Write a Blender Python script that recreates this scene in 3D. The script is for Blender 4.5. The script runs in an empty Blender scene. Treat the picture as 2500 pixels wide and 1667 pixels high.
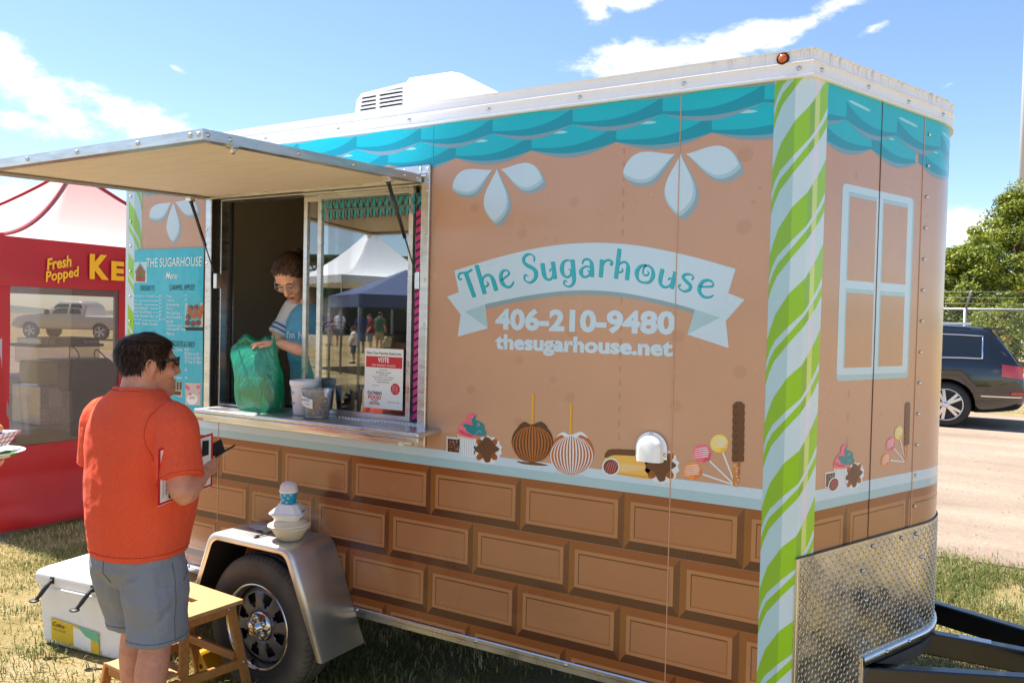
import bpy, bmesh, math, random
import numpy as np
from mathutils import Vector, Matrix
from mathutils.geometry import tessellate_polygon
random.seed(7); RNG = np.random.default_rng(7)
scene = bpy.context.scene
col = scene.collection
R = math.radians; PI = math.pi

# ------------------------------------------------------------------ camera
CAM = dict(f=1954.9, pos=(0.524, -2.926, 1.828), yaw=R(30.115), pitch=R(-1.475), roll=R(1.302))
IW, IH = 2500.0, 1667.0
def cam_basis():
    y, p, ro = CAM['yaw'], CAM['pitch'], CAM['roll']
    f = Vector((-math.sin(y)*math.cos(p), math.cos(y)*math.cos(p), math.sin(p)))
    r = Vector((math.cos(y), math.sin(y), 0)); u = r.cross(f)
    return math.cos(ro)*r+math.sin(ro)*u, -math.sin(ro)*r+math.cos(ro)*u, f
CR, CU, CF = cam_basis(); CP = Vector(CAM['pos'])
cd = bpy.data.cameras.new('camera'); cam = bpy.data.objects.new('camera', cd); col.objects.link(cam)
cam.matrix_world = Matrix(((CR.x, CU.x, -CF.x, CP.x), (CR.y, CU.y, -CF.y, CP.y), (CR.z, CU.z, -CF.z, CP.z), (0, 0, 0, 1)))
cd.sensor_fit = 'HORIZONTAL'; cd.sensor_width = 36; cd.lens = CAM['f']/IW*36; cd.clip_start = 0.05; cd.clip_end = 3000
scene.camera = cam

# ------------------------------------------------------------------ light
SUN = Vector((-0.50, 0.01, 1.0)).normalized()
EXPO = 1.28
SKY_STR = 0.095
sd = bpy.data.lights.new('sun', 'SUN'); sd.energy = 4.8; sd.angle = R(0.53); sd.color = (1.0, 0.96, 0.90)
so = bpy.data.objects.new('sun', sd); col.objects.link(so); so.location = (-6, 3, 12)
so.rotation_euler = SUN.to_track_quat('Z', 'Y').to_euler()
vs = scene.view_settings
vs.view_transform = 'Standard'; vs.look = 'None'; vs.gamma = 1; vs.exposure = EXPO; vs.use_curve_mapping = False

def px_ray(x, y):
    return CR*((x-IW/2)/CAM['f']) - CU*((y-IH/2)/CAM['f']) + CF
def px_on(x, y, n, d):
    v = px_ray(x, y); n = Vector(n); t = (d-n.dot(CP))/n.dot(v); return CP+v*t
def WP(x, y, Y=0.0):                       # photo point -> (X, Z) on the trailer's side wall
    P = px_on(x, y, (0, 1, 0), Y); return (P.x, P.z)
def GP(x, y, z=0.0):
    return px_on(x, y, (0, 0, 1), z)

world = bpy.data.worlds.new('World'); scene.world = world; world.use_nodes = True
def build_world():
    nt = world.node_tree; N = nt.nodes; L = nt.links; N.clear()
    out = N.new('ShaderNodeOutputWorld'); bg = N.new('ShaderNodeBackground'); bg.inputs[1].default_value = SKY_STR
    L.new(bg.outputs[0], out.inputs[0])
    sky = N.new('ShaderNodeTexSky'); sky.sky_type = 'NISHITA'; sky.sun_disc = False
    sky.sun_elevation = math.asin(SUN.z); sky.sun_rotation = math.atan2(SUN.x, SUN.y)
    sky.altitude = 900; sky.air_density = 1.0; sky.dust_density = 0.7; sky.ozone_density = 3.0
    tc = N.new('ShaderNodeTexCoord')
    sep = N.new('ShaderNodeSeparateXYZ'); L.new(tc.outputs['Generated'], sep.inputs[0])
    def m(op, a, b=None, c=None, clamp=False):
        n = N.new('ShaderNodeMath'); n.operation = op; n.use_clamp = clamp
        for i, v in enumerate((a, b, c)):
            if v is None: continue
            if isinstance(v, (int, float)): n.inputs[i].default_value = v
            else: L.new(v, n.inputs[i])
        return n.outputs[0]
    el = m('ARCSINE', sep.outputs[2])
    nz = N.new('ShaderNodeTexNoise'); nz.inputs['Scale'].default_value = 9.5; nz.inputs['Detail'].default_value = 8; nz.inputs['Roughness'].default_value = 0.66
    mp = N.new('ShaderNodeMapping'); mp.inputs['Scale'].default_value = (1, 1, 2.0); L.new(tc.outputs['Generated'], mp.inputs[0]); L.new(mp.outputs[0], nz.inputs['Vector'])
    noise = m('MULTIPLY', m('SUBTRACT', nz.outputs[0], 0.5), 3.6)
    # fair-weather clouds: (photo x, y of centre, half length, half height in px, tilt deg, weight); more of the same kind round the rest of the sky
    blobs = []
    def pb(x, y, a, b, t, w):
        v = px_ray(x, y).normalized()
        blobs.append((math.atan2(v.x, v.y), math.asin(v.z), a/CAM['f'], b/CAM['f'], R(t), w))
    pb(90, 235, 210, 62, -34, 1); pb(330, 300, 180, 55, -20, 1); pb(180, 330, 170, 50, -10, .95); pb(60, 180, 110, 45, -40, .8)
    pb(425, 166, 28, 9, -20, .75); pb(1590, 140, 210, 55, 6, 1); pb(1800, 110, 200, 55, 14, 1); pb(1990, 45, 190, 38, 24, 1); pb(1450, 25, 70, 45, -40, .8)
    pb(2320, 205, 45, 13, 20, .7); pb(2130, 70, 60, 16, 20, .75); pb(2350, 560, 100, 75, 10, 1); pb(2010, 215, 40, 14, -20, .7); pb(30, 465, 110, 45, 0, .95); pb(1530, 10, 70, 22, 0, .8)
    rr = random.Random(3)
    for k in range(7):
        a = R(60)+k*R(240)/7.0; blobs.append((math.atan2(math.sin(a), math.cos(a)), R(rr.uniform(6, 48)), R(rr.uniform(5, 13)), R(rr.uniform(1.8, 4)), R(rr.uniform(-15, 15)), rr.uniform(.8, 1)))
    # azimuth measured from straight ahead, so that its seam lies behind the camera
    v0 = math.atan2(CF.x, CF.y)
    rx = m('SUBTRACT', m('MULTIPLY', sep.outputs[0], math.cos(v0)), m('MULTIPLY', sep.outputs[1], math.sin(v0)))
    ry = m('ADD', m('MULTIPLY', sep.outputs[0], math.sin(v0)), m('MULTIPLY', sep.outputs[1], math.cos(v0)))
    ae = N.new('ShaderNodeCombineXYZ'); L.new(m('ARCTAN2', rx, ry), ae.inputs[0]); L.new(el, ae.inputs[1])
    tot = None
    for (a0, e0, la, lb, t, w) in blobs:
        da = (a0-v0+PI) % (2*PI) - PI
        mq = N.new('ShaderNodeMapping'); mq.vector_type = 'TEXTURE'; L.new(ae.outputs[0], mq.inputs[0])
        mq.inputs['Location'].default_value = (da, e0, 0); mq.inputs['Rotation'].default_value = (0, 0, t); mq.inputs['Scale'].default_value = (la/max(.3, math.cos(e0)), lb, 1)
        ln = N.new('ShaderNodeVectorMath'); ln.operation = 'LENGTH'; L.new(mq.outputs[0], ln.inputs[0])
        b = m('MULTIPLY_ADD', ln.outputs['Value'], -w, 1.45*w)
        tot = b if tot is None else m('MAXIMUM', tot, b)
    dens = m('ADD', m('MULTIPLY', tot, 0.9), m('MULTIPLY', noise, 0.95))
    mr = N.new('ShaderNodeMapRange'); mr.interpolation_type = 'SMOOTHSTEP'; L.new(dens, mr.inputs[0])
    mr.inputs[1].default_value = 0.50; mr.inputs[2].default_value = 1.25
    mix = N.new('ShaderNodeMixRGB'); L.new(mr.outputs[0], mix.inputs[0]); L.new(sky.outputs[0], mix.inputs[1])
    lum = 6.0
    sh = N.new('ShaderNodeMapRange'); L.new(nz.outputs[0], sh.inputs[0]); sh.inputs[1].default_value = .3; sh.inputs[2].default_value = .62; sh.inputs[3].default_value = .80*lum; sh.inputs[4].default_value = 1.08*lum
    cc = N.new('ShaderNodeCombineXYZ'); L.new(sh.outputs[0], cc.inputs[0]); L.new(sh.outputs[0], cc.inputs[1]); L.new(m('MULTIPLY', sh.outputs[0], 1.02), cc.inputs[2]); L.new(cc.outputs[0], mix.inputs[2])
    L.new(mix.outputs[0], bg.inputs[0])
build_world()
world.cycles.sampling_method = 'MANUAL'; world.cycles.sample_map_resolution = 512
cy = scene.cycles
cy.max_bounces = 7; cy.diffuse_bounces = 4; cy.glossy_bounces = 3; cy.transmission_bounces = 4; cy.transparent_max_bounces = 16
cy.caustics_reflective = False; cy.caustics_refractive = False; cy.sample_clamp_indirect = 8
# ------------------------------------------------------------------ helpers
class MB:
    def __init__(s): s.v = []; s.f = []; s.m = []; s.sm = []; s.M = None
    def add(s, vs_, fs, mi=0, smooth=False):
        o = len(s.v)
        if s.M is not None: vs_ = [tuple(s.M @ Vector(p)) for p in vs_]
        s.v += [tuple(p) for p in vs_]
        for f in fs: s.f.append(tuple(i+o for i in f)); s.m.append(mi); s.sm.append(smooth)
        return s
    def box(s, x0, x1, y0, y1, z0, z1, mi=0):
        x0, x1 = min(x0, x1), max(x0, x1); y0, y1 = min(y0, y1), max(y0, y1); z0, z1 = min(z0, z1), max(z0, z1)
        return s.add([(x0,y0,z0),(x1,y0,z0),(x1,y1,z0),(x0,y1,z0),(x0,y0,z1),(x1,y0,z1),(x1,y1,z1),(x0,y1,z1)],
              [(0,3,2,1),(4,5,6,7),(0,1,5,4),(1,2,6,5),(2,3,7,6),(3,0,4,7)], mi)
    def bar(s, a, b, w, h, up=(0,0,1), mi=0):
        a, b = Vector(a), Vector(b); d = (b-a).normalized(); x = d.cross(Vector(up))
        if x.length < 1e-4: x = d.cross(Vector((1,0,0)))
        x.normalize(); z = x.cross(d).normalized(); x *= w/2; z *= h/2
        P = [a-x-z, a+x-z, a+x+z, a-x+z, b-x-z, b+x-z, b+x+z, b-x+z]
        return s.add(P, [(0,1,2,3),(7,6,5,4),(0,4,5,1),(1,5,6,2),(2,6,7,3),(3,7,4,0)], mi)
    def tube(s, pts, rad, n=10, mi=0, cap=True, smooth=True, closed=False):
        pts = [Vector(p) for p in pts]; k = len(pts)
        if not hasattr(rad, '__len__'): rad = [rad]*k
        T = []
        for i in range(k):
            if closed: t = pts[(i+1)%k]-pts[i-1]
            else: t = pts[min(i+1,k-1)]-pts[max(i-1,0)]
            T.append(t.normalized())
        a = T[0].cross(Vector((0,0,1)))
        if a.length < .2: a = T[0].cross(Vector((1,0,0)))
        a.normalize(); V = []
        for i in range(k):
            a = (a - T[i]*a.dot(T[i])).normalized(); b = T[i].cross(a)
            for j in range(n):
                t = 2*PI*j/n; V.append(pts[i]+(a*math.cos(t)+b*math.sin(t))*rad[i])
        F = []
        for i in range(k if closed else k-1):
            i2 = (i+1)%k
            for j in range(n): F.append((i*n+j, i*n+(j+1)%n, i2*n+(j+1)%n, i2*n+j))
        if cap and not closed: F.append(tuple(range(n))[::-1]); F.append(tuple((k-1)*n+j for j in range(n)))
        return s.add(V, F, mi, smooth)
    def lathe(s, prof, c=(0,0,0), ax='z', n=32, mi=0, smooth=True):
        # prof: (r, h) along the axis
        V = []; F = []; c = Vector(c)
        for r, h in prof:
            for j in range(n):
                t = 2*PI*j/n; a, b = r*math.cos(t), r*math.sin(t)
                V.append(c+Vector({'z':(a,b,h),'y':(a,h,b),'x':(h,a,b)}[ax]))
        for i in range(len(prof)-1):
            for j in range(n):
                q = (i*n+j, i*n+(j+1)%n, (i+1)*n+(j+1)%n, (i+1)*n+j)
                F.append(q if ax != 'y' else q[::-1])
        return s.add(V, F, mi, smooth)
    def prism(s, poly, axis, a, b, mi=0, smooth=False):
        # polygon in the plane square to axis, extruded from a to b
        def P(u, v, h): return {'x':(h,u,v),'y':(u,h,v),'z':(u,v,h)}[axis]
        n = len(poly); V = [P(u,v,a) for u,v in poly]+[P(u,v,b) for u,v in poly]
        F = [(i,(i+1)%n,n+(i+1)%n,n+i) for i in range(n)]
        s.add(V, F, mi, smooth)
        tri = tessellate_polygon([[Vector((u,v,0)) for u,v in poly]])
        s.add([P(u,v,a) for u,v in poly], [t for t in tri], mi); s.add([P(u,v,b) for u,v in poly], [tuple(reversed(t)) for t in tri], mi)
        return s
    def ell(s, c, rx, ry, rz, n=16, m=10, mi=0, rot=None):
        V = []; F = []; c = Vector(c)
        for i in range(m+1):
            p = PI*i/m
            for j in range(n):
                t = 2*PI*j/n; q = Vector((rx*math.sin(p)*math.cos(t), ry*math.sin(p)*math.sin(t), rz*math.cos(p)))
                if rot is not None: q = rot @ q
                V.append(c+q)
        for i in range(m):
            for j in range(n): F.append((i*n+j,(i+1)*n+j,(i+1)*n+(j+1)%n,i*n+(j+1)%n))
        return s.add(V, F, mi, True)
    def loft(s, rings, mi=0, smooth=True, cap=True):
        n = len(rings[0]); V = [p for r in rings for p in r]; F = []
        for i in range(len(rings)-1):
            for j in range(n): F.append((i*n+j,i*n+(j+1)%n,(i+1)*n+(j+1)%n,(i+1)*n+j))
        if cap: F.append(tuple(range(n))[::-1]); F.append(tuple((len(rings)-1)*n+j for j in range(n)))
        return s.add(V, F, mi, smooth)
    def grid(s, rows, mi=0, smooth=True):
        m, n = len(rows), len(rows[0])
        return s.add([p for r in rows for p in r], [(i*n+j,i*n+j+1,(i+1)*n+j+1,(i+1)*n+j) for i in range(m-1) for j in range(n-1)], mi, smooth)
    def mesh(s, name, mats):
        me = bpy.data.meshes.new(name); me.from_pydata(s.v, [], s.f)
        if not isinstance(mats, (list, tuple)): mats = [mats]
        for m in mats: me.materials.append(M[m] if isinstance(m, str) else m)
        me.polygons.foreach_set('material_index', s.m); me.polygons.foreach_set('use_smooth', s.sm)
        me.update(); return me
    def build(s, name, mats, parent=None, label=None, fix=False, bevel=0, seg=2, solid=0, sub=0, remesh=0, smooth_it=0):
        me = s.mesh(name, mats)
        if fix:
            bm = bmesh.new(); bm.from_mesh(me); bmesh.ops.remove_doubles(bm, verts=bm.verts, dist=1e-5); bmesh.ops.recalc_face_normals(bm, faces=bm.faces); bm.to_mesh(me); bm.free()
        o = link(name, me, parent, label)
        if solid:
            md = o.modifiers.new('s', 'SOLIDIFY'); md.thickness = solid; md.offset = 0
        if sub:
            md = o.modifiers.new('u', 'SUBSURF'); md.levels = sub; md.render_levels = sub
        if bevel:
            md = o.modifiers.new('b', 'BEVEL'); md.width = bevel; md.segments = seg; md.limit_method = 'ANGLE'; md.angle_limit = R(40); md.harden_normals = False
        if remesh:
            md = o.modifiers.new('r', 'REMESH'); md.mode = 'VOXEL'; md.voxel_size = remesh; md.use_smooth_shade = True
            if smooth_it:
                md = o.modifiers.new('k', 'SMOOTH'); md.factor = .5; md.iterations = smooth_it
        return o
ROOT = {}
def link(name, data, parent=None, label=None):
    o = bpy.data.objects.new(name, data); col.objects.link(o)
    if parent is not None:
        o.parent = parent
        if parent.name in ROOT: o.matrix_parent_inverse = ROOT[parent.name]
    if label: o['label'] = label
    return o
def thing(name, label, cat, loc=(0,0,0), group=None, rz=0, local=False):
    # an Empty at a thing's base; with local=True the parts are given in its own frame
    o = bpy.data.objects.new(name, None); col.objects.link(o); o.location = loc; o.rotation_euler = (0,0,rz); o.empty_display_size = .1
    o['label'] = label; o['category'] = cat
    if group: o['group'] = group
    if not local: ROOT[o.name] = (Matrix.Translation(loc) @ Matrix.Rotation(rz, 4, 'Z')).inverted()
    return o
def tag(o, label, cat, group=None):
    o['label'] = label; o['category'] = cat
    if group: o['group'] = group
    return o
def struct(o, kind='structure'):
    o['kind'] = kind; return o
def inst(src, parent=None, loc=None, name=None):
    o = src.copy(); col.objects.link(o)
    if parent is not None:
        o.parent = parent
        if parent.name in ROOT: o.matrix_parent_inverse = ROOT[parent.name]
        else: o.matrix_parent_inverse = Matrix.Identity(4)
    if loc is not None: o.location = loc
    return o
def dup(root, loc, rz, label=None, scale=None):
    r = root.copy(); col.objects.link(r); r.location = loc; r.rotation_euler = (0,0,rz)
    if root.name in ROOT: ROOT[r.name] = ROOT[root.name]
    if label: r['label'] = label
    if scale: r.scale = (scale,)*3
    for ch in list(root.children):
        c = ch.copy(); col.objects.link(c); c.parent = r
        for g in list(ch.children):
            d = g.copy(); col.objects.link(d); d.parent = c
    return r
def crom(pts, n=8, closed=False):
    pts = [np.array(p, float) for p in pts]; out = []; k = len(pts)
    rng = range(k) if closed else range(k-1)
    for i in rng:
        if closed: p0,p1,p2,p3 = pts[i-1],pts[i],pts[(i+1)%k],pts[(i+2)%k]
        else: p0,p1,p2,p3 = pts[max(i-1,0)],pts[i],pts[i+1],pts[min(i+2,k-1)]
        for j in range(n):
            t = j/n; out.append(tuple(.5*((2*p1)+(-p0+p2)*t+(2*p0-5*p1+4*p2-p3)*t*t+(-p0+3*p1-3*p2+p3)*t**3)))
    if not closed: out.append(tuple(pts[-1]))
    return out
def ellpts(cx, cy, a, b, n=28, t=0):
    return [(cx+a*math.cos(2*PI*i/n)*math.cos(t)-b*math.sin(2*PI*i/n)*math.sin(t), cy+a*math.cos(2*PI*i/n)*math.sin(t)+b*math.sin(2*PI*i/n)*math.cos(t)) for i in range(n)]
def sweep(mb, path, prof, mi=0, smooth=False):
    # path: 2-D plan points; prof: (outward offset, z); outward is to the right of travel
    n = len(path); rows = []
    for i in range(n):
        p = Vector(path[i]); d0 = (Vector(path[i])-Vector(path[i-1])).normalized() if i > 0 else None
        d1 = (Vector(path[i+1])-Vector(path[i])).normalized() if i < n-1 else None
        if d0 is None: d0 = d1
        if d1 is None: d1 = d0
        n0 = Vector((d0.y,-d0.x)); n1 = Vector((d1.y,-d1.x)); m = (n0+n1); m /= max(.3, (1+n0.dot(n1)))
        rows.append([(p.x+m.x*o, p.y+m.y*o, z) for o, z in prof])
    return mb.grid(rows, mi, smooth)

# ------------------------------------------------------------------ materials
M = {}
def srgb(r, g, b):
    f = lambda c: (c/255/12.92) if c/255 <= .04045 else ((c/255+.055)/1.055)**2.4
    return (f(r), f(g), f(b), 1)
class NT:
    def __init__(s, m): s.t = m.node_tree; s.N = s.t.nodes; s.L = s.t.links
    def n(s, kind, **kw):
        x = s.N.new(kind)
        for k, v in kw.items():
            if k.startswith('i_'):
                key = k[2:].replace('_', ' '); x.inputs[key].default_value = v
            else: setattr(x, k, v)
        return x
    def l(s, a, b): s.L.new(a, b)
def mat(name, c, rough=.5, metal=0, var=0, vscale=8, bump=0, bscale=60, spec=.5, coat=0, trans=0, alpha=1, stretch=None, detail=5, c2=None, emit=0, ripple=0, rscale=3, sheen=0, rvar=0):
    m = bpy.data.materials.new(name); m.use_nodes = True; M[name] = m; k = NT(m)
    b = k.N['Principled BSDF']; b.inputs['Base Color'].default_value = c; b.inputs['Roughness'].default_value = rough; b.inputs['Metallic'].default_value = metal
    b.inputs['Specular IOR Level'].default_value = spec; b.inputs['Coat Weight'].default_value = coat; b.inputs['Coat Roughness'].default_value = .06
    b.inputs['Transmission Weight'].default_value = trans; b.inputs['Alpha'].default_value = alpha
    if sheen: b.inputs['Sheen Weight'].default_value = sheen
    if emit: b.inputs['Emission Color'].default_value = c; b.inputs['Emission Strength'].default_value = emit
    tc = k.n('ShaderNodeTexCoord'); vec = tc.outputs['Object']
    if stretch:
        mp = k.n('ShaderNodeMapping'); mp.inputs['Scale'].default_value = stretch; k.l(vec, mp.inputs[0]); vec = mp.outputs[0]
    if var or c2:
        nz = k.n('ShaderNodeTexNoise', i_Scale=vscale, i_Detail=detail, i_Roughness=.6); k.l(vec, nz.inputs['Vector'])
        mx = k.n('ShaderNodeMixRGB'); cr = k.n('ShaderNodeMapRange'); cr.inputs[1].default_value = .35; cr.inputs[2].default_value = .65; k.l(nz.outputs[0], cr.inputs[0]); k.l(cr.outputs[0], mx.inputs[0])
        mx.inputs[1].default_value = c if c2 else tuple(min(1, x*(1-var)) for x in c[:3])+(1,)
        mx.inputs[2].default_value = c2 if c2 else tuple(min(1, x*(1+var)) for x in c[:3])+(1,)
        k.l(mx.outputs[0], b.inputs['Base Color'])
    if rvar:
        nz = k.n('ShaderNodeTexNoise', i_Scale=vscale*1.7, i_Detail=4); k.l(vec, nz.inputs['Vector'])
        cr = k.n('ShaderNodeMapRange'); cr.inputs[1].default_value = .3; cr.inputs[2].default_value = .7; cr.inputs[3].default_value = max(0,rough-rvar); cr.inputs[4].default_value = rough+rvar
        k.l(nz.outputs[0], cr.inputs[0]); k.l(cr.outputs[0], b.inputs['Roughness'])
    nrm = None
    if ripple:
        nz = k.n('ShaderNodeTexNoise', i_Scale=rscale, i_Detail=2); k.l(tc.outputs['Object'], nz.inputs['Vector'])
        bp = k.n('ShaderNodeBump', i_Strength=1.0, i_Distance=ripple); k.l(nz.outputs[0], bp.inputs['Height']); nrm = bp
    if bump:
        nz = k.n('ShaderNodeTexNoise', i_Scale=bscale, i_Detail=4); k.l(vec, nz.inputs['Vector'])
        bp = k.n('ShaderNodeBump', i_Strength=bump, i_Distance=.02); k.l(nz.outputs[0], bp.inputs['Height'])
        if nrm: k.l(nrm.outputs[0], bp.inputs['Normal'])
        nrm = bp
    if nrm: k.l(nrm.outputs[0], b.inputs['Normal'])
    return m
# vinyl print on the trailer: glossy film over slightly wavy sheet metal
PR = {}
def prn(name, r, g, b, rough=.24):
    mat(name, srgb(r, g, b), rough=rough, spec=.5, ripple=.0045, rscale=1.7, coat=.25, var=.035, vscale=2.2, rvar=.07); return name
for nm, c in dict(brown=(201,154,124), freckle=(193,146,116), dash=(187,139,109), teal=(0,184,200), teal_dark=(0,150,170), teal_shadow=(126,160,172), teal_hi=(160,222,232), pale=(200,223,238), pale_shade=(168,203,212), drop_shadow=(146,168,178),
    choc=(171,114,74), choc_top=(146,80,36), choc_left=(144,86,36), choc_right=(108,60,32), choc_dark=(84,42,22), choc_line=(112,58,22), choc_line2=(158,88,44), choc_rim=(178,122,80),
    green=(152,206,24), green_dark=(134,184,36), green_pale=(206,226,120), cane=(206,226,234), cane_dark=(172,206,216), cane_pale=(226,222,236),
    pink=(240,108,132), hotpink=(214,74,106), mint=(20,134,142), paper=(228,234,240), paper_line=(190,204,216), cocoa=(96,52,34), cocoa_dark=(70,36,24), caramel=(184,96,34), stick=(236,176,52), stick_d=(212,146,36), custard=(240,190,92), custard_d=(222,160,62), custard_l=(240,200,140), lemon=(246,214,92), lemon_d=(238,190,72), orange_pop=(248,150,72), orange_d=(238,120,50), pretzel=(206,134,56), banner_text=(20,178,192), banner_tsh=(8,134,150), shade_blue=(136,164,170)).items(): prn('print_'+nm, *c)
mat('alu', (.66,.65,.64,1), .34, 1, var=.12, vscale=5, bump=.06, bscale=90, stretch=(1,1,6), rvar=.09)
mat('alu_trim', (.72,.72,.73,1), .28, 1, var=.06, vscale=4, rvar=.08)
mat('alu_fender', (.74,.72,.71,1), .42, .85, var=.05, vscale=4, rvar=.06)
mat('chrome', (.58,.58,.60,1), .10, 1)
mat('steel', (.6,.6,.58,1), .25, 1)
mat('white_trim', srgb(236,236,240), .35, var=.03, vscale=5, rvar=.1)
mat('white_plastic', srgb(246,246,244), .35, var=.02)
mat('plywood', srgb(244,232,220), .6, var=.05, vscale=4, stretch=(1,9,9), bump=.05)
mat('black_rubber', srgb(34,33,32), .6, var=.2)
mat('black_metal', srgb(20,20,22), .28, var=.2, coat=.4)
mat('interior', srgb(224,214,200), .55, var=.05, vscale=2)
mat('interior_door', srgb(170,160,146), .5, var=.05, vscale=2)
mat('floor_in', srgb(90,84,78), .6, var=.1)
mat('amber', srgb(200,92,8), .15, coat=1, emit=.0)
# ------------------------------------------------------------------ food trailer: shell
VA = 1.17525; WT = 2.10; S0 = 0.92; XR = -3.80
VD = Vector((math.cos(VA), math.sin(VA))); VNo = Vector((math.sin(VA), -math.cos(VA)))
ARC_R = (WT/2 - VD.y*S0)/VD.x
ARC_C = VD*S0 + Vector((-VD.y, VD.x))*ARC_R
HALF = PI/2 - VA
ARC_L = 2*HALF*ARC_R
def PU(u):
    # running coordinate round the trailer: u<0 side wall, 0..S0 near nose panel, then the rounded nose
    if u <= 0: return Vector((u, 0)), Vector((0, -1))
    if u <= S0: return VD*u, VNo
    if u <= S0+ARC_L:
        a = -HALF + (u-S0)/ARC_R; n = Vector((math.cos(a), math.sin(a))); return ARC_C+n*ARC_R, n
    v = u-S0-ARC_L; d = Vector((-VD.x, VD.y)); p0 = Vector((VD.x*S0, WT-VD.y*S0)); return p0+d*v, Vector((VNo.x, -VNo.y))
def P3(u, z, off=0.0):
    p, n = PU(u); return (p.x+n.x*off, p.y+n.y*off, z)
arc_pts = [tuple(PU(S0+ARC_L*i/14)[0]) for i in range(15)]
nose_path = [(0,0)]+arc_pts+[(0,WT)]
full_path = [(XR,0),(0,0)]+arc_pts+[(0,WT),(XR,WT)]
loop_path = full_path

TR = thing('food_trailer', 'brown printed food trailer with teal shingle border, candy cane corners and open serving window', 'trailer', (-1.9, 1.05, 0))
def part(name, mb, mats, **k): return mb.build(name, mats, TR, **k)

OX0, OX1, OZ0, OZ1 = -3.05, -1.635, 1.30, 2.47     # serving opening
def panel_grid(mb, xs, zs, holes, y0, y1, mi=0):
    for i in range(len(xs)-1):
        for j in range(len(zs)-1):
            if (i,j) in holes: continue
            mb.add([(xs[i],y0,zs[j]),(xs[i+1],y0,zs[j]),(xs[i+1],y0,zs[j+1]),(xs[i],y0,zs[j+1])],[(0,1,2,3)],mi)
            mb.add([(xs[i],y1,zs[j]),(xs[i+1],y1,zs[j]),(xs[i+1],y1,zs[j+1]),(xs[i],y1,zs[j+1])],[(3,2,1,0)],mi+1)
    for (i,j) in holes:
        a,b,c,d = xs[i],xs[i+1],zs[j],zs[j+1]
        mb.add([(a,y0,c),(b,y0,c),(b,y0,d),(a,y0,d),(a,y1,c),(b,y1,c),(b,y1,d),(a,y1,d)],[(0,4,5,1),(1,5,6,2),(2,6,7,3),(3,7,4,0)],mi+1)
mb = MB(); panel_grid(mb, [XR,OX0,OX1,0], [0.43,OZ0,OZ1,2.75], {(1,1)}, 0, .04)
side = part('side_wall', mb, ['print_brown','interior'])
mb = MB(); mb.box(XR,0,WT-.04,WT,.43,2.75); part('far_wall', mb, ['white_trim'])
mb = MB(); mb.box(XR+.001,XR+.04,.041,WT-.041,.43,2.75); part('rear_wall', mb, ['white_trim'])
mb = MB(); sweep(mb, nose_path, [(0,.55),(0,2.75)], smooth=False)
nose = part('nose_panel', mb, ['print_brown'])
for p in nose.data.polygons: p.use_smooth = True
nose.data.set_sharp_from_angle(angle=R(25)) if hasattr(nose.data,'set_sharp_from_angle') else None
mb = MB(); mb.prism([(x,y) for x,y in full_path], 'z', 2.745, 2.782); part('roof', mb, ['white_trim'], fix=True)
mb = MB(); mb.prism([(x*.995,.02+y*.98) for x,y in full_path], 'z', .45, .50); part('floor', mb, ['floor_in'], fix=True)
mb = MB(); mb.box(XR+.045,-.02,WT-.06,WT-.043,.5,2.74); mb.box(XR+.045,-.02,.045,WT-.06,2.70,2.735); mb.box(XR+.042,XR+.05,.045,WT-.06,.5,2.7); mb.box(-.03,-.02,.045,WT-.06,.5,2.7)
part('interior_lining', mb, ['interior'])
# interior door on the far wall, black gasket round it
def ib(px, py, Y): x, z = WP(px, py, Y); return x, z
dx0, _ = ib(560, 900, 2.03); dx1, dz1 = ib(688, 512, 2.03)
mb = MB(); mb.box(dx0-.5, dx1, 2.012, 2.038, .55, dz1-.02); idoor = part('interior_door', mb, ['interior_door'], bevel=.006)
mb = MB(); mb.box(dx0-.53, dx1+.035, 2.016, 2.037, dz1-.018, dz1+.025); mb.box(dx1+.002, dx1+.035, 2.016, 2.037, .55, dz1-.02); mb.build('gasket', 'black_rubber', idoor)
# lower prep bench inside
mb = MB(); mb.box(-3.3,-.4,1.35,2.0,1.05,1.10); mb.box(-3.3,-.4,1.40,2.0,.5,1.05); part('prep_bench', mb, ['steel'])
mb = MB(); mb.box(-2.9,-1.2,.14,.5,.98,1.02); mb.box(-2.9,-1.2,.2,.5,.5,.98); part('serving_bench', mb, ['floor_in'])

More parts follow.
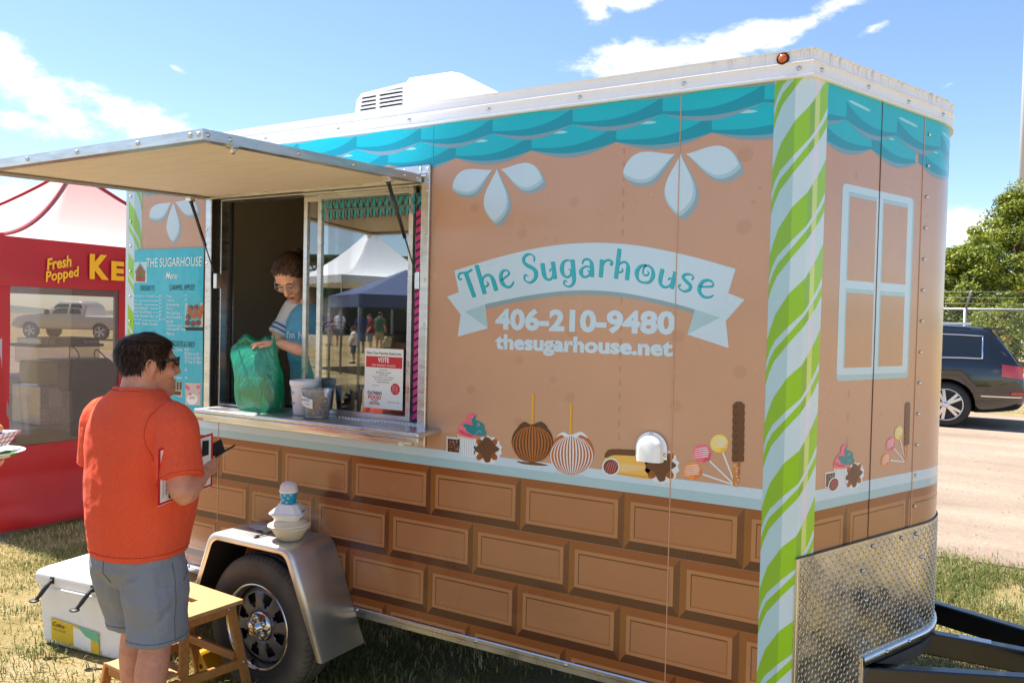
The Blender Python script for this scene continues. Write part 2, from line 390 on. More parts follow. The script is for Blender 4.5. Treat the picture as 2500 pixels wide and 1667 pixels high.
# roof trim: swept aluminium rail with beads
def dirty_white():
    m = mat('trim_white', srgb(238,238,243), .33, rvar=.1, vscale=4); k = NT(m); b = k.N['Principled BSDF']
    tc = k.n('ShaderNodeTexCoord'); mp = k.n('ShaderNodeMapping'); mp.inputs['Scale'].default_value = (38,38,5); k.l(tc.outputs['Object'], mp.inputs[0])
    nz = k.n('ShaderNodeTexNoise', i_Scale=1.3, i_Detail=6, i_Roughness=.7); k.l(mp.outputs[0], nz.inputs['Vector'])
    nz2 = k.n('ShaderNodeTexNoise', i_Scale=2.2, i_Detail=2); k.l(tc.outputs['Object'], nz2.inputs['Vector'])
    sp = k.n('ShaderNodeSeparateXYZ'); k.l(tc.outputs['Object'], sp.inputs[0])
    mz = k.n('ShaderNodeMapRange'); k.l(sp.outputs[2], mz.inputs[0]); mz.inputs[1].default_value = 2.735; mz.inputs[2].default_value = 2.79
    mxx = k.n('ShaderNodeMapRange'); k.l(sp.outputs[0], mxx.inputs[0]); mxx.inputs[1].default_value = -.5; mxx.inputs[2].default_value = .1; mxx.inputs[3].default_value = .05
    a = k.n('ShaderNodeMath', operation='MULTIPLY'); k.l(mz.outputs[0], a.inputs[0]); k.l(mxx.outputs[0], a.inputs[1])
    s1 = k.n('ShaderNodeMapRange'); k.l(nz.outputs[0], s1.inputs[0]); s1.inputs[1].default_value = .50; s1.inputs[2].default_value = .78
    s2 = k.n('ShaderNodeMath', operation='MULTIPLY'); k.l(s1.outputs[0], s2.inputs[0]); k.l(a.outputs[0], s2.inputs[1])
    s3 = k.n('ShaderNodeMath', operation='MULTIPLY'); k.l(s2.outputs[0], s3.inputs[0]); s3.inputs[1].default_value = 1.0; s4 = k.n('ShaderNodeMath', operation='MULTIPLY'); k.l(nz2.outputs[0], s4.inputs[0]); s4.inputs[1].default_value = 2.0; k.l(s4.outputs[0], s3.inputs[1]); s3.use_clamp = True
    mx = k.n('ShaderNodeMixRGB'); k.l(s3.outputs[0], mx.inputs[0]); mx.inputs[1].default_value = srgb(240,240,245); mx.inputs[2].default_value = srgb(120,92,74)
    k.l(mx.outputs[0], b.inputs['Base Color'])
dirty_white()
mb = MB()
sweep(mb, loop_path, [(.0,2.694),(.012,2.694),(.016,2.697),(.016,2.703),(.009,2.707),(.007,2.71),(.007,2.742),(.012,2.745),(.014,2.748),(.012,2.752),(.007,2.755),(.007,2.785),(.013,2.788),(.013,2.793),(0,2.795),(-.05,2.795)])
trim = part('roof_trim', mb, ['trim_white'])
def bolt_mesh(r, h, name, m):
    b = MB(); b.lathe([(r*1.35,0),(r*1.35,h*.2),(r,h*.25),(r,h*.8),(r*.7,h),(0.0001,h)], n=8); return b.mesh(name, m)
BOLT = bolt_mesh(.0065,.007,'bolt','steel'); BOLTA = bolt_mesh(.0055,.004,'rivet','alu_trim')
def put_bolt(parent, pos, nrm, me=BOLT, name='bolt'):
    o = link(name, me, parent); q = Vector(nrm).to_track_quat('Z','Y'); o.rotation_mode = 'QUATERNION'; o.rotation_quaternion = q; o.location = pos; return o
for a,b,x0,y0,s in [(316,445,1250,0,1.8816),(793,397,1250,0,1.8816),(1320,332,1250,0,1.8816),(135,925,800,120,4.704),(948,808,800,120,4.704),(1860,680,800,120,4.704)]:
    x,z = WP(x0+a/s, y0+b/s); put_bolt(trim, (x,-.007,2.727), (0,-1,0))
for X in (-2.65,-3.2,-3.7): put_bolt(trim, (X,-.007,2.727), (0,-1,0))
for u in (.05,.36,.66,.95): p,n = PU(u); put_bolt(trim, (p.x+n.x*.007,p.y+n.y*.007,2.727), (n.x,n.y,0))
# amber marker lamp
x,z = WP(1250+1247/1.8816, 275/1.8816)
mb = MB(); mb.lathe([(.001,-.018),(.012,-.016),(.016,-.010),(.0165,-.007)], c=(x,-.004,z), ax='y', n=20); ml = mb.build('marker_lamp','amber',trim)
mb = MB(); mb.lathe([(.0165,-.006),(.017,-.011),(.021,-.011),(.022,-.006),(.022,-.002)], c=(x,-.004,z), ax='y', n=20); mb.build('lamp_ring','black_rubber',trim)
# bottom rail
mb = MB(); sweep(mb, [(XR,0),(-.122,0)], [(0,.445),(.006,.446),(.009,.442),(.009,.428),(.006,.424),(.006,.402),(0,.40),(-.03,.40)])
rail = part('bottom_rail', mb, ['alu_trim'])
for a,b,x0,y0,s in [(385,867,1000,1200,2.352),(900,1000,1000,1200,2.352),(1078,1110,450,1050,2.5417)]:
    x,z = WP(x0+a/s,y0+b/s); put_bolt(rail,(x,-.009,.434),(0,-1,0))
for X in (-.3,-3.2,-3.6): put_bolt(rail,(X,-.009,.434),(0,-1,0))
# under-frame
mb = MB(); mb.box(XR+.05,0,.25,.33,.33,.45); mb.box(XR+.05,0,WT-.33,WT-.25,.33,.45)
for X in (-3.5,-2.9,-1.8,-1.2,-.6): mb.box(X,X+.05,.03,WT-.03,.40,.449)
mb.box(-2.45,-2.37,-.02,WT+.02,.30,.37); part('chassis', mb, ['black_metal'])

# ---- vinyl prints.  dec(): flat pieces laid on the skin, one object per motif
STEP = .00016
def dec(name, pieces, parent, frame=None, base=1):
    # pieces: (polygon [(u,z)...], print name, layer); u,z run on the skin
    mb = MB(); mats = []
    for ip, (poly, mt, lay) in enumerate(pieces):
        mt = 'print_'+mt if 'print_'+mt in M else mt
        if mt not in mats: mats.append(mt)
        tri = tessellate_polygon([[Vector((u,z,0)) for u,z in poly]])
        off = STEP*(base+lay)+ip*3e-6
        pts = [P3(u,z,off) if frame is None else tuple(frame(u,z,off)) for u,z in poly]
        a = sum((poly[i][0]*poly[(i+1)%len(poly)][1]-poly[(i+1)%len(poly)][0]*poly[i][1]) for i in range(len(poly)))
        fs = []
        for t in tri:
            q = [poly[i] for i in t]; ar = (q[1][0]-q[0][0])*(q[2][1]-q[0][1])-(q[2][0]-q[0][0])*(q[1][1]-q[0][1])
            fs.append(tuple(t) if ar > 0 else tuple(reversed(t)))
        mb.add(pts, fs, mats.index(mt))
    return mb.build(name, mats, parent)
def strip(us, lo, hi, mt, lay, mb, mats, base=1):
    mt = 'print_'+mt
    if mt not in mats: mats.append(mt)
    off = STEP*(base+lay)
    mb.grid([[P3(u,l,off) for u,l in zip(us,lo)],[P3(u,h,off) for u,h in zip(us,hi)]], mats.index(mt), False)
ZA = lambda a,b: WP(1050+a/2.767, 350+b/2.767)
ZB = lambda a,b: WP(1050+a/2.767, 900+b/2.767)

# shingle border
def scallops(cusps, P, zc, lay, umin, umax, parent, hi=True, top=2.705, flip=False):
    for c in cusps:
        t = np.linspace(0,1,15); u = c+t*P; k = (u>=umin-1e-6)&(u<=umax+1e-6)
        # clip
        u = np.clip(u,umin,umax)
        if u[-1]-u[0] < 1e-4: continue
        t = (u-c)/P
        if flip: t = 1-t
        face = zc-.056*(1-t**3.2)-.012*np.sin(PI*t); dark = zc-.066-.026*np.sin(PI*t); sh = zc-.066-.044*np.sin(PI*t)
        mb = MB(); mats = []
        strip(u, sh, dark, 'teal_shadow', lay, mb, mats); strip(u, dark, face, 'teal_dark', lay, mb, mats)
        strip(u, face, np.full_like(u, top), 'teal', lay, mb, mats)
        o = mb.build('printed_shingle', mats, parent)
        if hi and u[0] <= c+.02 and u[-1] >= c+.17:
            a0,a1 = (c+.012, zc+.006),(c+.165, zc-.006); w = .0055
            tt = np.linspace(0,1,9); uu = a0[0]+(a1[0]-a0[0])*tt; zz = a0[1]+(a1[1]-a0[1])*tt; ww = w*np.sqrt(np.clip(1-(2*tt-1)**6,0.02,1))
            m2 = MB(); mt2 = []; strip(uu, zz-ww, zz+ww, 'teal_hi', lay+1, m2, mt2); m2.build('printed_highlight', mt2, parent)
PS = .3785
up_c = [-.157+PS*-k for k in range(0,11)]; lo_c = [-.344-PS*k for k in range(0,10)]
EL, ER = XR+.146, -.122
scallops([c for c in lo_c]+[-.344+PS*0-PS*10], PS, 2.602, 2, EL, ER, side, top=2.66)
scallops([-.157]+up_c[1:], PS, 2.691, 4, EL, ER, side, hi=False)
top_band = [( -.157-PS*k) for k in range(11)]
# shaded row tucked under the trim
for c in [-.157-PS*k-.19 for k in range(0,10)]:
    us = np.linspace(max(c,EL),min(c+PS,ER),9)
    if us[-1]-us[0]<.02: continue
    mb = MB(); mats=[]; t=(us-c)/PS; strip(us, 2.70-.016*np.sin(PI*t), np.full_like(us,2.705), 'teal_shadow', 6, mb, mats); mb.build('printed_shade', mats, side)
PV = .362
scallops([.046,.408,.770,.770+PV], PV, 2.571, 2, .105, S0+ARC_L, nose, top=2.63, flip=True)
scallops([.227-PV,.227,.589,.951,.951+PV], PV, 2.651, 4, .105, S0+ARC_L, nose, hi=True, top=2.705, flip=True)
# ledge and mouldings
def band(u0,u1,z0,z1,mt,lay,name,parent,n=2):
    us = np.linspace(u0,u1,n); mb = MB(); mats=[]; strip(us, np.full(n,z0), np.full(n,z1), mt, lay, mb, mats); return mb.build(name, mats, parent)
band(EL,ER,1.170,1.209,'pale_shade',3,'printed_ledge_edge',side); band(EL,ER,1.209,1.246,'pale',3,'printed_ledge_top',side)
band(.105,S0+ARC_L,1.170,1.204,'pale_shade',3,'printed_ledge_edge',nose,40); band(.105,S0+ARC_L,1.204,1.246,'pale',3,'printed_ledge_top',nose,40)
# chocolate blocks
def choc(u0,u1,z1,z0,parent,umin,umax,zmin):
    P = []
    def q(pts, mt, lay):
        pts2 = [(min(max(u,umin),umax), max(z,zmin)) for u,z in pts]
        us = [a for a,_ in pts2]; zs = [b for _,b in pts2]
        if max(us)-min(us) < .002 or max(zs)-min(zs) < .002: return
        P.append((pts2, mt, lay))
    ex, ez = .026, .035; a,b,c,d = u0+ex, u1-ex, z0+ez, z1-ez
    q([(u0,z1),(u1,z1),(b,d),(a,d)],'choc_top',1); q([(u0,z0),(a,c),(a,d),(u0,z1)],'choc_left',1)
    q([(u1,z0),(u1,z1),(b,d),(b,c)],'choc_right',1); q([(u0,z0),(u1,z0),(b,c),(a,c)],'choc_dark',1)
    q([(a,c),(b,c),(b,d),(a,d)],'choc_rim',1)
    i,j = .016,.014
    e,f,g,h = a+i,b-i,c+j,d-j
    q([(e,g),(f,g),(f,h),(e,h)],'choc',2); t=.0055
    q([(e,h),(e,h-t),(f,h-t),(f,h)],'choc_line',3); q([(e,g),(e+t*.7,g),(e+t*.7,h),(e,h)],'choc_line',4)
    q([(f-t*.7,g),(f,g),(f,h),(f-t*.7,h)],'choc_line2',4); q([(e,g),(f,g),(f,g+t*.8),(e,g+t*.8)],'choc_line2',3)
    if P: dec('printed_chocolate_block', P, parent)
BW = .4655
for r,(zt,off) in enumerate([(1.1695,-.182),(.945,-.416),(.7225,-.187),(.5005,-.421)]):
    for k in range(-1,9):
        u1 = off-BW*k; u0 = u1-BW
        if u0 > ER or u1 < EL: continue
        choc(u0,u1,zt,zt-.2235,side,EL,ER,.445)
for u0,u1 in ((.324-BW,.324),(.324,.324+BW)): choc(u0,u1,1.1695,.946,nose,.105,1.4,.95)
# rounded nose: block row drawn as bands
b0 = .324+BW; nb = 26
band(b0,S0+ARC_L-.1,.95,1.1695,'choc',1,'printed_chocolate_block',nose,nb); band(b0,S0+ARC_L-.1,1.135,1.1695,'choc_top',2,'printed_chocolate_edge',nose,nb); band(b0+.05,S0+ARC_L-.15,1.110,1.117,'choc_line',3,'printed_chocolate_line',nose,nb)

# candy cane corners
SU = np.array([-.122,-.112,-.095,-.075,-.05,-.025,0,.025,.05,.077,.095,.105])
def tab(l,m,f,r): return np.interp(SU,[-.122,-.112,-.095,-.05,0,.05,.08,.105],[l-.04,l,l+(m-l)*.42,m,f,f+(r-f)*.42,f+(r-f)*.70,r])
WU, WL_, TU, TL = tab(0,.127,.176,.305), tab(-.08,.009,.060,.187), tab(-.111,-.019,.043,.157), tab(-.158,-.053,.008,.121)
def cane(parent_s, parent_n, shift, z0, z1, mirror=None):
    zones = [(-.122,-.051,'_dark'),(-.051,0,''),(0,.028,'_dark'),(.028,.056,'_pale'),(.056,.105,'')]
    for (a,b,sx) in zones:
        us = np.array(sorted(set([a,b]+[float(x) for x in SU if a<x<b])))
        par = parent_s if b <= 0 else parent_n
        if mirror is not None and b > 0: continue
        f = (lambda x: x) if mirror is None else (lambda x: mirror-(x+.0))
        mb = MB(); mats=[]
        uu = np.array([f(x) for x in us]); order = np.argsort(uu)
        n = len(us); zb = z0 if b <= 0 else 1.0175
        strip(uu[order], np.full(n,zb), np.full(n,z1), 'cane'+(sx if sx!='_dark' or b<=-.05 else ''), 4, mb, mats)
        z = shift
        while z-.2 > z0-.5: z -= .300
        while z < z1+.6:
            for (lo_,hi_) in ((WL_,WU),(TL,TU)):
                lo = np.interp(us,SU,lo_)+z; hi = np.interp(us,SU,hi_)+z
                lo = np.clip(lo,zb,z1); hi = np.clip(hi,zb,z1)
                if (hi-lo).max() > .003: strip(uu[order], lo[order], hi[order], 'green'+sx, 6, mb, mats)
            z += .300
        mb.build('printed_candy_cane', mats, par)
cane(side, nose, 2.421, .40, 2.697)
cane(side, None, 2.30, .445, 2.697, mirror=XR+.146-.122)
band(XR,XR+.026,.445,2.697,'cane',5,'printed_candy_cane',side)
for k in range(14): put_bolt(side, (XR+.045,-.005,2.5-.145*k),(0,-1,0),BOLTA,'rivet')
# panel seams
mat('seam_dark', srgb(96,66,52), .5)
for X,w in ((-.463,.0035),(-1.602,.003),(-2.98,.003)):
    z0,z1 = (.446,2.69) if X>-1 else ((2.516,2.69))
    mb = MB(); mb.box(X-w/2,X+w/2,-.0024,-.0001,z0,z1); mb.build('panel_seam','print_brown' if X>-1 else 'print_teal',side)
mb = MB(); mb.box(-2.985,-2.981,-.0024,-.0001,.446,1.25); mb.build('panel_seam','print_brown',side)
for s_,w,nm in ((.476,.003,'seam_dark'),(.809,.005,'print_brown')):
    mb = MB(); a = P3(s_,0,.0035); mb.M = None
    p,n = PU(s_); d = VD
    c0 = Vector((p.x,p.y,0))
    q = [c0+Vector((d.x*e,d.y*e,0))+Vector((n.x*o,n.y*o,0)) for e,o in ((-w/2,0),(w/2,0),(w/2,.0026),(-w/2,.0026))]
    mb.add([tuple(x+Vector((0,0,1.0))) for x in q]+[tuple(x+Vector((0,0,2.697))) for x in q],[(0,1,5,4),(1,2,6,5),(2,3,7,6),(3,0,4,7)]); mb.build('panel_seam',nm,nose)
for k in range(14):
    z = 2.63-.1275*k; put_bolt(nose, P3(.848-.001*k,z,.004),(VNo.x,VNo.y,0),BOLTA,'rivet')
# stitched dashes and freckles of the print
fr = []
for b in range(0,23):
    y = 30+b*92
    if 650<y<1020: continue
    u,z = WP(1050+(1312-y*.018)/2.767, 350+y/2.767)
    fr.append(([(u-.0042,z-.024),(u+.0042,z-.024),(u+.0042,z+.0),(u-.0042,z+.0)],'dash',1))
for a,b,r in [(300,435,13),(975,397,14),(620,612,13),(2120,565,18),(2130,77,18),(602,1462,13),(957,1280,14),(1675,1303,16),(2185,398,6),(2230,303,5),(850,655,5),(780,638,4)]: fr.append((ellpts(*ZA(a,b),r/620,r/660,14),'freckle',1))
for a,b,r in [(275,140,13),(945,193,14),(1660,250,15),(2090,22,16),(830,70,10),(597,357,12)]: fr.append((ellpts(*ZB(a,b),r/620,r/660,14),'freckle',1))
[dec('printed_freckle', [f_], side) for f_ in fr]
fr = []
for k in range(14):
    z = 2.50-.062*k*1.45
    if z>1.26: fr.append(([(.303,z-.03),(.311,z-.03),(.311,z),(.303,z)],'dash',1))
for u,z in ((.62,2.52),(.5,2.05),(.5,1.85),(.55,1.5),(.75,1.6),(.56,1.32),(.8,1.75),(.86,2.3)): fr.append((ellpts(u,z,.008,.007,12),'freckle',1))
[dec('printed_freckle', [f_], nose) for f_ in fr]

# scuffs where the film is scratched through
mat('scuff', srgb(232,214,198), .6)
rs = random.Random(6)
for a,b,n_ in ((1360,425,5),(1480,350,4),(590,377,3),(740,374,3),(1320,310,2),(1710,512,3),(2045,290,2),(1600,460,2)):
    for k in range(n_):
        x,y = a+rs.uniform(-30,30),b+rs.uniform(-8,8); l,h = rs.uniform(3,12),rs.uniform(1,2.4); t = rs.uniform(-.4,.2)
        dec('scuff',[([ZA(x,y),ZA(x+l,y+l*t),ZA(x+l,y+l*t+h),ZA(x,y+h)],'scuff',9)],side)
# drops
def drop(tip, c, r, n=20):
    t, c = Vector(tip), Vector(c); d = (c-t); L_ = d.length; d.normalize(); p = Vector((-d.y,d.x))
    pts = []
    for i in range(n+1):
        s = i/n
        if True:
            # outline: width grows from the tip, round at the far end
            x = s*(L_+r); pr = r*1.0
            k = x/(L_+r); wdt = r*1.02*(math.sin(PI*k**1.45))**.82 if 0<k<1 else 0
            pts.append((x, wdt))
    up = [t+d*x+p*w for x,w in pts]; dn = [t+d*x-p*w for x,w in reversed(pts[1:-1])]
    return [(q.x,q.y) for q in up+dn]
def pet(F, tip, c, r):
    r *= 1.1; o = .27*r
    P = []
    sh = drop((tip[0]+o*.25,tip[1]+o*.3),(c[0]+o*.9,c[1]+o*.95),r)
    full = drop(tip,c,r)
    c2 = (c[0]-o*.30,c[1]-o*.55); hi = drop(tip,c2,r*.90)
    for pts,mt,l in ((sh,'drop_shadow',1),(full,'pale_shade',2),(hi,'pale',3)): P.append(([F(*q) for q in pts],mt,l))
    return P
ZL = lambda a,b: WP(a/3.1357, 300+b/3.1357)
for F,g in ((ZA,[((452,172),(445,460),76),((420,180),(225,280),74),((478,175),(680,235),82)]),(ZA,[((1693,70),(1688,390),95),((1655,75),(1395,185),90),((1728,72),(1995,140),98)]),(ZL,[((1328,605),(1325,865),46),((1312,608),(1190,700),50),((1340,605),(1465,660),54)])):
    for tip,c,r in g: dec('printed_icing_drop', pet(F,tip,c,r), side)
# window drawn on the nose
wpc = []
def rr(u0,u1,z0,z1,r,n=5):
    out=[]
    for cx,cy,a in ((u1-r,z1-r,0),(u0+r,z1-r,90),(u0+r,z0+r,180),(u1-r,z0+r,270)):
        for i in range(n+1): t=R(a+90*i/n); out.append((cx+r*math.cos(t),cy+r*math.sin(t)))
    return out
wpc.append((rr(.219,.747,1.634,2.356,.02),'pale_shade',1)); wpc.append((rr(.219,.735,1.656,2.356,.02),'pale',2))
for u0,u1,z0,z1 in ((.262,.458,2.006,2.330),(.505,.697,2.008,2.330),(.262,.460,1.682,1.976),(.505,.697,1.683,1.976)):
    wpc.append(([(u0,z0),(u1,z0),(u1,z1),(u0,z1)],'pale_shade',3)); wpc.append(([(u0+.008,z0),(u1,z0),(u1,z1-.016),(u0+.008,z1-.016)],'brown',4))
dec('printed_window', wpc, nose)
# ------------------------------------------------------------------ lettering and printed sweets
_tc = {}
def text2d(s, bold=0.0, shear=0.0, space=1.0):
    k = (s, bold, shear, space)
    if k in _tc: return _tc[k]
    cu = bpy.data.curves.new('t', 'FONT'); cu.body = s; cu.size = 1; cu.offset = bold; cu.shear = shear; cu.space_character = space; cu.resolution_u = 3; cu.fill_mode = 'FRONT'
    o = bpy.data.objects.new('t', cu); col.objects.link(o); dg = bpy.context.evaluated_depsgraph_get(); e = o.evaluated_get(dg); me = e.to_mesh()
    V = [(v.co.x, v.co.y) for v in me.vertices]; F = [tuple(p.vertices) for p in me.polygons]; e.to_mesh_clear()
    bpy.data.objects.remove(o); bpy.data.curves.remove(cu)
    _tc[k] = (V, F); return V, F
def text_on(name, s, box, frame, mt, parent, bold=.0, shear=0, space=1.0, lay=5, bend=None, fit='both', label=None, rot=0):
    # box (u0,z0,u1,z1) takes the ink of the text; frame(u,z,off) -> point
    V, F = text2d(s, bold, shear, space)
    xs = [v[0] for v in V]; ys = [v[1] for v in V]; x0,x1,y0,y1 = min(xs),max(xs),min(ys),max(ys)
    u0,z0,u1,z1 = box; sx = (u1-u0)/(x1-x0); sz = (z1-z0)/(y1-y0)
    if fit == 'h': sx = sz
    if fit == 'w': sz = sx
    pts = []
    for x,y in V:
        u = u0+(x-x0)*sx; z = z0+(y-y0)*sz
        if rot:
            c,s_ = math.cos(rot),math.sin(rot); du,dz = u-u0,z-z0; u,z = u0+du*c-dz*s_, z0+du*s_+dz*c
        if bend: u,z = bend(u,z)
        pts.append(tuple(frame(u,z,(STEP if frame is WF else .0007)*lay)))
    mb = MB(); mb.add(pts, F); o = mb.build(name, mt if mt in M else 'print_'+mt, parent, label=label); return o
WF = lambda u,z,off: Vector((u,-off,z))
def zbox(F, a0,b0,a1,b1):
    p,q = F(a0,b0),F(a1,b1); return (p[0],min(p[1],q[1]),q[0],max(p[1],q[1]))
# ribbon banner
bot = crom([(235,1137),(370,1088),(700,1022),(1000,993),(1300,1010),(1650,1082),(1960,1177)],6)
top = crom([(2065,848),(1750,760),(1400,690),(1100,672),(800,695),(480,765),(165,860)],6)
lt = [(115,1035),(200,1003),(370,1090),(390,1248),(188,1305),(207,1155)]; rt = [(1790,1118),(2015,1012),(2125,1055),(1998,1198),(2017,1382),(1738,1290)]
arc = [p for p in bot if 300<p[0]<1850]; shd = arc+[(x-12*0,y+30) for x,y in reversed(arc)]
Zm = lambda pts: [ZA(*p) for p in pts]
ban = dec('printed_ribbon', [(Zm(shd),'shade_blue',1),(Zm(lt),'pale',2),(Zm(rt),'pale',2),(Zm([(235,1137),(365,1090),(390,1248)]),'pale_shade',3),(Zm([(1790,1118),(1960,1177),(1738,1290)]),'pale_shade',3),(Zm([(165,860),(195,1003),(200,1003),(235,1137)]+bot[1:-1]+[(1960,1177),(2015,1012)]+top),'pale',4)], side)
# curly lettering, drawn as pen strokes: (points, widths); glyph box 1 high to the ascender, x-height about .62
def spiral(cx,cy,r0,r1,a0,a1,n=14): return [(cx+(r0+(r1-r0)*i/n)*math.cos(R(a0+(a1-a0)*i/n)), cy+(r0+(r1-r0)*i/n)*math.sin(R(a0+(a1-a0)*i/n))) for i in range(n+1)]
TH,TN = .135,.05
GL = {
 'T': (.62, [([(.36,0),(.34,.9)],[TH,TH]), ([(.62,.98),(.45,.93),(.30,.94),(.14,.98),(.03,.88),(.05,.76),(.13,.78)],[TN,.07,.07,.06,TN,TN,.03])]),
 'h': (.66, [([(.10,0),(.10,1.08)],[TH,TH]), ([(.12,.40),(.22,.58),(.38,.63),(.50,.54),(.53,.35),(.53,0)],[TN,TN,.08,.10,TH,TH]), ([(.12,.30),(.22,.24),(.32,.30),(.30,.40)],[TN,TN,TN,.03])]),
 'e': (.56, [([(.08,.30),(.28,.38),(.44,.46),(.42,.58),(.28,.63),(.13,.52),(.08,.30),(.14,.10),(.30,.0),(.46,.05),(.55,.16)],[.03,TN,TN,.06,.07,.10,TH,.12,.08,TN,.03])]),
 'S': (.66, [([(.56,.72),(.60,.88),(.50,1.0),(.34,1.02),(.18,.92),(.16,.76),(.28,.62),(.46,.50),(.56,.34),(.50,.12),(.30,0),(.12,.06),(.06,.20),(.14,.30),(.22,.24)],[.03,TN,TN,.08,.09,.10,TH,TH,TH,.10,.07,TN,TN,TN,.03])]),
 'u': (.66, [([(.10,.62),(.10,.25),(.16,.06),(.32,0),(.46,.10),(.50,.30),(.42,.36),(.36,.28)],[TH,TH,.11,.07,TN,TN,TN,.03]), ([(.55,.62),(.55,0)],[TH,TH])]),
 'g': (.64, [([(.50,.55),(.36,.63),(.18,.58),(.08,.36),(.12,.12),(.28,.02),(.42,.10),(.44,.26),(.36,.30)],[TN,TN,.08,TH,.11,.07,TN,TN,.03]), ([(.54,.64),(.54,.05),(.52,-.18),(.38,-.32),(.20,-.30),(.12,-.20),(.18,-.10),(.26,-.15)],[TH,TH,.10,.06,TN,TN,TN,.03])]),
 'a': (.64, [([(.14,.46),(.20,.60),(.36,.64),(.50,.54),(.53,.34),(.53,0)],[.03,TN,.07,.10,TH,TH]), ([(.50,.32),(.34,.38),(.16,.32),(.08,.18),(.14,.03),(.30,0),(.42,.08),(.42,.20),(.35,.22)],[TN,TN,.06,TH,.10,.06,TN,TN,.03])]),
 'r': (.52, [([(.10,0),(.10,.63)],[TH,TH]), ([(.12,.38),(.22,.58),(.36,.64),(.48,.58),(.46,.48),(.40,.50)],[TN,TN,.07,.08,.07,.03])]),
 'o': (.72, [([(.36,.63),(.16,.56),(.07,.32),(.16,.07),(.36,0),(.57,.07),(.65,.32),(.56,.56),(.36,.63),(.28,.50),(.30,.30),(.44,.28),(.48,.38),(.42,.44)],[.07,.09,TH,.09,.06,.09,TH,.09,.06,TN,TN,TN,TN,.03])]),
 's': (.56, [([(.42,.46),(.46,.58),(.34,.65),(.18,.60),(.14,.48),(.28,.36),(.42,.26),(.42,.10),(.26,0),(.10,.06),(.07,.16),(.14,.20)],[.03,TN,TN,.08,.10,.12,.12,.10,.06,TN,TN,.03])]),
}
base = crom([(225,1062),(330,1026),(560,962),(740,928),(920,906),(1110,900),(1290,915),(1450,940),(1590,970),(1760,1008),(1900,1050),(1990,1078)],10)
bl = [0.0]
for a,b in zip(base,base[1:]): bl.append(bl[-1]+math.hypot(b[0]-a[0],b[1]-a[1]))
def on_base(x):
    s = np.interp(x,[p[0] for p in base],bl); e = 30
    q = lambda t:(np.interp(t,bl,[p[0] for p in base]),np.interp(t,bl,[p[1] for p in base]))
    (x0,y0),(x1,y1) = q(max(0,s-e)),q(min(bl[-1],s+e)); n = math.hypot(x1-x0,y1-y0); return q(s),((x1-x0)/n,(y1-y0)/n)
letters = [('T',232,345),('h',345,472),('e',478,575),('S',628,742),('u',755,862),('g',878,988),('a',1003,1112),('r',1132,1228),('h',1235,1352),('o',1368,1512),('u',1522,1656),('s',1656,1778),('e',1782,1912)]
def glyph(ch, x0, x1, dx, dy):
    w,strokes = GL[ch]; (bx,by),(tx,ty) = on_base((x0+x1)/2); sc_x = (x1-x0)/w*.97; sc_y = 186.0; polys = []
    for pts,ws in strokes:
        c = [(p[0],p[1],q) for p,q in zip(pts,ws)]; c = crom(c,6) if len(c)>2 else c; L_=[];R_=[]
        P = [((x-w/2)*sc_x, y*sc_y, ww) for x,y,ww in c]
        for i,(x,y,ww) in enumerate(P):
            a = P[max(0,i-1)]; b = P[min(len(P)-1,i+1)]; d = math.hypot(b[0]-a[0],b[1]-a[1]) or 1; nx,ny = -(b[1]-a[1])/d,(b[0]-a[0])/d; h = ww*sc_y*.5
            for lst,sg in ((L_,1),(R_,-1)):
                X,Y = x+nx*h*sg+dx, y+ny*h*sg+dy
                lst.append(ZA(bx+tx*X+ty*Y, by+ty*X-tx*Y))
        polys.append((L_,R_))
    return polys
for ch,x0,x1 in letters:
    mb = MB()
    for (dx,dy,mi,off) in ((4,-4,1,6),(0,0,0,7)):
        for iq, (L_,R_) in enumerate(glyph(ch,x0,x1,dx,dy)):
            mb.grid([[P3(u,z,STEP*(off+.3*iq)) for u,z in L_],[P3(u,z,STEP*(off+.3*iq)) for u,z in R_]], mi, False)
    mb.build('printed_letter', ['print_banner_text','print_banner_tsh'], side)
zb = zbox(ZA,440,1256,1660,1152); text_on('printed_phone_number','406-210-9480',(zb[0],zb[1]-.004,zb[2],zb[1]+(zb[3]-zb[1])*1.17),WF,'pale',side,bold=.045,space=1.02)
zb = zbox(ZA,440,1404,1643,1313); text_on('printed_web_address','thesugarhouse.net',(zb[0],ZA(800,1416)[1]-.012,zb[2],ZA(510,1292)[1]+.002),WF,'pale',side,bold=.045)

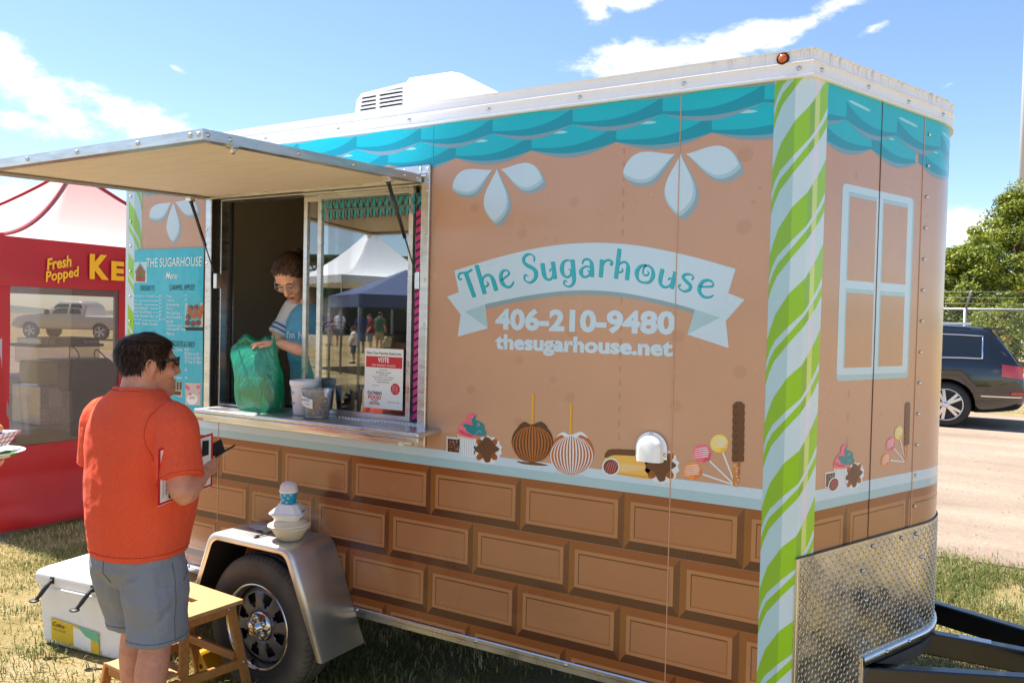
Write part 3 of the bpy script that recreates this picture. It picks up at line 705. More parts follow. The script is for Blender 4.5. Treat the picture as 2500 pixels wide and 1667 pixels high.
# sweets on the ledge
def lens(cx, top, botm, w, xo, sq=1.0):
    # curved stripe of an apple
    n = 8; L_=[]; R_=[]
    for i in range(n+1):
        t = i/n; y = top+(botm-top)*t; b = math.sin(PI*(.12+.80*t))**.6
        L_.append((cx+xo*b-w*b/2,y)); R_.append((cx+xo*b+w*b/2,y))
    return L_+R_[::-1]
def ruffle(cx,cy,r,n=16,d=.1): return [(cx+(r*(1+d*(i%2)))*math.cos(PI*i/n),cy+(r*(1+d*(i%2)))*math.sin(PI*i/n)) for i in range(2*n)]
def applepts(cx,cy,rx,ry):
    out=[]
    for i in range(40):
        t=2*PI*i/40; x=math.cos(t); y=math.sin(t); k=1.0-.13*math.exp(-((t-1.5*PI)/.35)**2)+ .04*math.cos(2*t)
        out.append((cx+rx*x*(1-.10*max(0,y)),cy+ry*y*k))
    return out
def turtle(cx,cy,s):
    P=[(ruffle(cx+6*s,cy+4*s,88*s,14,.12),'paper',2)]
    for k in range(4):
        a=R(45+90*k); c=(cx+62*s*math.cos(a),cy+62*s*math.sin(a))
        P.append((ellpts(c[0],c[1],34*s,22*s,12,a),'caramel',3))
        for j in (-1,0,1):
            d=(math.cos(a),math.sin(a)); e=(-d[1],d[0]); m_=(c[0]+e[0]*j*11*s,c[1]+e[1]*j*11*s); P.append((ellpts(m_[0],m_[1],26*s,2.6*s,8,a),'cocoa_dark',4))
    st=[(-10,-85),(25,-72),(40,-42),(62,-25),(85,-2),(55,22),(30,42),(22,80),(-8,86),(-25,60),(-40,32),(-85,5),(-62,-30),(-42,-48)]
    P.append((crom([(cx+x*s,cy+y*s) for x,y in st],4,True),'cocoa',5)); P.append((spiral_band(cx-5*s,cy-25*s,10*s,28*s,4*s),'cocoa_dark',6)); return P
def spiral_band(cx,cy,r0,r1,w):
    a=[(cx+(r0+(r1-r0)*i/14)*math.cos(-PI*.3+i*.42),cy+(r0+(r1-r0)*i/14)*math.sin(-PI*.3+i*.42)) for i in range(15)]
    b=[(cx+(r0-w+(r1-r0)*i/14)*math.cos(-PI*.3+i*.42),cy+(r0-w+(r1-r0)*i/14)*math.sin(-PI*.3+i*.42)) for i in range(15)]
    return a+b[::-1]
def sq_choc():
    bx=[(112,462),(150,464),(204,474),(206,568),(112,562)]; P=[(bx,'paper',2)]
    for i in range(9):
        x=112+i*11; P.append(([(x,462+i*1.2),(x+6,452+i*1.2),(x+11,463+i*1.2)],'paper',2))
    P.append(([(120,470),(197,478),(196,566),(119,558)],'cocoa',3)); rr_=random.Random(4)
    for k in range(26): x,y=rr_.uniform(124,190),rr_.uniform(480,552); P.append(([(x,y),(x+5,y+3),(x+3,y+6)],'paper',4))
    return P
def cupcake():
    P=[([(188,448),(312,472),(302,602),(206,590)],'paper',2)]
    for k in range(7): x=200+k*15; P.append(([(x,456+k*2),(x+4,457+k*2),(x+5,590+k),(x+2,590+k)],'paper_line',3))
    P.append((crom([(186,440),(250,432),(318,462),(300,474),(240,466),(192,456)],3,True),'custard',4))
    P.append((crom([(190,440),(192,395),(222,362),(246,345),(250,312),(284,298),(318,310),(295,325),(285,365),(330,455),(300,470),(230,456)],4,True),'pink',5))
    P.append((crom([(226,378),(250,372),(290,380),(283,345),(300,318),(318,312),(306,340),(340,358),(366,378),(368,404),(382,430),(372,452),(320,452),(262,432)],4,True),'mint',6))
    P.append((crom([(205,408),(235,430),(290,448),(285,458),(235,446),(200,425)],3,True),'hotpink',7))
    rr_=random.Random(8)
    for k in range(22): x,y=rr_.choice([(325,380),(330,430),(268,318),(225,400)]); x+=rr_.uniform(-22,22); y+=rr_.uniform(-12,12); P.append((ellpts(x,y,2.2,2.2,6),'paper',8))
    return P
def truffle(cx,cy,r):
    P=[(ruffle(cx,cy,r*1.16,20,.07),'paper',5),(ellpts(cx,cy,r,r,24),'cocoa',6)]
    for k in range(5):
        x=cx-r*.62+k*r*.31; h=math.sqrt(max(0,r*r-(x-cx)**2))*.85; P.append((crom([(x-r*.18,cy+h),(x,cy),(x+r*.3,cy-h*.9),(x+r*.36,cy-h*.86),(x+r*.07,cy+2),(x-r*.11,cy+h)],3,True),'pink',7))
    return P
def apple(cx,cy,rx,ry,base_,line,stick,topc,n,lw):
    P=[([(stick[0],stick[1]),(stick[0]+19,stick[1]),(stick[0]+14,cy-ry*.8),(stick[0]-4,cy-ry*.8)],'stick',2),([(stick[0]+12,stick[1]),(stick[0]+19,stick[1]),(stick[0]+14,cy-ry*.8),(stick[0]+9,cy-ry*.8)],'stick_d',3)]
    P.append((applepts(cx,cy,rx,ry),base_,4))
    for k in range(n):
        xo=-rx*.93+2*rx*.93*k/(n-1); P.append((lens(cx,cy-ry*(.90-.25*abs(xo/rx)),cy+ry*.93,lw*(1-.35*abs(xo/rx)),xo),line,5))
    if topc: P.append((crom([(cx-rx*.72,cy-ry*.72),(cx-rx*.4,cy-ry*1.0),(cx-rx*.1,cy-ry*.86),(cx+rx*.1,cy-ry*.9),(cx+rx*.45,cy-ry*1.0),(cx+rx*.75,cy-ry*.70),(cx+rx*.4,cy-ry*.86),(cx+rx*.2,cy-ry*.72),(cx,cy-ry*.82),(cx-rx*.25,cy-ry*.74),(cx-rx*.45,cy-ry*.86)],3,True),topc,6))
    return P
def pop(c,r,end,a,b,kk):
    d=Vector((end[0]-c[0],end[1]-c[1])); d.normalize(); p=Vector((-d.y,d.x)); s=Vector(c)+d*r*.8; e=Vector(end)
    P=[([tuple(s+p*6),tuple(s-p*6),tuple(e-p*5),tuple(e+p*5)],'paper',3),(ellpts(c[0],c[1],r,r,24),a,4),(ellpts(c[0]+d.x*r*.95,c[1]+d.y*r*.95,14,12,12),b,3)]
    P.append((crom([(c[0]+r*.99,c[1]-r*.1),(c[0]+r*.8,c[1]+r*.6),(c[0]+r*.1,c[1]+r*.98),(c[0]+r*.35,c[1]+r*.35)],4,True),b,5))
    for k in range(5):
        y=c[1]-r*.62+k*r*.24; h=math.sqrt(max(0,r*r-(y-c[1])**2))*.9; P.append((crom([(c[0]-h,y+8),(c[0],y-2),(c[0]+h*.75,y-r*.05),(c[0]+h*.75,y+3),(c[0],y+3),(c[0]-h,y+11)],3,True),'paper',6))
    return P
def pretzel():
    P=[([(2047,628),(2098,634),(2088,790),(2070,798),(2046,790)],'pretzel',3),([(2078,632),(2098,634),(2088,790),(2078,794)],'caramel',4)]; rr_=random.Random(2)
    for k in range(24): x,y=rr_.uniform(2052,2090),rr_.uniform(645,785); P.append((ellpts(x,y,3,3,6),'paper',5))
    L_=[];R_=[]
    for i in range(33):
        y=222+i*12.7; c=2086-(y-222)*.014; b=4*abs(math.sin(i*PI/4)); w=(38+b) if i>1 else (18 if i==0 else 32)
        L_.append((c-w,y)); R_.append((c+w,y))
    P.append((L_+R_[::-1],'cocoa',6))
    for k in range(8): P.append((crom([(2056,262+k*51),(2075,246+k*51),(2082,252+k*51),(2062,270+k*51)],3,True),'cocoa_dark',7))
    return P
ec=[(crom([(1180,602),(1250,578),(1460,582),(1500,640),(1495,742),(1270,712),(1185,690)],3,True),'custard',2),([(1190,690),(1270,700),(1495,728),(1495,742),(1270,712)],'custard_d',3),(crom([(1178,594),(1192,560),(1230,542),(1400,548),(1480,562),(1470,590),(1300,584),(1235,584),(1195,600)],4,True),'cocoa',4),([(1290,640),(1450,652),(1455,680),(1285,700)],'custard_l',3)]
def sweets(name, P, F, parent): return dec(name, [([F(*q) for q in poly],mt,l+3) for poly,mt,l in P], parent)
sweets('printed_chocolate_square',sq_choc(),ZB,side); sweets('printed_cupcake',cupcake(),ZB,side); sweets('printed_turtle_candy',turtle(385,545,1.0),ZB,side)
ap=apple(692,497,141,140,'cocoa_dark','caramel',(688,170),'cocoa_dark',13,13)+[(crom([(585,622),(650,630),(720,632),(800,652),(720,652),(620,640)],3,True),'cocoa',3)]
sweets('printed_caramel_apple',ap,ZB,side)
ap=apple(957,573,152,148,'caramel','paper',(945,235),'paper',14,11)+[(crom([(836,695),(900,705),(980,704),(1066,730),(980,728),(880,716)],3,True),'paper_line',3)]
sweets('printed_caramel_apple',ap,ZB,side)
sweets('printed_eclair',ec,ZB,side); sweets('printed_truffle',truffle(1222,662,50),ZB,side); sweets('printed_turtle_candy',turtle(1560,655,1.22),ZB,side)
sweets('printed_cake_pop',pop((1775,688),60,(2048,782),'orange_pop','orange_d',0),ZB,side); sweets('printed_cake_pop',pop((1838,572),61,(2048,775),'pink','hotpink',1),ZB,side); sweets('printed_cake_pop',pop((1955,504),62,(2048,745),'lemon','lemon_d',2),ZB,side)
sweets('printed_pretzel_rod',pretzel(),ZB,side)
# the same sweets on the nose panel
def VPX(x,y):
    P = px_on(x,y,(-math.sin(VA),math.cos(VA),0),0); return (P.x*VD.x+P.y*VD.y, P.z)
ZV = lambda a,b: VPX(1960+a/3.92, 930+b/3.92)
def affine(p0,q0,p1,q1):
    # zoom-frame points p0,p1 of the side motif go to nose points q0,q1
    w0,w1 = ZB(*p0),ZB(*p1); su=(q1[0]-q0[0])/(w1[0]-w0[0]); sz=(q1[1]-q0[1])/(w1[1]-w0[1])
    return lambda a,b: (q0[0]+(ZB(a,b)[0]-w0[0])*su, q0[1]+(ZB(a,b)[1]-w0[1])*sz)
A1 = affine((120,560),ZV(218,1015),(470,300),ZV(575,560))
sweets('printed_chocolate_square',sq_choc(),A1,nose); sweets('printed_cupcake',cupcake(),A1,nose); sweets('printed_turtle_candy',turtle(385,545,1.0),A1,nose); sweets('printed_truffle',truffle(190,560,42),A1,nose)
A2 = affine((1715,795),ZV(748,868),(2128,218),ZV(1027,192))
sweets('printed_cake_pop',pop((1775,700),60,(2048,782),'orange_pop','orange_d',0),A2,nose); sweets('printed_cake_pop',pop((1838,572),61,(2048,775),'pink','hotpink',1),A2,nose); sweets('printed_cake_pop',pop((1955,490),62,(2048,745),'lemon','lemon_d',2),A2,nose); sweets('printed_pretzel_rod',pretzel(),A2,nose)
# ------------------------------------------------------------------ serving window, awning, running gear, hitch
def glassmat(name, refl, tint, rough=0.0):
    m = bpy.data.materials.new(name); m.use_nodes = True; M[name] = m; k = NT(m); k.N.clear()
    o = k.n('ShaderNodeOutputMaterial'); mx = k.n('ShaderNodeMixShader'); t = k.n('ShaderNodeBsdfTransparent'); t.inputs[0].default_value = tint
    g = k.n('ShaderNodeBsdfGlossy'); g.inputs['Roughness'].default_value = rough; g.inputs[0].default_value = (.95,.97,1,1)
    fr = k.n('ShaderNodeFresnel', i_IOR=1.5); mr = k.n('ShaderNodeMapRange'); mr.inputs[3].default_value = refl; mr.inputs[4].default_value = 1.0; k.l(fr.outputs[0], mr.inputs[0])
    k.l(mr.outputs[0], mx.inputs[0]); k.l(t.outputs[0], mx.inputs[1]); k.l(g.outputs[0], mx.inputs[2]); k.l(mx.outputs[0], o.inputs[0]); return m
glassmat('window_glass', .20, (.80,.84,.82,1))
glassmat('clear_film', .05, (.44,.40,.38,1), .05)
def filmveil(nm='clear_film',c=(150,132,124),f=.28):
    m=M[nm]; k=NT(m); o=[n for n in k.N if n.type=='OUTPUT_MATERIAL'][0]; src=o.inputs[0].links[0].from_socket; d=k.n('ShaderNodeBsdfDiffuse'); d.inputs[0].default_value=srgb(*c); mx=k.n('ShaderNodeMixShader'); mx.inputs[0].default_value=f; k.l(src,mx.inputs[1]); k.l(d.outputs[0],mx.inputs[2]); k.l(mx.outputs[0],o.inputs[0])
filmveil()
# outer aluminium frame
mb = MB(); fx0,fx1,fz0,fz1 = -3.088,-1.606,1.250,2.516; w = .045
for a in ((fx0,fx0+w,fz0,fz1),(fx1-w,fx1,fz0,fz1),(fx0+w,fx1-w,fz1-w,fz1),(fx0+w,fx1-w,fz0,fz0+w)): mb.box(a[0],a[1],-.018,-.0035,a[2],a[3])
frame = part('window_frame', mb, ['alu'], bevel=.004)
for z in (1.30,1.42,1.6,1.8,2.0,2.2,2.4,2.495): put_bolt(frame,(fx1-.014,-.018,z),(0,-1,0),BOLTA,'rivet')
for z in (1.5,1.75,1.95,2.1,2.28): put_bolt(frame,(fx0+.012,-.018,z),(0,-1,0),BOLTA,'rivet')
for X in (-3.03,-2.85,-2.66,-2.46,-2.28,-2.12,-1.95,-1.80,-1.70): put_bolt(frame,(X,-.018,1.272),(0,-1,0),BOLT,'bolt')
for X in (-1.66,-1.75): put_bolt(frame,(X,-.018,2.497),(0,-1,0),BOLTA,'rivet')
# jamb lining, rubber and tracks
mb = MB(); mb.box(OX0+.001,OX0+.012,-.002,.028,OZ0,OZ1); mb.build('gasket','black_rubber',frame)
mb = MB(); mb.box(OX1-.012,OX1-.001,-.002,.028,OZ0,OZ1); mb.build('gasket','black_rubber',frame)
mb = MB(); mb.box(OX0+.001,OX0+.03,.03,.12,OZ0,OZ1); mb.box(OX1-.03,OX1-.001,.03,.12,OZ0,OZ1); mb.box(OX0+.03,OX1-.03,.02,.12,OZ1-.035,OZ1-.001); mb.box(OX0+.03,OX1-.03,.05,.12,OZ0+.0,OZ0+.045); mb.build('window_track','alu',frame,bevel=.003)
mb = MB(); mb.box(OX0+.031,OX0+.045,.085,.10,OZ0+.046,OZ1-.036); mb.build('track_seal','black_rubber',frame)
# two sliding panes pushed to the right
def pane(x0,x1,y,parent,stile=.026):
    mb = MB()
    for a in ((x0,x0+stile,OZ0+.046,OZ1-.036),(x1-stile,x1,OZ0+.046,OZ1-.036),(x0+stile,x1-stile,OZ0+.046,OZ0+.07),(x0+stile,x1-stile,OZ1-.06,OZ1-.036)): mb.box(a[0],a[1],y-.011,y+.011,a[2],a[3])
    o = mb.build('sliding_pane','alu',parent,bevel=.002)
    mb = MB(); mb.add([(x0+stile,y,OZ0+.07),(x1-stile,y,OZ0+.07),(x1-stile,y,OZ1-.06),(x0+stile,y,OZ1-.06)],[(0,1,2,3)]); mb.build('glass','window_glass',o); return o
xa = WP(703*1.06293,700,.098)[0]; xb = WP(735*1.06293,700,.06)[0]; xr_ = WP(944*1.06293,700,.06)[0]
pane(xb-.013,xr_+.013,.06,frame); 
pane(xa-.013,OX1-.032,.098,frame)
# pink and black candy tape down the right jamb, teal paper border along the top
mat('tape_black', srgb(36,22,30), .4); mat('tape_pink', srgb(222,40,150), .45); mat('teal_paper', srgb(40,164,190), .6)
tx0,tx1 = WP(953*1.063,700,.045)[0], WP(967*1.063,700,.045)[0]
mb = MB(); mb.box(tx0,tx1,.044,.047,OZ0+.05,OZ1-.12); tp = mb.build('candy_tape','tape_black',frame)
nst = 26
for k in range(nst):
    z = OZ0+.06+k*(OZ1-OZ0-.20)/nst; mb = MB(); mb.add([(tx0+.002,.0432,z),(tx1-.002,.0432,z+.016),(tx1-.002,.0432,z+.04),(tx0+.002,.0432,z+.024)],[(0,1,2,3)]); mb.build('tape_stripe','tape_pink',tp)
bx0,bx1 = xb+.01, OX1-.015
mb = MB(); mb.box(bx0,bx1,.0445,.0455,OZ1-.070,OZ1-.067); mb.box(bx0,bx1,.0445,.0455,OZ1-.118,OZ1-.116); bun = mb.build('paper_border','teal_paper',frame)
n = 17
for r_ in range(2):
    for k in range(n):
        x = bx0+(bx1-bx0)*k/n; wd = (bx1-bx0)/n; z1 = OZ1-.070-.048*r_; mb = MB()
        P = [(x+wd*.05,z1),(x+wd*.95,z1),(x+wd*.92,z1-.040),(x+wd*.6,z1-.046)] if r_ else [(x+wd*.05,z1),(x+wd*.92,z1),(x+wd*.86,z1-.038),(x+wd*.25,z1-.042)]
        hole = [(x+wd*.35,z1-.006),(x+wd*.75,z1-.006),(x+wd*.7,z1-.032),(x+wd*.5,z1-.034)]
        mb.prism([P[1],P[2],P[3],(x+wd*.62,z1-.008)],'y',.0436,.0441); mb.prism([P[0],(P[0][0]+wd*.12,z1),(x+wd*.5,z1-.04),(x+wd*.42,z1-.04)],'y',.0442,.0450); mb.build('paper_flag','teal_paper',bun)
# counter shelf
mb = MB(); mb.box(-2.972,-1.528,-.172,.125,1.318,1.338)
shelf = part('counter_shelf', mb, ['alu'], bevel=.006)
mb = MB(); mb.box(-2.97,-1.53,-.170,-.158,1.293,1.317); mb.build('shelf_lip','alu',shelf,bevel=.004)
mb = MB(); mb.box(-2.15,-1.66,.0,.02,1.3385,1.3415); mb.build('piano_hinge','alu_trim',shelf)
for k in range(24): mb = MB(); mb.tube([(-2.148+k*.0203,.01,1.343),(-2.131+k*.0203,.01,1.343)],.004,6); mb.build('hinge_knuckle','alu_trim',shelf)
mb = MB(); mb.tube([(-1.72,-.03,1.262),(-1.67,-.03,1.266)],.006,8); mb.box(-1.735,-1.715,-.04,-.019,1.25,1.27); mb.build('latch','white_plastic',shelf)

# awning door
AX0,AX1 = -3.072,-1.642; AL = 1.17; ang = math.atan2(2.471-2.421,1.163)
AM = Matrix.Translation((0,-.03,2.472)) @ Matrix.Rotation(ang,4,'X')
awn = MB(); awn.M = AM
for a in ((AX0,AX1,-AL,-AL+.028),(AX0,AX1,-.028,0),(AX0,AX0+.028,-AL+.028,-.028),(AX1-.028,AX1,-AL+.028,-.028)): awn.box(a[0],a[1],a[2],a[3],-.036,0)
for a in ((AX0+.028,AX1-.028,-AL+.028,-AL+.05),(AX0+.028,AX0+.05,-AL+.05,-.03),(AX1-.05,AX1-.028,-AL+.05,-.03)): awn.box(a[0],a[1],a[2],a[3],-.0345,-.031)
awning = part('awning', awn, ['alu'], bevel=.003, label='raised awning door with cream underside')
mb = MB(); mb.M = AM; mb.box(AX0+.0285,AX1-.0285,-AL+.0285,-.0285,-.022,-.003); mb.build('awning_panel',['plywood'],awning)
mb = MB(); mb.M = AM; mb.box(AX0+.03,AX1-.03,-AL+.03,-.03,-.0025,-.0005); mb.build('awning_skin','white_trim',awning)
for X in (AX1-.02,AX1-.06,AX1-.33,AX1-.68,AX1-1.0): put_bolt(awning, AM@Vector((X,-AL,-.018)),(0,-1,0),BOLT,'bolt')
for y in (-.03,-.12,-AL+.02,-AL+.11,-.45,-.75): put_bolt(awning, AM@Vector((AX1,y,-.018)),(1,0,0),BOLT,'bolt')
def latch(X,y):
    mb = MB(); mb.M = AM@Matrix.Translation((X,y,-.036)); mb.box(-.018,.018,-.012,.012,-.006,0); mb.lathe([(.009,-.006),(.011,-.018),(.007,-.026),(.0001,-.027)],n=10); mb.tube([(0,-.002,-.016),(.024,-.004,-.014)],.004,6); mb.build('latch','steel',awning)
latch(AX1-.014,-AL+.13); latch(AX0+.02,-AL+.04)
def strut(top,botm,name='gas_strut'):
    t,b = Vector(top),Vector(botm); m_ = t+(b-t)*.55
    mb = MB(); mb.tube([t,m_],.0085,10); mb.tube([m_,b],.0035,8,); mb.ell(t,.011,.011,.011,8,6); mb.ell(b,.012,.012,.012,8,6); o = part(name, mb, ['black_metal'])
    mb = MB(); mb.box(t.x-.02,t.x+.02,t.y-.02,t.y+.01,t.z+.004,t.z+.03); mb.build('strut_bracket','alu_trim',o,bevel=.003); mb = MB(); mb.box(b.x-.004,b.x+.02,b.y-.02,b.y+.02,b.z-.04,b.z+.04); mb.build('strut_bracket','alu_trim',o,bevel=.003)
strut((-1.69,-.20,2.408),(-1.672,-.002,2.0)); strut((-3.03,-.155,2.405),(-3.012,-.002,2.005))
mb = MB(); mb.tube([(AX0,-.02,2.470),(AX1+.02,-.02,2.470)],.008,8); mb.box(AX0,AX1,-.012,-.002,2.45,2.49); part('awning_hinge', mb, ['alu_trim'])

# fender
def fend_prof(ins=0.0):
    c = [(-2.872,.285),(-2.71,.70),(-2.655,.762),(-2.20,.762),(-2.135,.72),(-1.946,.285)]
    raw = [(-2.875+ins*.95,.285),(-2.70+ins*.6,.735-ins*.2),(-2.66,.762-ins),(-2.19,.762-ins),(-2.13-ins*.6,.725-ins*.2),(-1.946-ins*.95,.285)]
    pts=[raw[0]]
    # straight legs, rounded shoulders
    Lg = [(-2.875+ins,.285),(-2.70+ins,.762-ins),(-2.155-ins,.762-ins),(-1.946-ins,.285)]; out=[Lg[0]]; rad=.075-ins*.5
    for i in (1,2):
        p,a,b = Vector(Lg[i]),Vector(Lg[i-1]),Vector(Lg[i+1]); d0=(a-p).normalized(); d1=(b-p).normalized(); an=d0.angle(d1); L_=rad/math.tan(an/2)
        s,e = p+d0*L_,p+d1*L_; c=p+(d0+d1).normalized()*(rad/math.sin(an/2))
        a0=math.atan2(s.y-c.y,s.x-c.x); a1=math.atan2(e.y-c.y,e.x-c.x)
        while a1>a0: a1-=2*PI
        for k in range(9): t=a0+(a1-a0)*k/8; out.append((c.x+rad*math.cos(t),c.y+rad*math.sin(t)))
    out.append(Lg[3]); return out
p0 = fend_prof(0); p1 = fend_prof(.012); p2 = fend_prof(.030)
mb = MB(); rows = [[(x,-.004,z) for x,z in p0],[(x,-.270,z) for x,z in p0]]
for a in range(1,5):
    t = a/4*PI/2; q = [(u[0]*(1-(1-math.cos(t)))+v[0]*(1-math.cos(t)),u[1]*math.cos(t)+v[1]*(1-math.cos(t))) for u,v in zip(p0,p1)]
    rows.append([(x,-.270-.016*math.sin(t),z) for x,z in q])
rows.append([(x,-.286,z) for x,z in p2])
mb.grid(rows, 0, True); fender = part('fender', mb, ['alu_fender'], solid=.003)
mb = MB(); pi_ = fend_prof(.006); mb.grid([[(x,-.006,z) for x,z in pi_],[(x,-.268,z) for x,z in pi_]],0,True); mb.build('fender_liner','black_rubber',fender)
# wheel
WC = Vector((-2.411,-.148,.337))
def tyre_mat():
    m = mat('tyre', srgb(58,54,50), .8, var=.25, vscale=14); k = NT(m); b = k.N['Principled BSDF']
    tc = k.n('ShaderNodeTexCoord'); mp = k.n('ShaderNodeMapping'); mp.inputs['Location'].default_value = (-WC.x,-WC.y,-WC.z); k.l(tc.outputs['Object'], mp.inputs[0])
    sp = k.n('ShaderNodeSeparateXYZ'); k.l(mp.outputs[0], sp.inputs[0])
    an = k.n('ShaderNodeMath', operation='ARCTAN2'); k.l(sp.outputs[0], an.inputs[0]); k.l(sp.outputs[2], an.inputs[1])
    w = k.n('ShaderNodeMath', operation='MULTIPLY'); k.l(an.outputs[0], w.inputs[0]); w.inputs[1].default_value = 70
    yy = k.n('ShaderNodeMath', operation='MULTIPLY_ADD'); k.l(sp.outputs[1], yy.inputs[0]); yy.inputs[1].default_value = 60; k.l(w.outputs[0], yy.inputs[2])
    sn = k.n('ShaderNodeMath', operation='SINE'); k.l(yy.outputs[0], sn.inputs[0])
    rr_ = k.n('ShaderNodeVectorMath', operation='LENGTH'); cx = k.n('ShaderNodeCombineXYZ'); k.l(sp.outputs[0], cx.inputs[0]); k.l(sp.outputs[2], cx.inputs[1]); k.l(cx.outputs[0], rr_.inputs[0])
    g = k.n('ShaderNodeMapRange'); k.l(rr_.outputs['Value'], g.inputs[0]); g.inputs[1].default_value = .318; g.inputs[2].default_value = .328
    st = k.n('ShaderNodeMapRange'); k.l(sn.outputs[0], st.inputs[0]); st.inputs[1].default_value = .75; st.inputs[2].default_value = .95; st.inputs[3].default_value = 1; st.inputs[4].default_value = 0
    mu = k.n('ShaderNodeMath', operation='SUBTRACT'); mu.inputs[0].default_value = 1; k.l(st.outputs[0], mu.inputs[1]); m2 = k.n('ShaderNodeMath', operation='MULTIPLY'); k.l(mu.outputs[0], m2.inputs[0]); k.l(g.outputs[0], m2.inputs[1])
    iv = k.n('ShaderNodeMath', operation='SUBTRACT'); iv.inputs[0].default_value = 1; k.l(m2.outputs[0], iv.inputs[1])
    bp = k.n('ShaderNodeBump', i_Strength=1.0, i_Distance=.006); k.l(iv.outputs[0], bp.inputs['Height']); k.l(bp.outputs[0], b.inputs['Normal'])
    # road dust on the shoulder and the side wall
    nz = k.n('ShaderNodeTexNoise', i_Scale=9, i_Detail=5); k.l(mp.outputs[0], nz.inputs['Vector'])
    d1 = k.n('ShaderNodeMapRange'); k.l(rr_.outputs['Value'], d1.inputs[0]); d1.inputs[1].default_value = .24; d1.inputs[2].default_value = .315
    d2 = k.n('ShaderNodeMath', operation='MULTIPLY'); k.l(d1.outputs[0], d2.inputs[0]); k.l(nz.outputs[0], d2.inputs[1])
    mx = k.n('ShaderNodeMixRGB'); k.l(d2.outputs[0], mx.inputs[0]); mx.inputs[1].default_value = srgb(50,46,43); mx.inputs[2].default_value = srgb(120,108,94); k.l(mx.outputs[0], b.inputs['Base Color'])
tyre_mat(); mat('rim_grey', srgb(112,110,114), .38, metal=.5, var=.08)
wheel = MB()
wheel.lathe([(.200,.07),(.200,-.07)], c=WC, ax='y', n=64); wh = part('wheel', wheel, ['black_metal'])
tp_ = []
for r,h in [(.198,.085),(.215,.095),(.25,.105),(.285,.105),(.31,.098),(.328,.085),(.338,.07),(.342,.05),(.336,.047),(.336,.041),(.344,.038),(.346,.015),(.339,.012),(.339,.004),(.346,.002)]: tp_.append((r,h))
tp_ = tp_+[(r,-h) for r,h in reversed(tp_)]
mb = MB(); mb.lathe(tp_, c=WC, ax='y', n=96); mb.build('tyre','tyre',wh)
mb = MB(); mb.lathe([(.2075,-.083),(.2085,-.092),(.205,-.097),(.199,-.094),(.194,-.086),(.190,-.07),(.186,-.055),(.184,-.03)], c=WC, ax='y', n=72); mb.build('rim_ring','chrome',wh)
# spoke disc with eight windows
mb = MB(); na = 64; rads = [(.070,-.060),(.090,-.064),(.112,-.066),(.157,-.060),(.166,-.054),(.174,-.046),(.185,-.040)]
def pt(i,j): r,h = rads[j]; t = 2*PI*i/na+.1; return (WC.x+r*math.cos(t),WC.y+h,WC.z+r*math.sin(t))
for i in range(na):
    for j in range(len(rads)-1):
        m8 = i%8
        if j == 3-1 and m8 in (2,3,4,5): continue     # window
        if j == 1 and m8 in (3,4): continue
        if j == 3 and m8 in (1,2,3,4,5,6) and False: continue
        mb.add([pt(i,j),pt(i+1,j),pt(i+1,j+1),pt(i,j+1)],[(0,1,2,3)],0,True)
dsc = mb.build('rim_disc','rim_grey',wh,fix=True,solid=.005)
mb = MB(); mb.lathe([(.001,-.02),(.188,-.02)], c=WC, ax='y', n=32); mb.build('brake_drum','black_rubber',wh)
mb = MB(); mb.lathe([(.072,-.062),(.070,-.074),(.062,-.082),(.040,-.088),(.034,-.092),(.033,-.118),(.028,-.123),(.001,-.124)], c=WC, ax='y', n=40)
for k in range(5):
    t = 2*PI*k/5+.5; c = WC+Vector((.046*math.cos(t),-.082,.046*math.sin(t))); mb.ell(c,.015,.020,.015,12,8)
mb.build('hub_cap','chrome',wh)
mb = MB(); mb.tube([WC+Vector((-.06,-.055,-.165)),WC+Vector((-.05,-.085,-.155))],.005,8); mb.build('valve_stem','black_rubber',wh)

# roof air conditioner
ac = MB(); Y0,Y1 = .66,1.44
ac.prism([(-2.295,2.80),(-2.29,3.15),(-2.26,3.170),(-1.98,3.166),(-1.92,3.150),(-1.60,2.97),(-1.52,2.86),(-1.51,2.80)],'y',Y0,Y1)
acu = part('air_conditioner', ac, ['white_plastic'], bevel=.02, seg=3, fix=True)
mb = MB(); mb.prism([(-2.72,2.80),(-2.668,3.10),(-2.635,3.135),(-2.302,3.158),(-2.302,2.80)],'y',Y0+.03,Y1-.02); mb.build('rear_shroud','white_plastic',acu,bevel=.012,seg=3,fix=True)
mb = MB(); mb.prism([(-2.655,2.90),(-2.615,3.112),(-2.325,3.128),(-2.325,2.90)],'y',Y0+.026,Y0+.0285); mb.build('grille_recess','black_rubber',acu,fix=True)
for k in range(10):
    z = 2.905+k*.0222; xo = -2.655+(z-2.90)*.19; mb = MB(); mb.add([(xo-.006,Y0+.024,z),(-2.32,Y0+.024,z+.003),(-2.32,Y0+.024,z+.0145),(xo-.004,Y0+.024,z+.0115),(xo-.006,Y0+.008,z-.002),(-2.32,Y0+.008,z+.001),(-2.32,Y0+.008,z+.0105),(xo-.004,Y0+.008,z+.0075)],[(0,3,2,1),(4,5,6,7),(0,1,5,4),(1,2,6,5),(2,3,7,6),(3,0,4,7)]); mb.build('louvre','white_plastic',acu)
mb = MB(); mb.box(-2.495,-2.478,Y0+.004,Y0+.02,2.90,3.125); mb.build('grille_bar','white_plastic',acu)

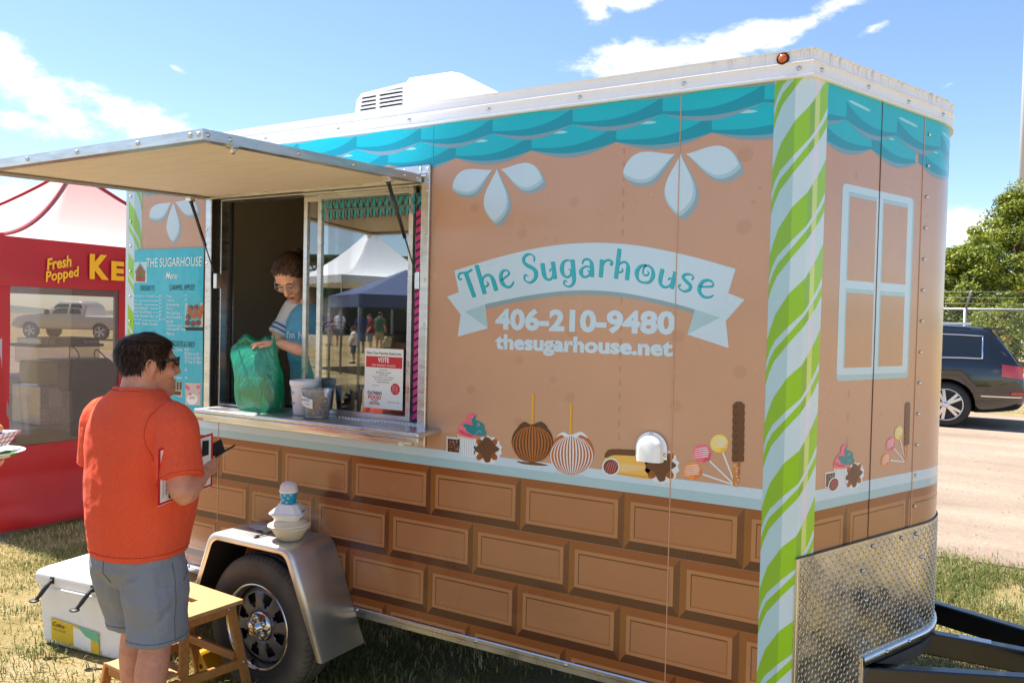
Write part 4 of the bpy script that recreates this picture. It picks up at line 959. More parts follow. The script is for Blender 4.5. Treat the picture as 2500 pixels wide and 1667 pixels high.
# diamond plate guard on the nose
mat('diamond_plate', (.55,.52,.50,1), .26, 1, var=.22, vscale=5, bump=.05, bscale=50, rvar=.14, ripple=.006, rscale=6); mat('tread', (.60,.57,.55,1), .32, 1)
UE = S0+ARC_L
mb = MB()
def pl(u0,u1,z0,z1,n):
    us = np.linspace(u0,u1,n); mb.grid([[P3(u,z0,.0045) for u in us],[P3(u,z1,.0045) for u in us]],0,True)
pl(0,.454,.36,.552,4); pl(0,.454,.552,1.017,4); pl(.454,UE+.9,.552,1.017,44)
plate = part('stone_guard', mb, ['diamond_plate'], fix=True, label='diamond tread metal stone guard on the nose')
lz = MB(); sp_ = .0215; i = 0
for a in range(int((UE+.15)/sp_)):
    for b in range(int(.66/sp_)):
        u,z = .010+a*sp_, .372+b*sp_
        if z > 1.008 or (u > .444 and z < .565): continue
        sgn = 1 if (a+b)%2 else -1; t = R(55)*sgn; l,w_ = .0125,.0030
        du,dz = math.cos(t),math.sin(t)
        P = [P3(u+du*l,z+dz*l,.0046),P3(u-dz*w_,z+du*w_,.0046),P3(u-du*l,z-dz*l,.0046),P3(u+dz*w_,z-du*w_,.0046),P3(u,z,.0075)]
        P2 = [P3(u+du*l*.5,z+dz*l*.5,.0070),P3(u-du*l*.5,z-dz*l*.5,.0070)]
        lz.add(P+P2,[(0,1,5),(1,4,5),(1,2,6),(1,6,4),(2,3,6),(3,4,6),(3,0,5),(3,5,4)],0,True)
o = lz.build('tread_pattern','tread',plate); struct(o,'stuff')
def edge(us,z,w_=.016,d=.008,n='guard_edge',m_='alu_trim'):
    mb = MB(); mb.grid([[P3(u,z-w_/2,.0045) for u in us],[P3(u,z-w_/2,.0045+d) for u in us],[P3(u,z,.006+d) for u in us],[P3(u,z+w_/2,.0045+d) for u in us],[P3(u,z+w_/2,.0045) for u in us]],0,True); return mb.build(n,m_,plate)
edge(np.linspace(0,UE+.9,50),1.018,.006,.0025,m_='black_metal')
edge(np.linspace(.454,UE+.9,44),.545,.034,.012)
for u_,z0,z1 in ((.004,.36,1.017),(.458,.36,.56)):
    mb = MB(); p,n = PU(u_); q=[]
    for e,o_ in ((-.007,.0),(.007,.0),(.007,.012),(-.007,.012)): q.append(Vector((p.x+VD.x*e+n.x*o_,p.y+VD.y*e+n.y*o_,0)))
    mb.add([tuple(a+Vector((0,0,z0))) for a in q]+[tuple(a+Vector((0,0,z1))) for a in q],[(0,1,5,4),(1,2,6,5),(2,3,7,6),(3,0,4,7),(4,5,6,7)]); mb.build('guard_edge','alu_trim',plate,bevel=.002)
for u,z in ((.51,.985),(.73,.985),(.85,.985),(.44,.9),(.47,.78),(.455,.62),(.62,.548),(.90,.88),(.72,.60),(.80,.549)): put_bolt(plate,P3(u,z,.0065 if z>.56 else .018),(VNo.x,VNo.y,0),BOLT,'bolt')
# hitch
mb = MB(); mb.bar((-.3,.29,.45),(1.35,1.03,.45),.055,.10); mb.bar((-.3,WT-.29,.45),(1.35,WT-1.03,.45),.055,.10); mb.bar((.25,1.05,.452),(1.6,1.05,.452),.06,.098); mb.box(1.28,1.75,.98,1.12,.40,.51)
hitch = part('tongue', mb, ['black_metal'], bevel=.006)
mb = MB(); mb.tube([(1.3,1.2,.12),(1.3,1.2,.75)],.03,12); mb.box(1.22,1.38,1.12,1.28,.0,.03); mb.tube([(1.3,1.2,.03),(1.3,1.2,.2)],.018,10); mb.build('tongue_jack','black_metal',hitch)
mb = MB(); mb.box(.50,.62,1.03,1.07,.5015,.5055); mb.build('sticker','white_plastic',hitch)
# white cable hatch
def dshape(x0,x1,z0,z1,n=14):
    r=(x1-x0)/2; c=((x0+x1)/2,z1-r); return [(x0,z0)]+[(c[0]+r*math.cos(PI-PI*i/n),c[1]+r*math.sin(PI-PI*i/n)) for i in range(n+1)]+[(x1,z0)]
u0,z1 = ZB(1398,424)[0],ZB(1503,424)[1]; u1,z0 = ZB(1606,600)[0],ZB(1500,604)[1]
mb = MB(); mb.prism(dshape(u0,u1,z0,z1),'y',-.0115,-.0075); hat = part('cable_hatch', mb, ['white_plastic'], fix=True, bevel=.0015)
cx=(u0+u1)/2; rings=[]
for k,(ins,y) in enumerate([(.012,-.0116),(.013,-.03),(.017,-.042),(.026,-.050),(.045,-.054)]):
    rings.append([(x,y,z) for x,z in dshape(u0+ins,u1-ins,z0-.008,z1-ins)])
mb = MB(); mb.loft(rings,cap=True); hh_ = mb.build('hatch_hood','white_plastic',hat,fix=True); hh_.data.set_sharp_from_angle(angle=R(28))
for x,z in ((cx,z1-.009),(u0+.006,z0+.02),(u1-.006,z0+.02)): put_bolt(hat,(x,-.0115,z),(0,-1,0),BOLTA,'screw')
# ------------------------------------------------------------------ vehicles
mat('paint_black', srgb(16,17,20), .12, coat=1, spec=.6); mat('paint_silver', srgb(196,192,186), .25, coat=.6); mat('paint_red', srgb(150,16,24), .2, coat=1)
mat('car_glass', srgb(22,26,28), .04, spec=.8); mat('tail_red', srgb(190,12,20), .12, coat=1); mat('car_trim', srgb(26,26,28), .5); mat('chrome_trim', (.8,.8,.82,1), .15, 1); mat('wheel_alloy', (.72,.72,.74,1), .25, .9)
def gz(x, y):
    r_ = math.hypot(x-.5, y+2.9)
    return float(np.interp(r_, [0,9,15.5,40,75,400],[0,0,.20,.42,.50,.6]))
def vehicle(name, label, cat, loc, rz, paint, L_, W_, top, belt, bot, wheels, wr, glass, rear=None, rw=.70, chrome=None, group=None):
    # top/belt/bot: (x, z) tables along the length, x from the rear bumper forward; glass: list of (x0,x1) side windows
    root = thing(name,label,cat,loc,group,rz,local=True)
    X = sorted(set([0,.03,.08,.16,.28,.42,.55,.7,.9,1.2,1.6,2.0,2.4,2.8,3.0,3.2,3.45,3.7,4.0,4.3,4.6,4.85,L_-.1,L_-.03,L_]+[t[0] for t in top])); X=[x for x in X if 0<=x<=L_]
    T=lambda tb,x: float(np.interp(x,[a for a,_ in tb],[b for _,b in tb])); hw=W_/2
    def plan(x): e=min(x,L_-x); return hw*(1-.16*max(0,1-e/.55)**2.2)
    def ring(x,off=0):
        zt,zb_,zo=T(top,x),min(T(belt,x),T(top,x)),T(bot,x); w=plan(x)+off; up=max(0,zt-zb_); k=min(1,up/.5); wr_=w*(1-(1-rw/ .98)*k) if up>.02 else w*.93
        pts=[(0,zo),(w*.80,zo),(w*.95,zo+.06),(w*.985,zo+.25),(w,(zo+zb_)/2+.05),(w*.99,zb_-.10),(w*.965,zb_)]
        if up>.02: pts+=[(w*.965+(wr_-w*.965)*.5+.015*k,zb_+up*.48),(wr_,zb_+up*.86),(wr_*.88,zt-.012),(wr_*.5,zt),(0,zt+.008)]
        else: pts+=[(w*.93,zb_+.0),(w*.88,zb_+.005),(w*.75,zb_+.015),(w*.4,zb_+.02),(0,zb_+.025)]
        return pts
    rows=[]
    for x in X:
        p=ring(x); rows.append([(x,-y,z) for y,z in reversed(p)][:-1]+[(x,y,z) for y,z in p])
    mb=MB(); mb.grid(rows,0,True); n=len(rows[0]); mb.f.append(tuple(range(n))); mb.m.append(0); mb.sm.append(False); k0=(len(rows)-1)*n; mb.f.append(tuple(range(k0,k0+n))[::-1]); mb.m.append(0); mb.sm.append(False)
    for i in range(len(rows)-1): mb.f.append((i*n,(i+1)*n,(i+1)*n+n-1,i*n+n-1)); mb.m.append(1); mb.sm.append(False)
    body=mb.build('body',[paint,'car_trim'],root,fix=True)
    cuts=[]
    for wx in wheels:
        c=MB(); c.lathe([(0.0001,-1.2),(wr*1.14,-1.2),(wr*1.14,-hw+.30),(.0001,-hw+.30)],c=(wx,0,wr),ax='y',n=28,mi=0); c.lathe([(0.0001,hw-.30),(wr*1.14,hw-.30),(wr*1.14,1.2),(.0001,1.2)],c=(wx,0,wr),ax='y',n=28)
        me=c.mesh('cut',['car_trim']); bm=bmesh.new(); bm.from_mesh(me); bmesh.ops.remove_doubles(bm,verts=bm.verts,dist=1e-4); bmesh.ops.recalc_face_normals(bm,faces=bm.faces); bm.to_mesh(me); bm.free(); o=bpy.data.objects.new('cut',me); col.objects.link(o); cuts.append(o)
        md=body.modifiers.new('c','BOOLEAN'); md.object=o; md.operation='DIFFERENCE'; md.solver='EXACT'
    root.location=(0,0,0); root.rotation_euler=(0,0,0); bpy.context.view_layer.update(); dg=bpy.context.evaluated_depsgraph_get(); me=bpy.data.meshes.new_from_object(body.evaluated_get(dg)); body.modifiers.clear(); body.data=me
    for o in cuts: bpy.data.objects.remove(o)
    for s in (-1,1):
        for (x0,x1,g0,g1) in glass:
            mb=MB(); xs=np.linspace(x0,x1,9); g=[]
            for t in (0,.33,.66,1):
                row=[]
                for x in xs:
                    p=ring(x); a,b,c=p[6],p[7],p[8]; tt=g0+(g1-g0)*t
                    q=(a[0]+(b[0]-a[0])*tt*2,a[1]+(b[1]-a[1])*tt*2) if tt<.5 else (b[0]+(c[0]-b[0])*(tt-.5)*2,b[1]+(c[1]-b[1])*(tt-.5)*2)
                    row.append((x,s*(q[0]+.006),q[1]))
                g.append(row)
            mb.grid(g,0,True); wn=mb.build('side_window','car_glass',root)
            if chrome:
                loop=g[0]+[r[-1] for r in g[1:]]+g[-1][::-1][1:]+[r[0] for r in g[-2:0:-1]]; mb=MB(); mb.tube([(a,b+s*.004,c) for a,b,c in loop],.012,6,closed=True); mb.build('window_trim','chrome_trim',wn)
        for wx in wheels:
            w=MB(); c=(wx,s*(hw-.14),wr); tp=[(wr*.66,.10),(wr*.80,.115),(wr*.95,.10),(wr,.06),(wr,-.06),(wr*.95,-.10),(wr*.80,-.115),(wr*.66,-.10)]
            w.lathe(tp,c=c,ax='y',n=36); wo=w.build('wheel','black_rubber',root); d=s*.10
            m2=MB(); m2.lathe([(wr*.66,s*.10),(wr*.70,s*.112),(wr*.66,s*.095),(wr*.60,s*.04),(wr*.59,-.05)],c=c,ax='y',n=36)
            for k in range(10):
                t=2*PI*(k//2)/5+(.17 if k%2 else -.17); m2.bar((c[0]+wr*.12*math.cos(t),c[1]+s*.085,c[2]+wr*.12*math.sin(t)),(c[0]+wr*.64*math.cos(t*1.0),c[1]+s*.075,c[2]+wr*.64*math.sin(t)),.045,.03,(0,s,0))
            m2.lathe([(.0001,s*.10),(wr*.15,s*.095),(wr*.16,s*.06)],c=c,ax='y',n=16); m2.build('rim','wheel_alloy',wo)
            m3=MB(); m3.lathe([(.0001,s*.03),(wr*.62,s*.03)],c=c,ax='y',n=20); m3.build('brake_disc','car_trim',wo)
        if rear:
            (a0,a1,z0,z1)=rear; xs=np.linspace(a0,a1,8); g=[]
            for z,sh in ((z0,0),((z0+z1)/2,.06),(z1,.02)):
                g.append([(x,s*(np.interp(z,[q[1] for q in ring(x)[3:7]],[q[0] for q in ring(x)[3:7]])+.008),z+(x-a0)*.12) for x in xs])
            mb=MB(); mb.grid(g,0,True); mb.build('tail_light','tail_red',root)
    root.location=loc; root.rotation_euler=(0,0,rz); return root,ring,T
# black estate: rear wheel stands at this photo point
def at_depth(x,y,d): v=px_ray(x,y); return CP+v*(d/v.dot(CF))
rwp = at_depth(2306,1043,13.5)
suv,ring,T_ = vehicle('parked_suv','black suv parked behind the trailer nose in front of the chain-link fence','car',(0,0,0),0,'paint_black',5.08,1.97,
  [(0,.78),(.03,.92),(.08,1.06),(.16,1.2),(.28,1.38),(.42,1.58),(.5,1.66),(.55,1.69),(.9,1.715),(1.6,1.74),(2.4,1.735),(2.8,1.68),(3.2,1.46),(3.7,1.12),(4.3,1.03),(4.85,.86),(5.0,.7),(5.08,.55)],
  [(0,.78),(.1,1.0),(.28,1.10),(.9,1.10),(2.4,1.06),(3.7,1.0),(4.3,.95),(4.85,.82),(5.08,.55)],[(0,.45),(.1,.34),(.6,.27),(4.4,.27),(4.9,.32),(5.08,.42)],
  (1.13,4.12),.385,[(.62,1.28,.14,.86),(1.36,2.1,.10,.90),(2.2,2.9,.10,.9)],rear=(.035,.34,.86,1.06),chrome=True)
# rear overhang points to +X, nose to -X
suv.rotation_euler=(0,0,PI); suv.location=(rwp.x+1.13, rwp.y+.985, rwp.z)
for nm,mt,(x0,x1,y0,y1,z0,z1) in (('rear_spoiler','paint_black',(.30,.62,-.62,.62,1.655,1.70)),('bumper_trim','chrome_trim',(.02,.62,-.972,.972,.555,.572)),('roof_rail','alu_trim',(.8,3.0,.60,.63,1.745,1.775)),('roof_rail','alu_trim',(.8,3.0,-.63,-.60,1.745,1.775)),('rear_reflector','tail_red',(.0,.20,-.90,.90,.60,.645)),('rear_window','car_glass',(.12,.30,-.55,.55,1.22,1.52))):
    mb=MB()
    if nm=='rear_window': mb.add([(.175,-.66,1.20),(.175,.66,1.20),(.40,.58,1.58),(.40,-.58,1.58)],[(0,1,2,3)])
    elif nm in('bumper_trim','rear_reflector'):
        mb=MB(); xs=np.linspace(x0+.02,x1,8)
        for s in (-1,1): mb.grid([[(x,s*(np.interp(z,[q[1] for q in ring(x)[2:6]],[q[0] for q in ring(x)[2:6]])+.012),z) for x in xs] for z in (z0,z1)],0,False)
    else: mb.box(x0,x1,y0,y1,z0,z1)
    mb.build(nm,mt,suv,bevel=.01 if nm=='rear_spoiler' else 0)
def body_line(pts, r_, nm, mt):
    for s in (-1,1):
        mb=MB(); mb.tube([(x,s*(np.interp(z,[q[1] for q in ring(x)[2:7]],[q[0] for q in ring(x)[2:7]])+.002),z) for x,z in pts],r_,5); mb.build(nm,mt,suv)
body_line([(1.62,.34),(1.60,.55),(1.50,.72),(1.36,.86),(1.32,1.06)],.004,'door_gap','car_trim'); body_line([(.55,.66),(.30,.78),(.06,.80)],.004,'bumper_gap','car_trim'); body_line([(2.15,.34),(2.14,.7),(2.14,1.05)],.004,'door_gap','car_trim'); body_line([(1.66,.90),(1.88,.905)],.014,'door_handle','paint_black'); body_line([(1.6,.36),(2.6,.35),(3.6,.36)],.03,'sill_trim','car_trim')
# red hatchback far behind the fence
vloc = at_depth(2437,812,58); red,_,_ = vehicle('parked_car','small red car far behind the chain-link fence','car',(0,0,0),0,'paint_red',4.3,1.8,
  [(0,.7),(.05,.95),(.3,1.2),(.6,1.44),(1.2,1.5),(2.2,1.46),(2.9,1.0),(3.6,.92),(4.2,.7),(4.3,.5)],[(0,.7),(.1,.9),(.6,.95),(2.4,.95),(2.9,.93),(3.6,.88),(4.3,.5)],[(0,.4),(.3,.25),(4.0,.25),(4.3,.35)],(.85,3.45),.31,[(.7,1.5,.1,.9),(1.6,2.4,.1,.85)],rear=(.03,.2,.72,.9))
red.location=(vloc.x+.4,vloc.y,gz(vloc.x,vloc.y)); red.rotation_euler=(0,0,R(100))
# pale pickup beyond the tent
pa = at_depth(100,800,40.3); pb_ = at_depth(272,800,40); dv=(Vector((pa.x,pa.y))-Vector((pb_.x,pb_.y))); hd=math.atan2(dv.y,dv.x)
pick,_,_ = vehicle('pickup_truck','silver pickup truck parked beyond the red tent','truck',(0,0,0),0,'paint_silver',5.8,2.0,
  [(0,1.16),(.05,1.18),(1.9,1.18),(1.95,1.2),(2.0,1.72),(2.3,1.9),(3.4,1.9),(3.9,1.5),(4.25,1.22),(5.4,1.14),(5.7,1.0),(5.8,.8)],[(0,1.16),(2.0,1.18),(4.25,1.2),(5.4,1.12),(5.8,.8)],[(0,.6),(.3,.5),(5.5,.48),(5.8,.55)],(1.15,4.75),.39,[(2.15,2.75,.1,.9),(2.85,3.6,.08,.88)],rear=None,rw=.72)
q=Vector((pb_.x,pb_.y))-Vector((math.cos(hd),math.sin(hd)))*1.15; pick.location=(q.x,q.y,1.828-.018*40+.0 if False else gz(q.x,q.y)); pick.rotation_euler=(0,0,hd)
for s in (-1,1):
    mb=MB(); mb.box(3.72,3.86,s*1.0,s*1.22,1.2,1.44); mb.build('wing_mirror','car_trim',pick,bevel=.03)

# ------------------------------------------------------------------ fence, lamp pole, trees
mat('galv', (.30,.31,.32,1), .45, .5, var=.1); mat('bark', srgb(92,78,62), .9, bump=.6, bscale=18, var=.25)
fz = gz(1,13.5); FY = at_depth(2400,800,16.2).y
fence = thing('chain_link_fence','chain-link fence with barbed wire behind the black suv','fence',(1,FY,fz))
FX0,FX1 = -3.0,6.0; FT = 1.828+54/1955*16.2; fp = at_depth(2200+348/2.24,780,16.2).x
mb=MB(); mb.tube([(FX0,FY,FT),(FX1,FY,FT)],.024,8); mb.build('top_rail','galv',fence)
for k in (-1,0,1,2):
    x=fp+k*2.6
    if FX0-.1<x<FX1+.1:
        mb=MB(); mb.tube([(x,FY+.0,fz-.1),(x,FY,FT+.02)],.035,8); mb.tube([(x,FY,FT),(x+.10,FY-.25,FT+.36)],.022,6); mb.build('post','galv',fence)
for k in range(3): mb=MB(); mb.tube([(FX0,FY-.08*(k+1),FT+.115*(k+1)),(FX1,FY-.08*(k+1),FT+.115*(k+1))],.003,5); mb.build('barbed_wire','galv',fence)
mb=MB(); pitch=.085; nz_=int((FT-fz)/pitch); xs=int((FX1-FX0)/pitch)
for i in range(xs):
    x=FX0+i*pitch
    pts=[(x+pitch*.5*(1 if j%2 else 0)*1.0,FY+.004*(j%2),fz+j*pitch*.5) for j in range(nz_*2+1)]
    for a,b in zip(pts,pts[1:]): mb.bar(a,b,.0045,.0045,(0,1,0))
    pts=[(x+pitch*.5*(-1 if j%2 else 0)*1.0+pitch,FY-.004*(j%2),fz+j*pitch*.5) for j in range(nz_*2+1)]
    for a,b in zip(pts,pts[1:]): mb.bar(a,b,.0045,.0045,(0,1,0))
struct(mb.build('wire_mesh','galv',fence),'stuff')
mat('pole_paint',srgb(176,176,178),.5); pp = at_depth(2481,846,70); lp=thing('light_pole','tall grey light pole on the right beyond the fence','pole',(pp.x,pp.y,gz(pp.x,pp.y)))
tp_=at_depth(2507,300,70); mb=MB(); mb.tube([(pp.x,pp.y,gz(pp.x,pp.y)-.2),(pp.x+.0,pp.y,44)],[.33,.30],20); mb.build('shaft','pole_paint',lp)
mb=MB(); mb.lathe([(.55,0),(.55,.35),(.5,.4),(.0001,.4)],c=(pp.x,pp.y,gz(pp.x,pp.y)),n=20); mb.build('footing','galv',lp)
mb=MB(); mb.box(pp.x-1.6,pp.x+1.6,pp.y-.1,pp.y+.1,43.4,43.6); [mb.box(pp.x-1.5+k*.75,pp.x-1.1+k*.75,pp.y-.4,pp.y-.1,43.1,43.7) for k in range(5)]; mb.build('lamp_head','galv',lp)
def leafmat(name, a, b, c):
    m=bpy.data.materials.new(name); m.use_nodes=True; M[name]=m; k=NT(m); bs=k.N['Principled BSDF']; bs.inputs['Roughness'].default_value=.55
    oi=k.n('ShaderNodeAttribute',attribute_name='tone'); cr=k.n('ShaderNodeValToRGB'); k.l(oi.outputs['Fac'],cr.inputs[0]); e=cr.color_ramp.elements; e[0].color=a; e[1].color=c; x=e.new(.5); x.color=b
    k.l(cr.outputs[0],bs.inputs['Base Color']); tr=k.n('ShaderNodeBsdfTranslucent'); k.l(cr.outputs[0],tr.inputs[0]); mx=k.n('ShaderNodeMixShader'); mx.inputs[0].default_value=.35; k.l(bs.outputs[0],mx.inputs[1]); k.l(tr.outputs[0],mx.inputs[2]); k.l(mx.outputs[0],k.N['Material Output'].inputs[0])
leafmat('leaf_a',(.055,.10,.012,1),(.19,.24,.02,1),(.42,.42,.04,1)); leafmat('leaf_b',(.03,.06,.012,1),(.07,.12,.02,1),(.15,.20,.03,1))
def quads(name, P, tone, m_, parent):
    # P: (n,4,3) array
    n=len(P); me=bpy.data.meshes.new(name); me.vertices.add(n*4); me.vertices.foreach_set('co',P.reshape(-1).astype(np.float32)); me.loops.add(n*4); me.loops.foreach_set('vertex_index',np.arange(n*4,dtype=np.int32)); me.polygons.add(n); me.polygons.foreach_set('loop_start',np.arange(0,n*4,4,dtype=np.int32))
    try: me.polygons.foreach_set('loop_total',np.full(n,4,dtype=np.int32))
    except Exception: pass
    at=me.attributes.new('tone','FLOAT','FACE'); at.data.foreach_set('value',tone.astype(np.float32)); me.materials.append(M[m_]); me.update(calc_edges=True); return link(name,me,parent)
def tree(label, loc, H, rad, seed, m_='leaf_a', nl=16000, ls=.16, conic=.0):
    rg=np.random.default_rng(seed); t=thing('broadleaf_tree',label,'tree',loc,'trees beyond the fence'); x,y,z=loc
    mb=MB(); lim=[]; mb.tube([(x,y,z-.2),(x+.05,y,z+H*.3),(x-.05,y+.05,z+H*.6),(x,y,z+H*.85)],[H*.03,H*.022,H*.014,H*.005],10)
    for k in range(14):
        a=k*2.4+rg.uniform(-.3,.3); h0=H*(.2+.55*k/14); r_=rad*rg.uniform(.6,.95)*(1-.5*k/14); b=(x+r_*math.cos(a),y+r_*math.sin(a),z+h0+H*.18); m=(x+r_*.45*math.cos(a),y+r_*.45*math.sin(a),z+h0+H*.06); mb.tube([(x,y,z+h0),m,b],[H*.012,H*.007,H*.002],6); lim.append(b)
    mb.build('trunk','bark',t)
    nc=130; u=rg.normal(size=(nc,3)); u/=np.linalg.norm(u,axis=1)[:,None]; rr_=rg.uniform(.35,1.0,nc)**.5; cz=z+H*.56; c=np.empty((nc,3)); hh=H*.46
    prof=np.where(u[:,2]>0,1-conic*np.abs(u[:,2]*rr_),1.0)
    c[:,0]=x+u[:,0]*rr_*rad*prof; c[:,1]=y+u[:,1]*rr_*rad*prof; c[:,2]=cz+u[:,2]*rr_*hh
    cs_=rg.uniform(.55,1.15,nc)*rad*.24; idx=rg.integers(0,nc,nl); d=rg.normal(size=(nl,3)); d/=np.linalg.norm(d,axis=1)[:,None]; P0=c[idx]+d*(cs_[idx]*rg.uniform(.55,1.05,nl))[:,None]*np.array([1.15,1.15,.7])
    nrm=d*.6+rg.normal(size=(nl,3))*.6+np.array([0,0,.5]); nrm/=np.linalg.norm(nrm,axis=1)[:,None]; a=np.cross(nrm,rg.normal(size=(nl,3))); a/=np.linalg.norm(a,axis=1)[:,None]; b=np.cross(nrm,a); s=(ls*rg.uniform(.6,1.25,nl))[:,None]
    P=np.stack([P0-a*s*.5,P0+b*s*.32,P0+a*s*.5,P0-b*s*.32],1); tone=np.clip(.5+.22*rg.normal(size=nl)+.18*rg.normal(size=nc)[idx],0,1); quads('crown',P,tone,m_,t); return t
def tpos(px,d): v=at_depth(px,812,d); return (v.x,v.y,gz(v.x,v.y))
tree('tallest yellow-green tree beyond the fence at the right edge',tpos(2475,36),7.9,2.5,11,conic=.8,nl=38000,ls=.13); tree('shorter green tree beside the trailer nose beyond the fence',tpos(2365,34),5.6,1.9,12,conic=.7,nl=30000,ls=.13); tree('dark green tree behind the tallest tree',tpos(2580,44),8.0,3.0,13,'leaf_b',conic=.4,nl=12000,ls=.2); tree('tree partly hidden behind the trailer nose',tpos(2280,40),5.5,2.2,14,'leaf_b',nl=8000,ls=.2)
tree('low shrub-like tree under the tallest tree by the fence',tpos(2440,30),2.6,1.2,15,'leaf_a',nl=7000,ls=.1)
# ------------------------------------------------------------------ red popcorn tent and what stands in it
mat('tent_roof', srgb(200,152,144), .7, var=.02, vscale=2, bump=.05, bscale=12); mat('tent_red', srgb(176,8,22), .55, var=.06, vscale=3, bump=.05, bscale=9, sheen=.2)
mat('letter_yellow', srgb(246,176,10), .5); mat('tent_film', (0,0,0,1)); mat('pole_grey', srgb(150,150,152), .4, metal=.6)
M['tent_film'] = M['clear_film']
mat('cloth_dark_red', srgb(120,20,34), .7); mat('steel_brushed', (.6,.59,.57,1), .3, 1, var=.1, stretch=(1,8,1), rvar=.08)
mat('machine_black', srgb(30,27,28), .35); mat('machine_blue', srgb(40,32,84), .4); mat('syrup', srgb(196,190,84), .25, trans=.3); mat('paper_white', srgb(240,240,238), .7)
glassmat('tub_clear',.10,(.85,.84,.82,1),.08)
def TX(x, y, X): P = px_on(x, y, (1,0,0), X); return (P.y, P.z)
TXF, TXB, TY0, TY1 = -6.10, -9.10, .46, 3.46
tent = thing('market_tent', 'red market tent with pale roof and yellow popcorn lettering', 'tent', (-7.6,1.96,0))
def leg(x,y):
    mb = MB(); mb.box(x-.02,x+.02,y-.02,y+.02,.01,2.36); mb.box(x-.06,x+.06,y-.06,y+.06,0,.01); mb.build('leg','pole_grey',tent)
for x in (TXF-.03,TXB+.03):
    for y in (TY0+.03,TY1-.03): leg(x,y)
pk = Vector(((TXF+TXB)/2,(TY0+TY1)/2,3.30)); cs = [Vector((TXF,TY0,2.40)),Vector((TXF,TY1,2.40)),Vector((TXB,TY1,2.40)),Vector((TXB,TY0,2.40))]
def sag(a,t): p = a.lerp(pk,t); p.z = a.z+(pk.z-a.z)*(.25*t+.75*t*t); return p
mb = MB(); N_=14
for i in range(4):
    a,b = cs[i],cs[(i+1)%4]; rows=[]
    for j in range(N_+1):
        t=j/N_; p,q = sag(a,t),sag(b,t); row=[]
        for k in range(9): e=k/8; r_=p.lerp(q,e); r_.z-=.05*(1-t)*math.sin(PI*e)*t*2; row.append(tuple(r_))
        rows.append(row)
    mb.grid(rows)
roof = mb.build('roof','tent_roof',tent,fix=True)
for i in range(4):
    mb = MB(); pts=[sag(cs[i],j/N_)+Vector((0,0,.008)) for j in range(N_+1)]; mb.tube(pts,.016,6); mb.build('roof_seam','tent_red',roof)
def cloth(P, z0, z1, amp, name, parent, m_, n=40, rows=8, f=9, ph=0, hem=0):
    # hanging cloth between plan points P with soft folds
    a,b = Vector(P[0]),Vector(P[1]); d=(b-a); nrm=Vector((d.y,-d.x)).normalized(); g=[]
    for j in range(rows+1):
        t=j/rows; row=[]
        for k in range(n+1):
            e=k/n; w=amp*(math.sin(e*f+ph+1.3*t)+.5*math.sin(e*f*2.3+ph*2+2*t)+.6*math.sin(t*7+e*3)+.35*abs(math.sin(t*9.4+e*1.1)))*(.3+.7*(1-t)); p=a+d*e+nrm*w
            z=z0+(z1-z0)*t
            if j==0: z+=hem*(.5+.5*math.sin(e*f*1.7+ph))
            row.append((p.x,p.y,z))
        g.append(row)
    mb=MB(); mb.grid(g); return mb.build(name,m_,parent)
cnr=[(TXF,TY0),(TXF,TY1),(TXB,TY1),(TXB,TY0)]
for i in range(4): cloth((cnr[i],cnr[(i+1)%4]),2.015,2.405,.008,'valance','tent_red',parent:=tent) if False else cloth((cnr[i],cnr[(i+1)%4]),2.015,2.405,.008,'valance',tent,'tent_red',f=11,ph=i)
cloth(((TXF-.012,TY0),(TXF-.012,TY1)),.03,.728,.048,'wall_panel',tent,'tent_red',n=80,rows=24,f=9,hem=.06)
for y0,y1 in ((TY0,TY0+.11),(1.50,1.585),(2.5,2.58),(TY1-.1,TY1)): cloth(((TXF-.012,y0),(TXF-.012,y1)),.722,2.03,.010,'wall_strip',tent,'tent_red',n=6,rows=14,f=2,ph=y0)
for y0,y1 in ((TY0+.09,1.52),(1.57,2.52),(2.56,TY1-.08)): cloth(((TXF-.02,y0),(TXF-.02,y1)),.722,2.05,.004,'window_film',tent,'tent_film',n=16,rows=10,f=5,ph=y0)
cloth(((TXB,TY1),(TXF,TY1)),.03,2.03,.02,'wall_panel',tent,'tent_red',n=30,rows=8); cloth(((TXB,TY0),(TXB,TY1)),.03,.9,.02,'wall_panel',tent,'cloth_dark_red',n=30,rows=6)
# lettering on the valance
TF = lambda u,z,off: Vector((TXF+.022+off,u,z))
def tb(x0,y0,x1,y1): a,b = TX(x0,y0,TXF),TX(x1,y1,TXF); return (a[0],a[1],b[0],b[1])
zz = lambda a,b: TX(a/3.1357,300+b/3.1357,TXF)
a,b = zz(348,1122),zz(566,1000); text_on('lettering','Fresh',(a[0],a[1]-.01,b[0]-.02,a[1]+.085),TF,'letter_yellow',tent,bold=.03,shear=.35,rot=R(13))
a,b = zz(343,1210),zz(618,1080); text_on('lettering','Popped',(a[0],a[1]-.035,b[0],a[1]+.075),TF,'letter_yellow',tent,bold=.03,shear=.3,rot=R(13))
a,b = zz(672,1195),zz(822,1015); text_on('lettering','K',(a[0],a[1],b[0],b[1]),TF,'letter_yellow',tent,bold=.05)
a,b = zz(838,1205),zz(938,1065); text_on('lettering','E',(a[0],a[1],b[0],b[1]),TF,'letter_yellow',tent,bold=.05)
a,b = zz(945,1208),zz(1050,1062); text_on('lettering','T',(a[0],a[1],b[0],b[1]),TF,'letter_yellow',tent,bold=.05)
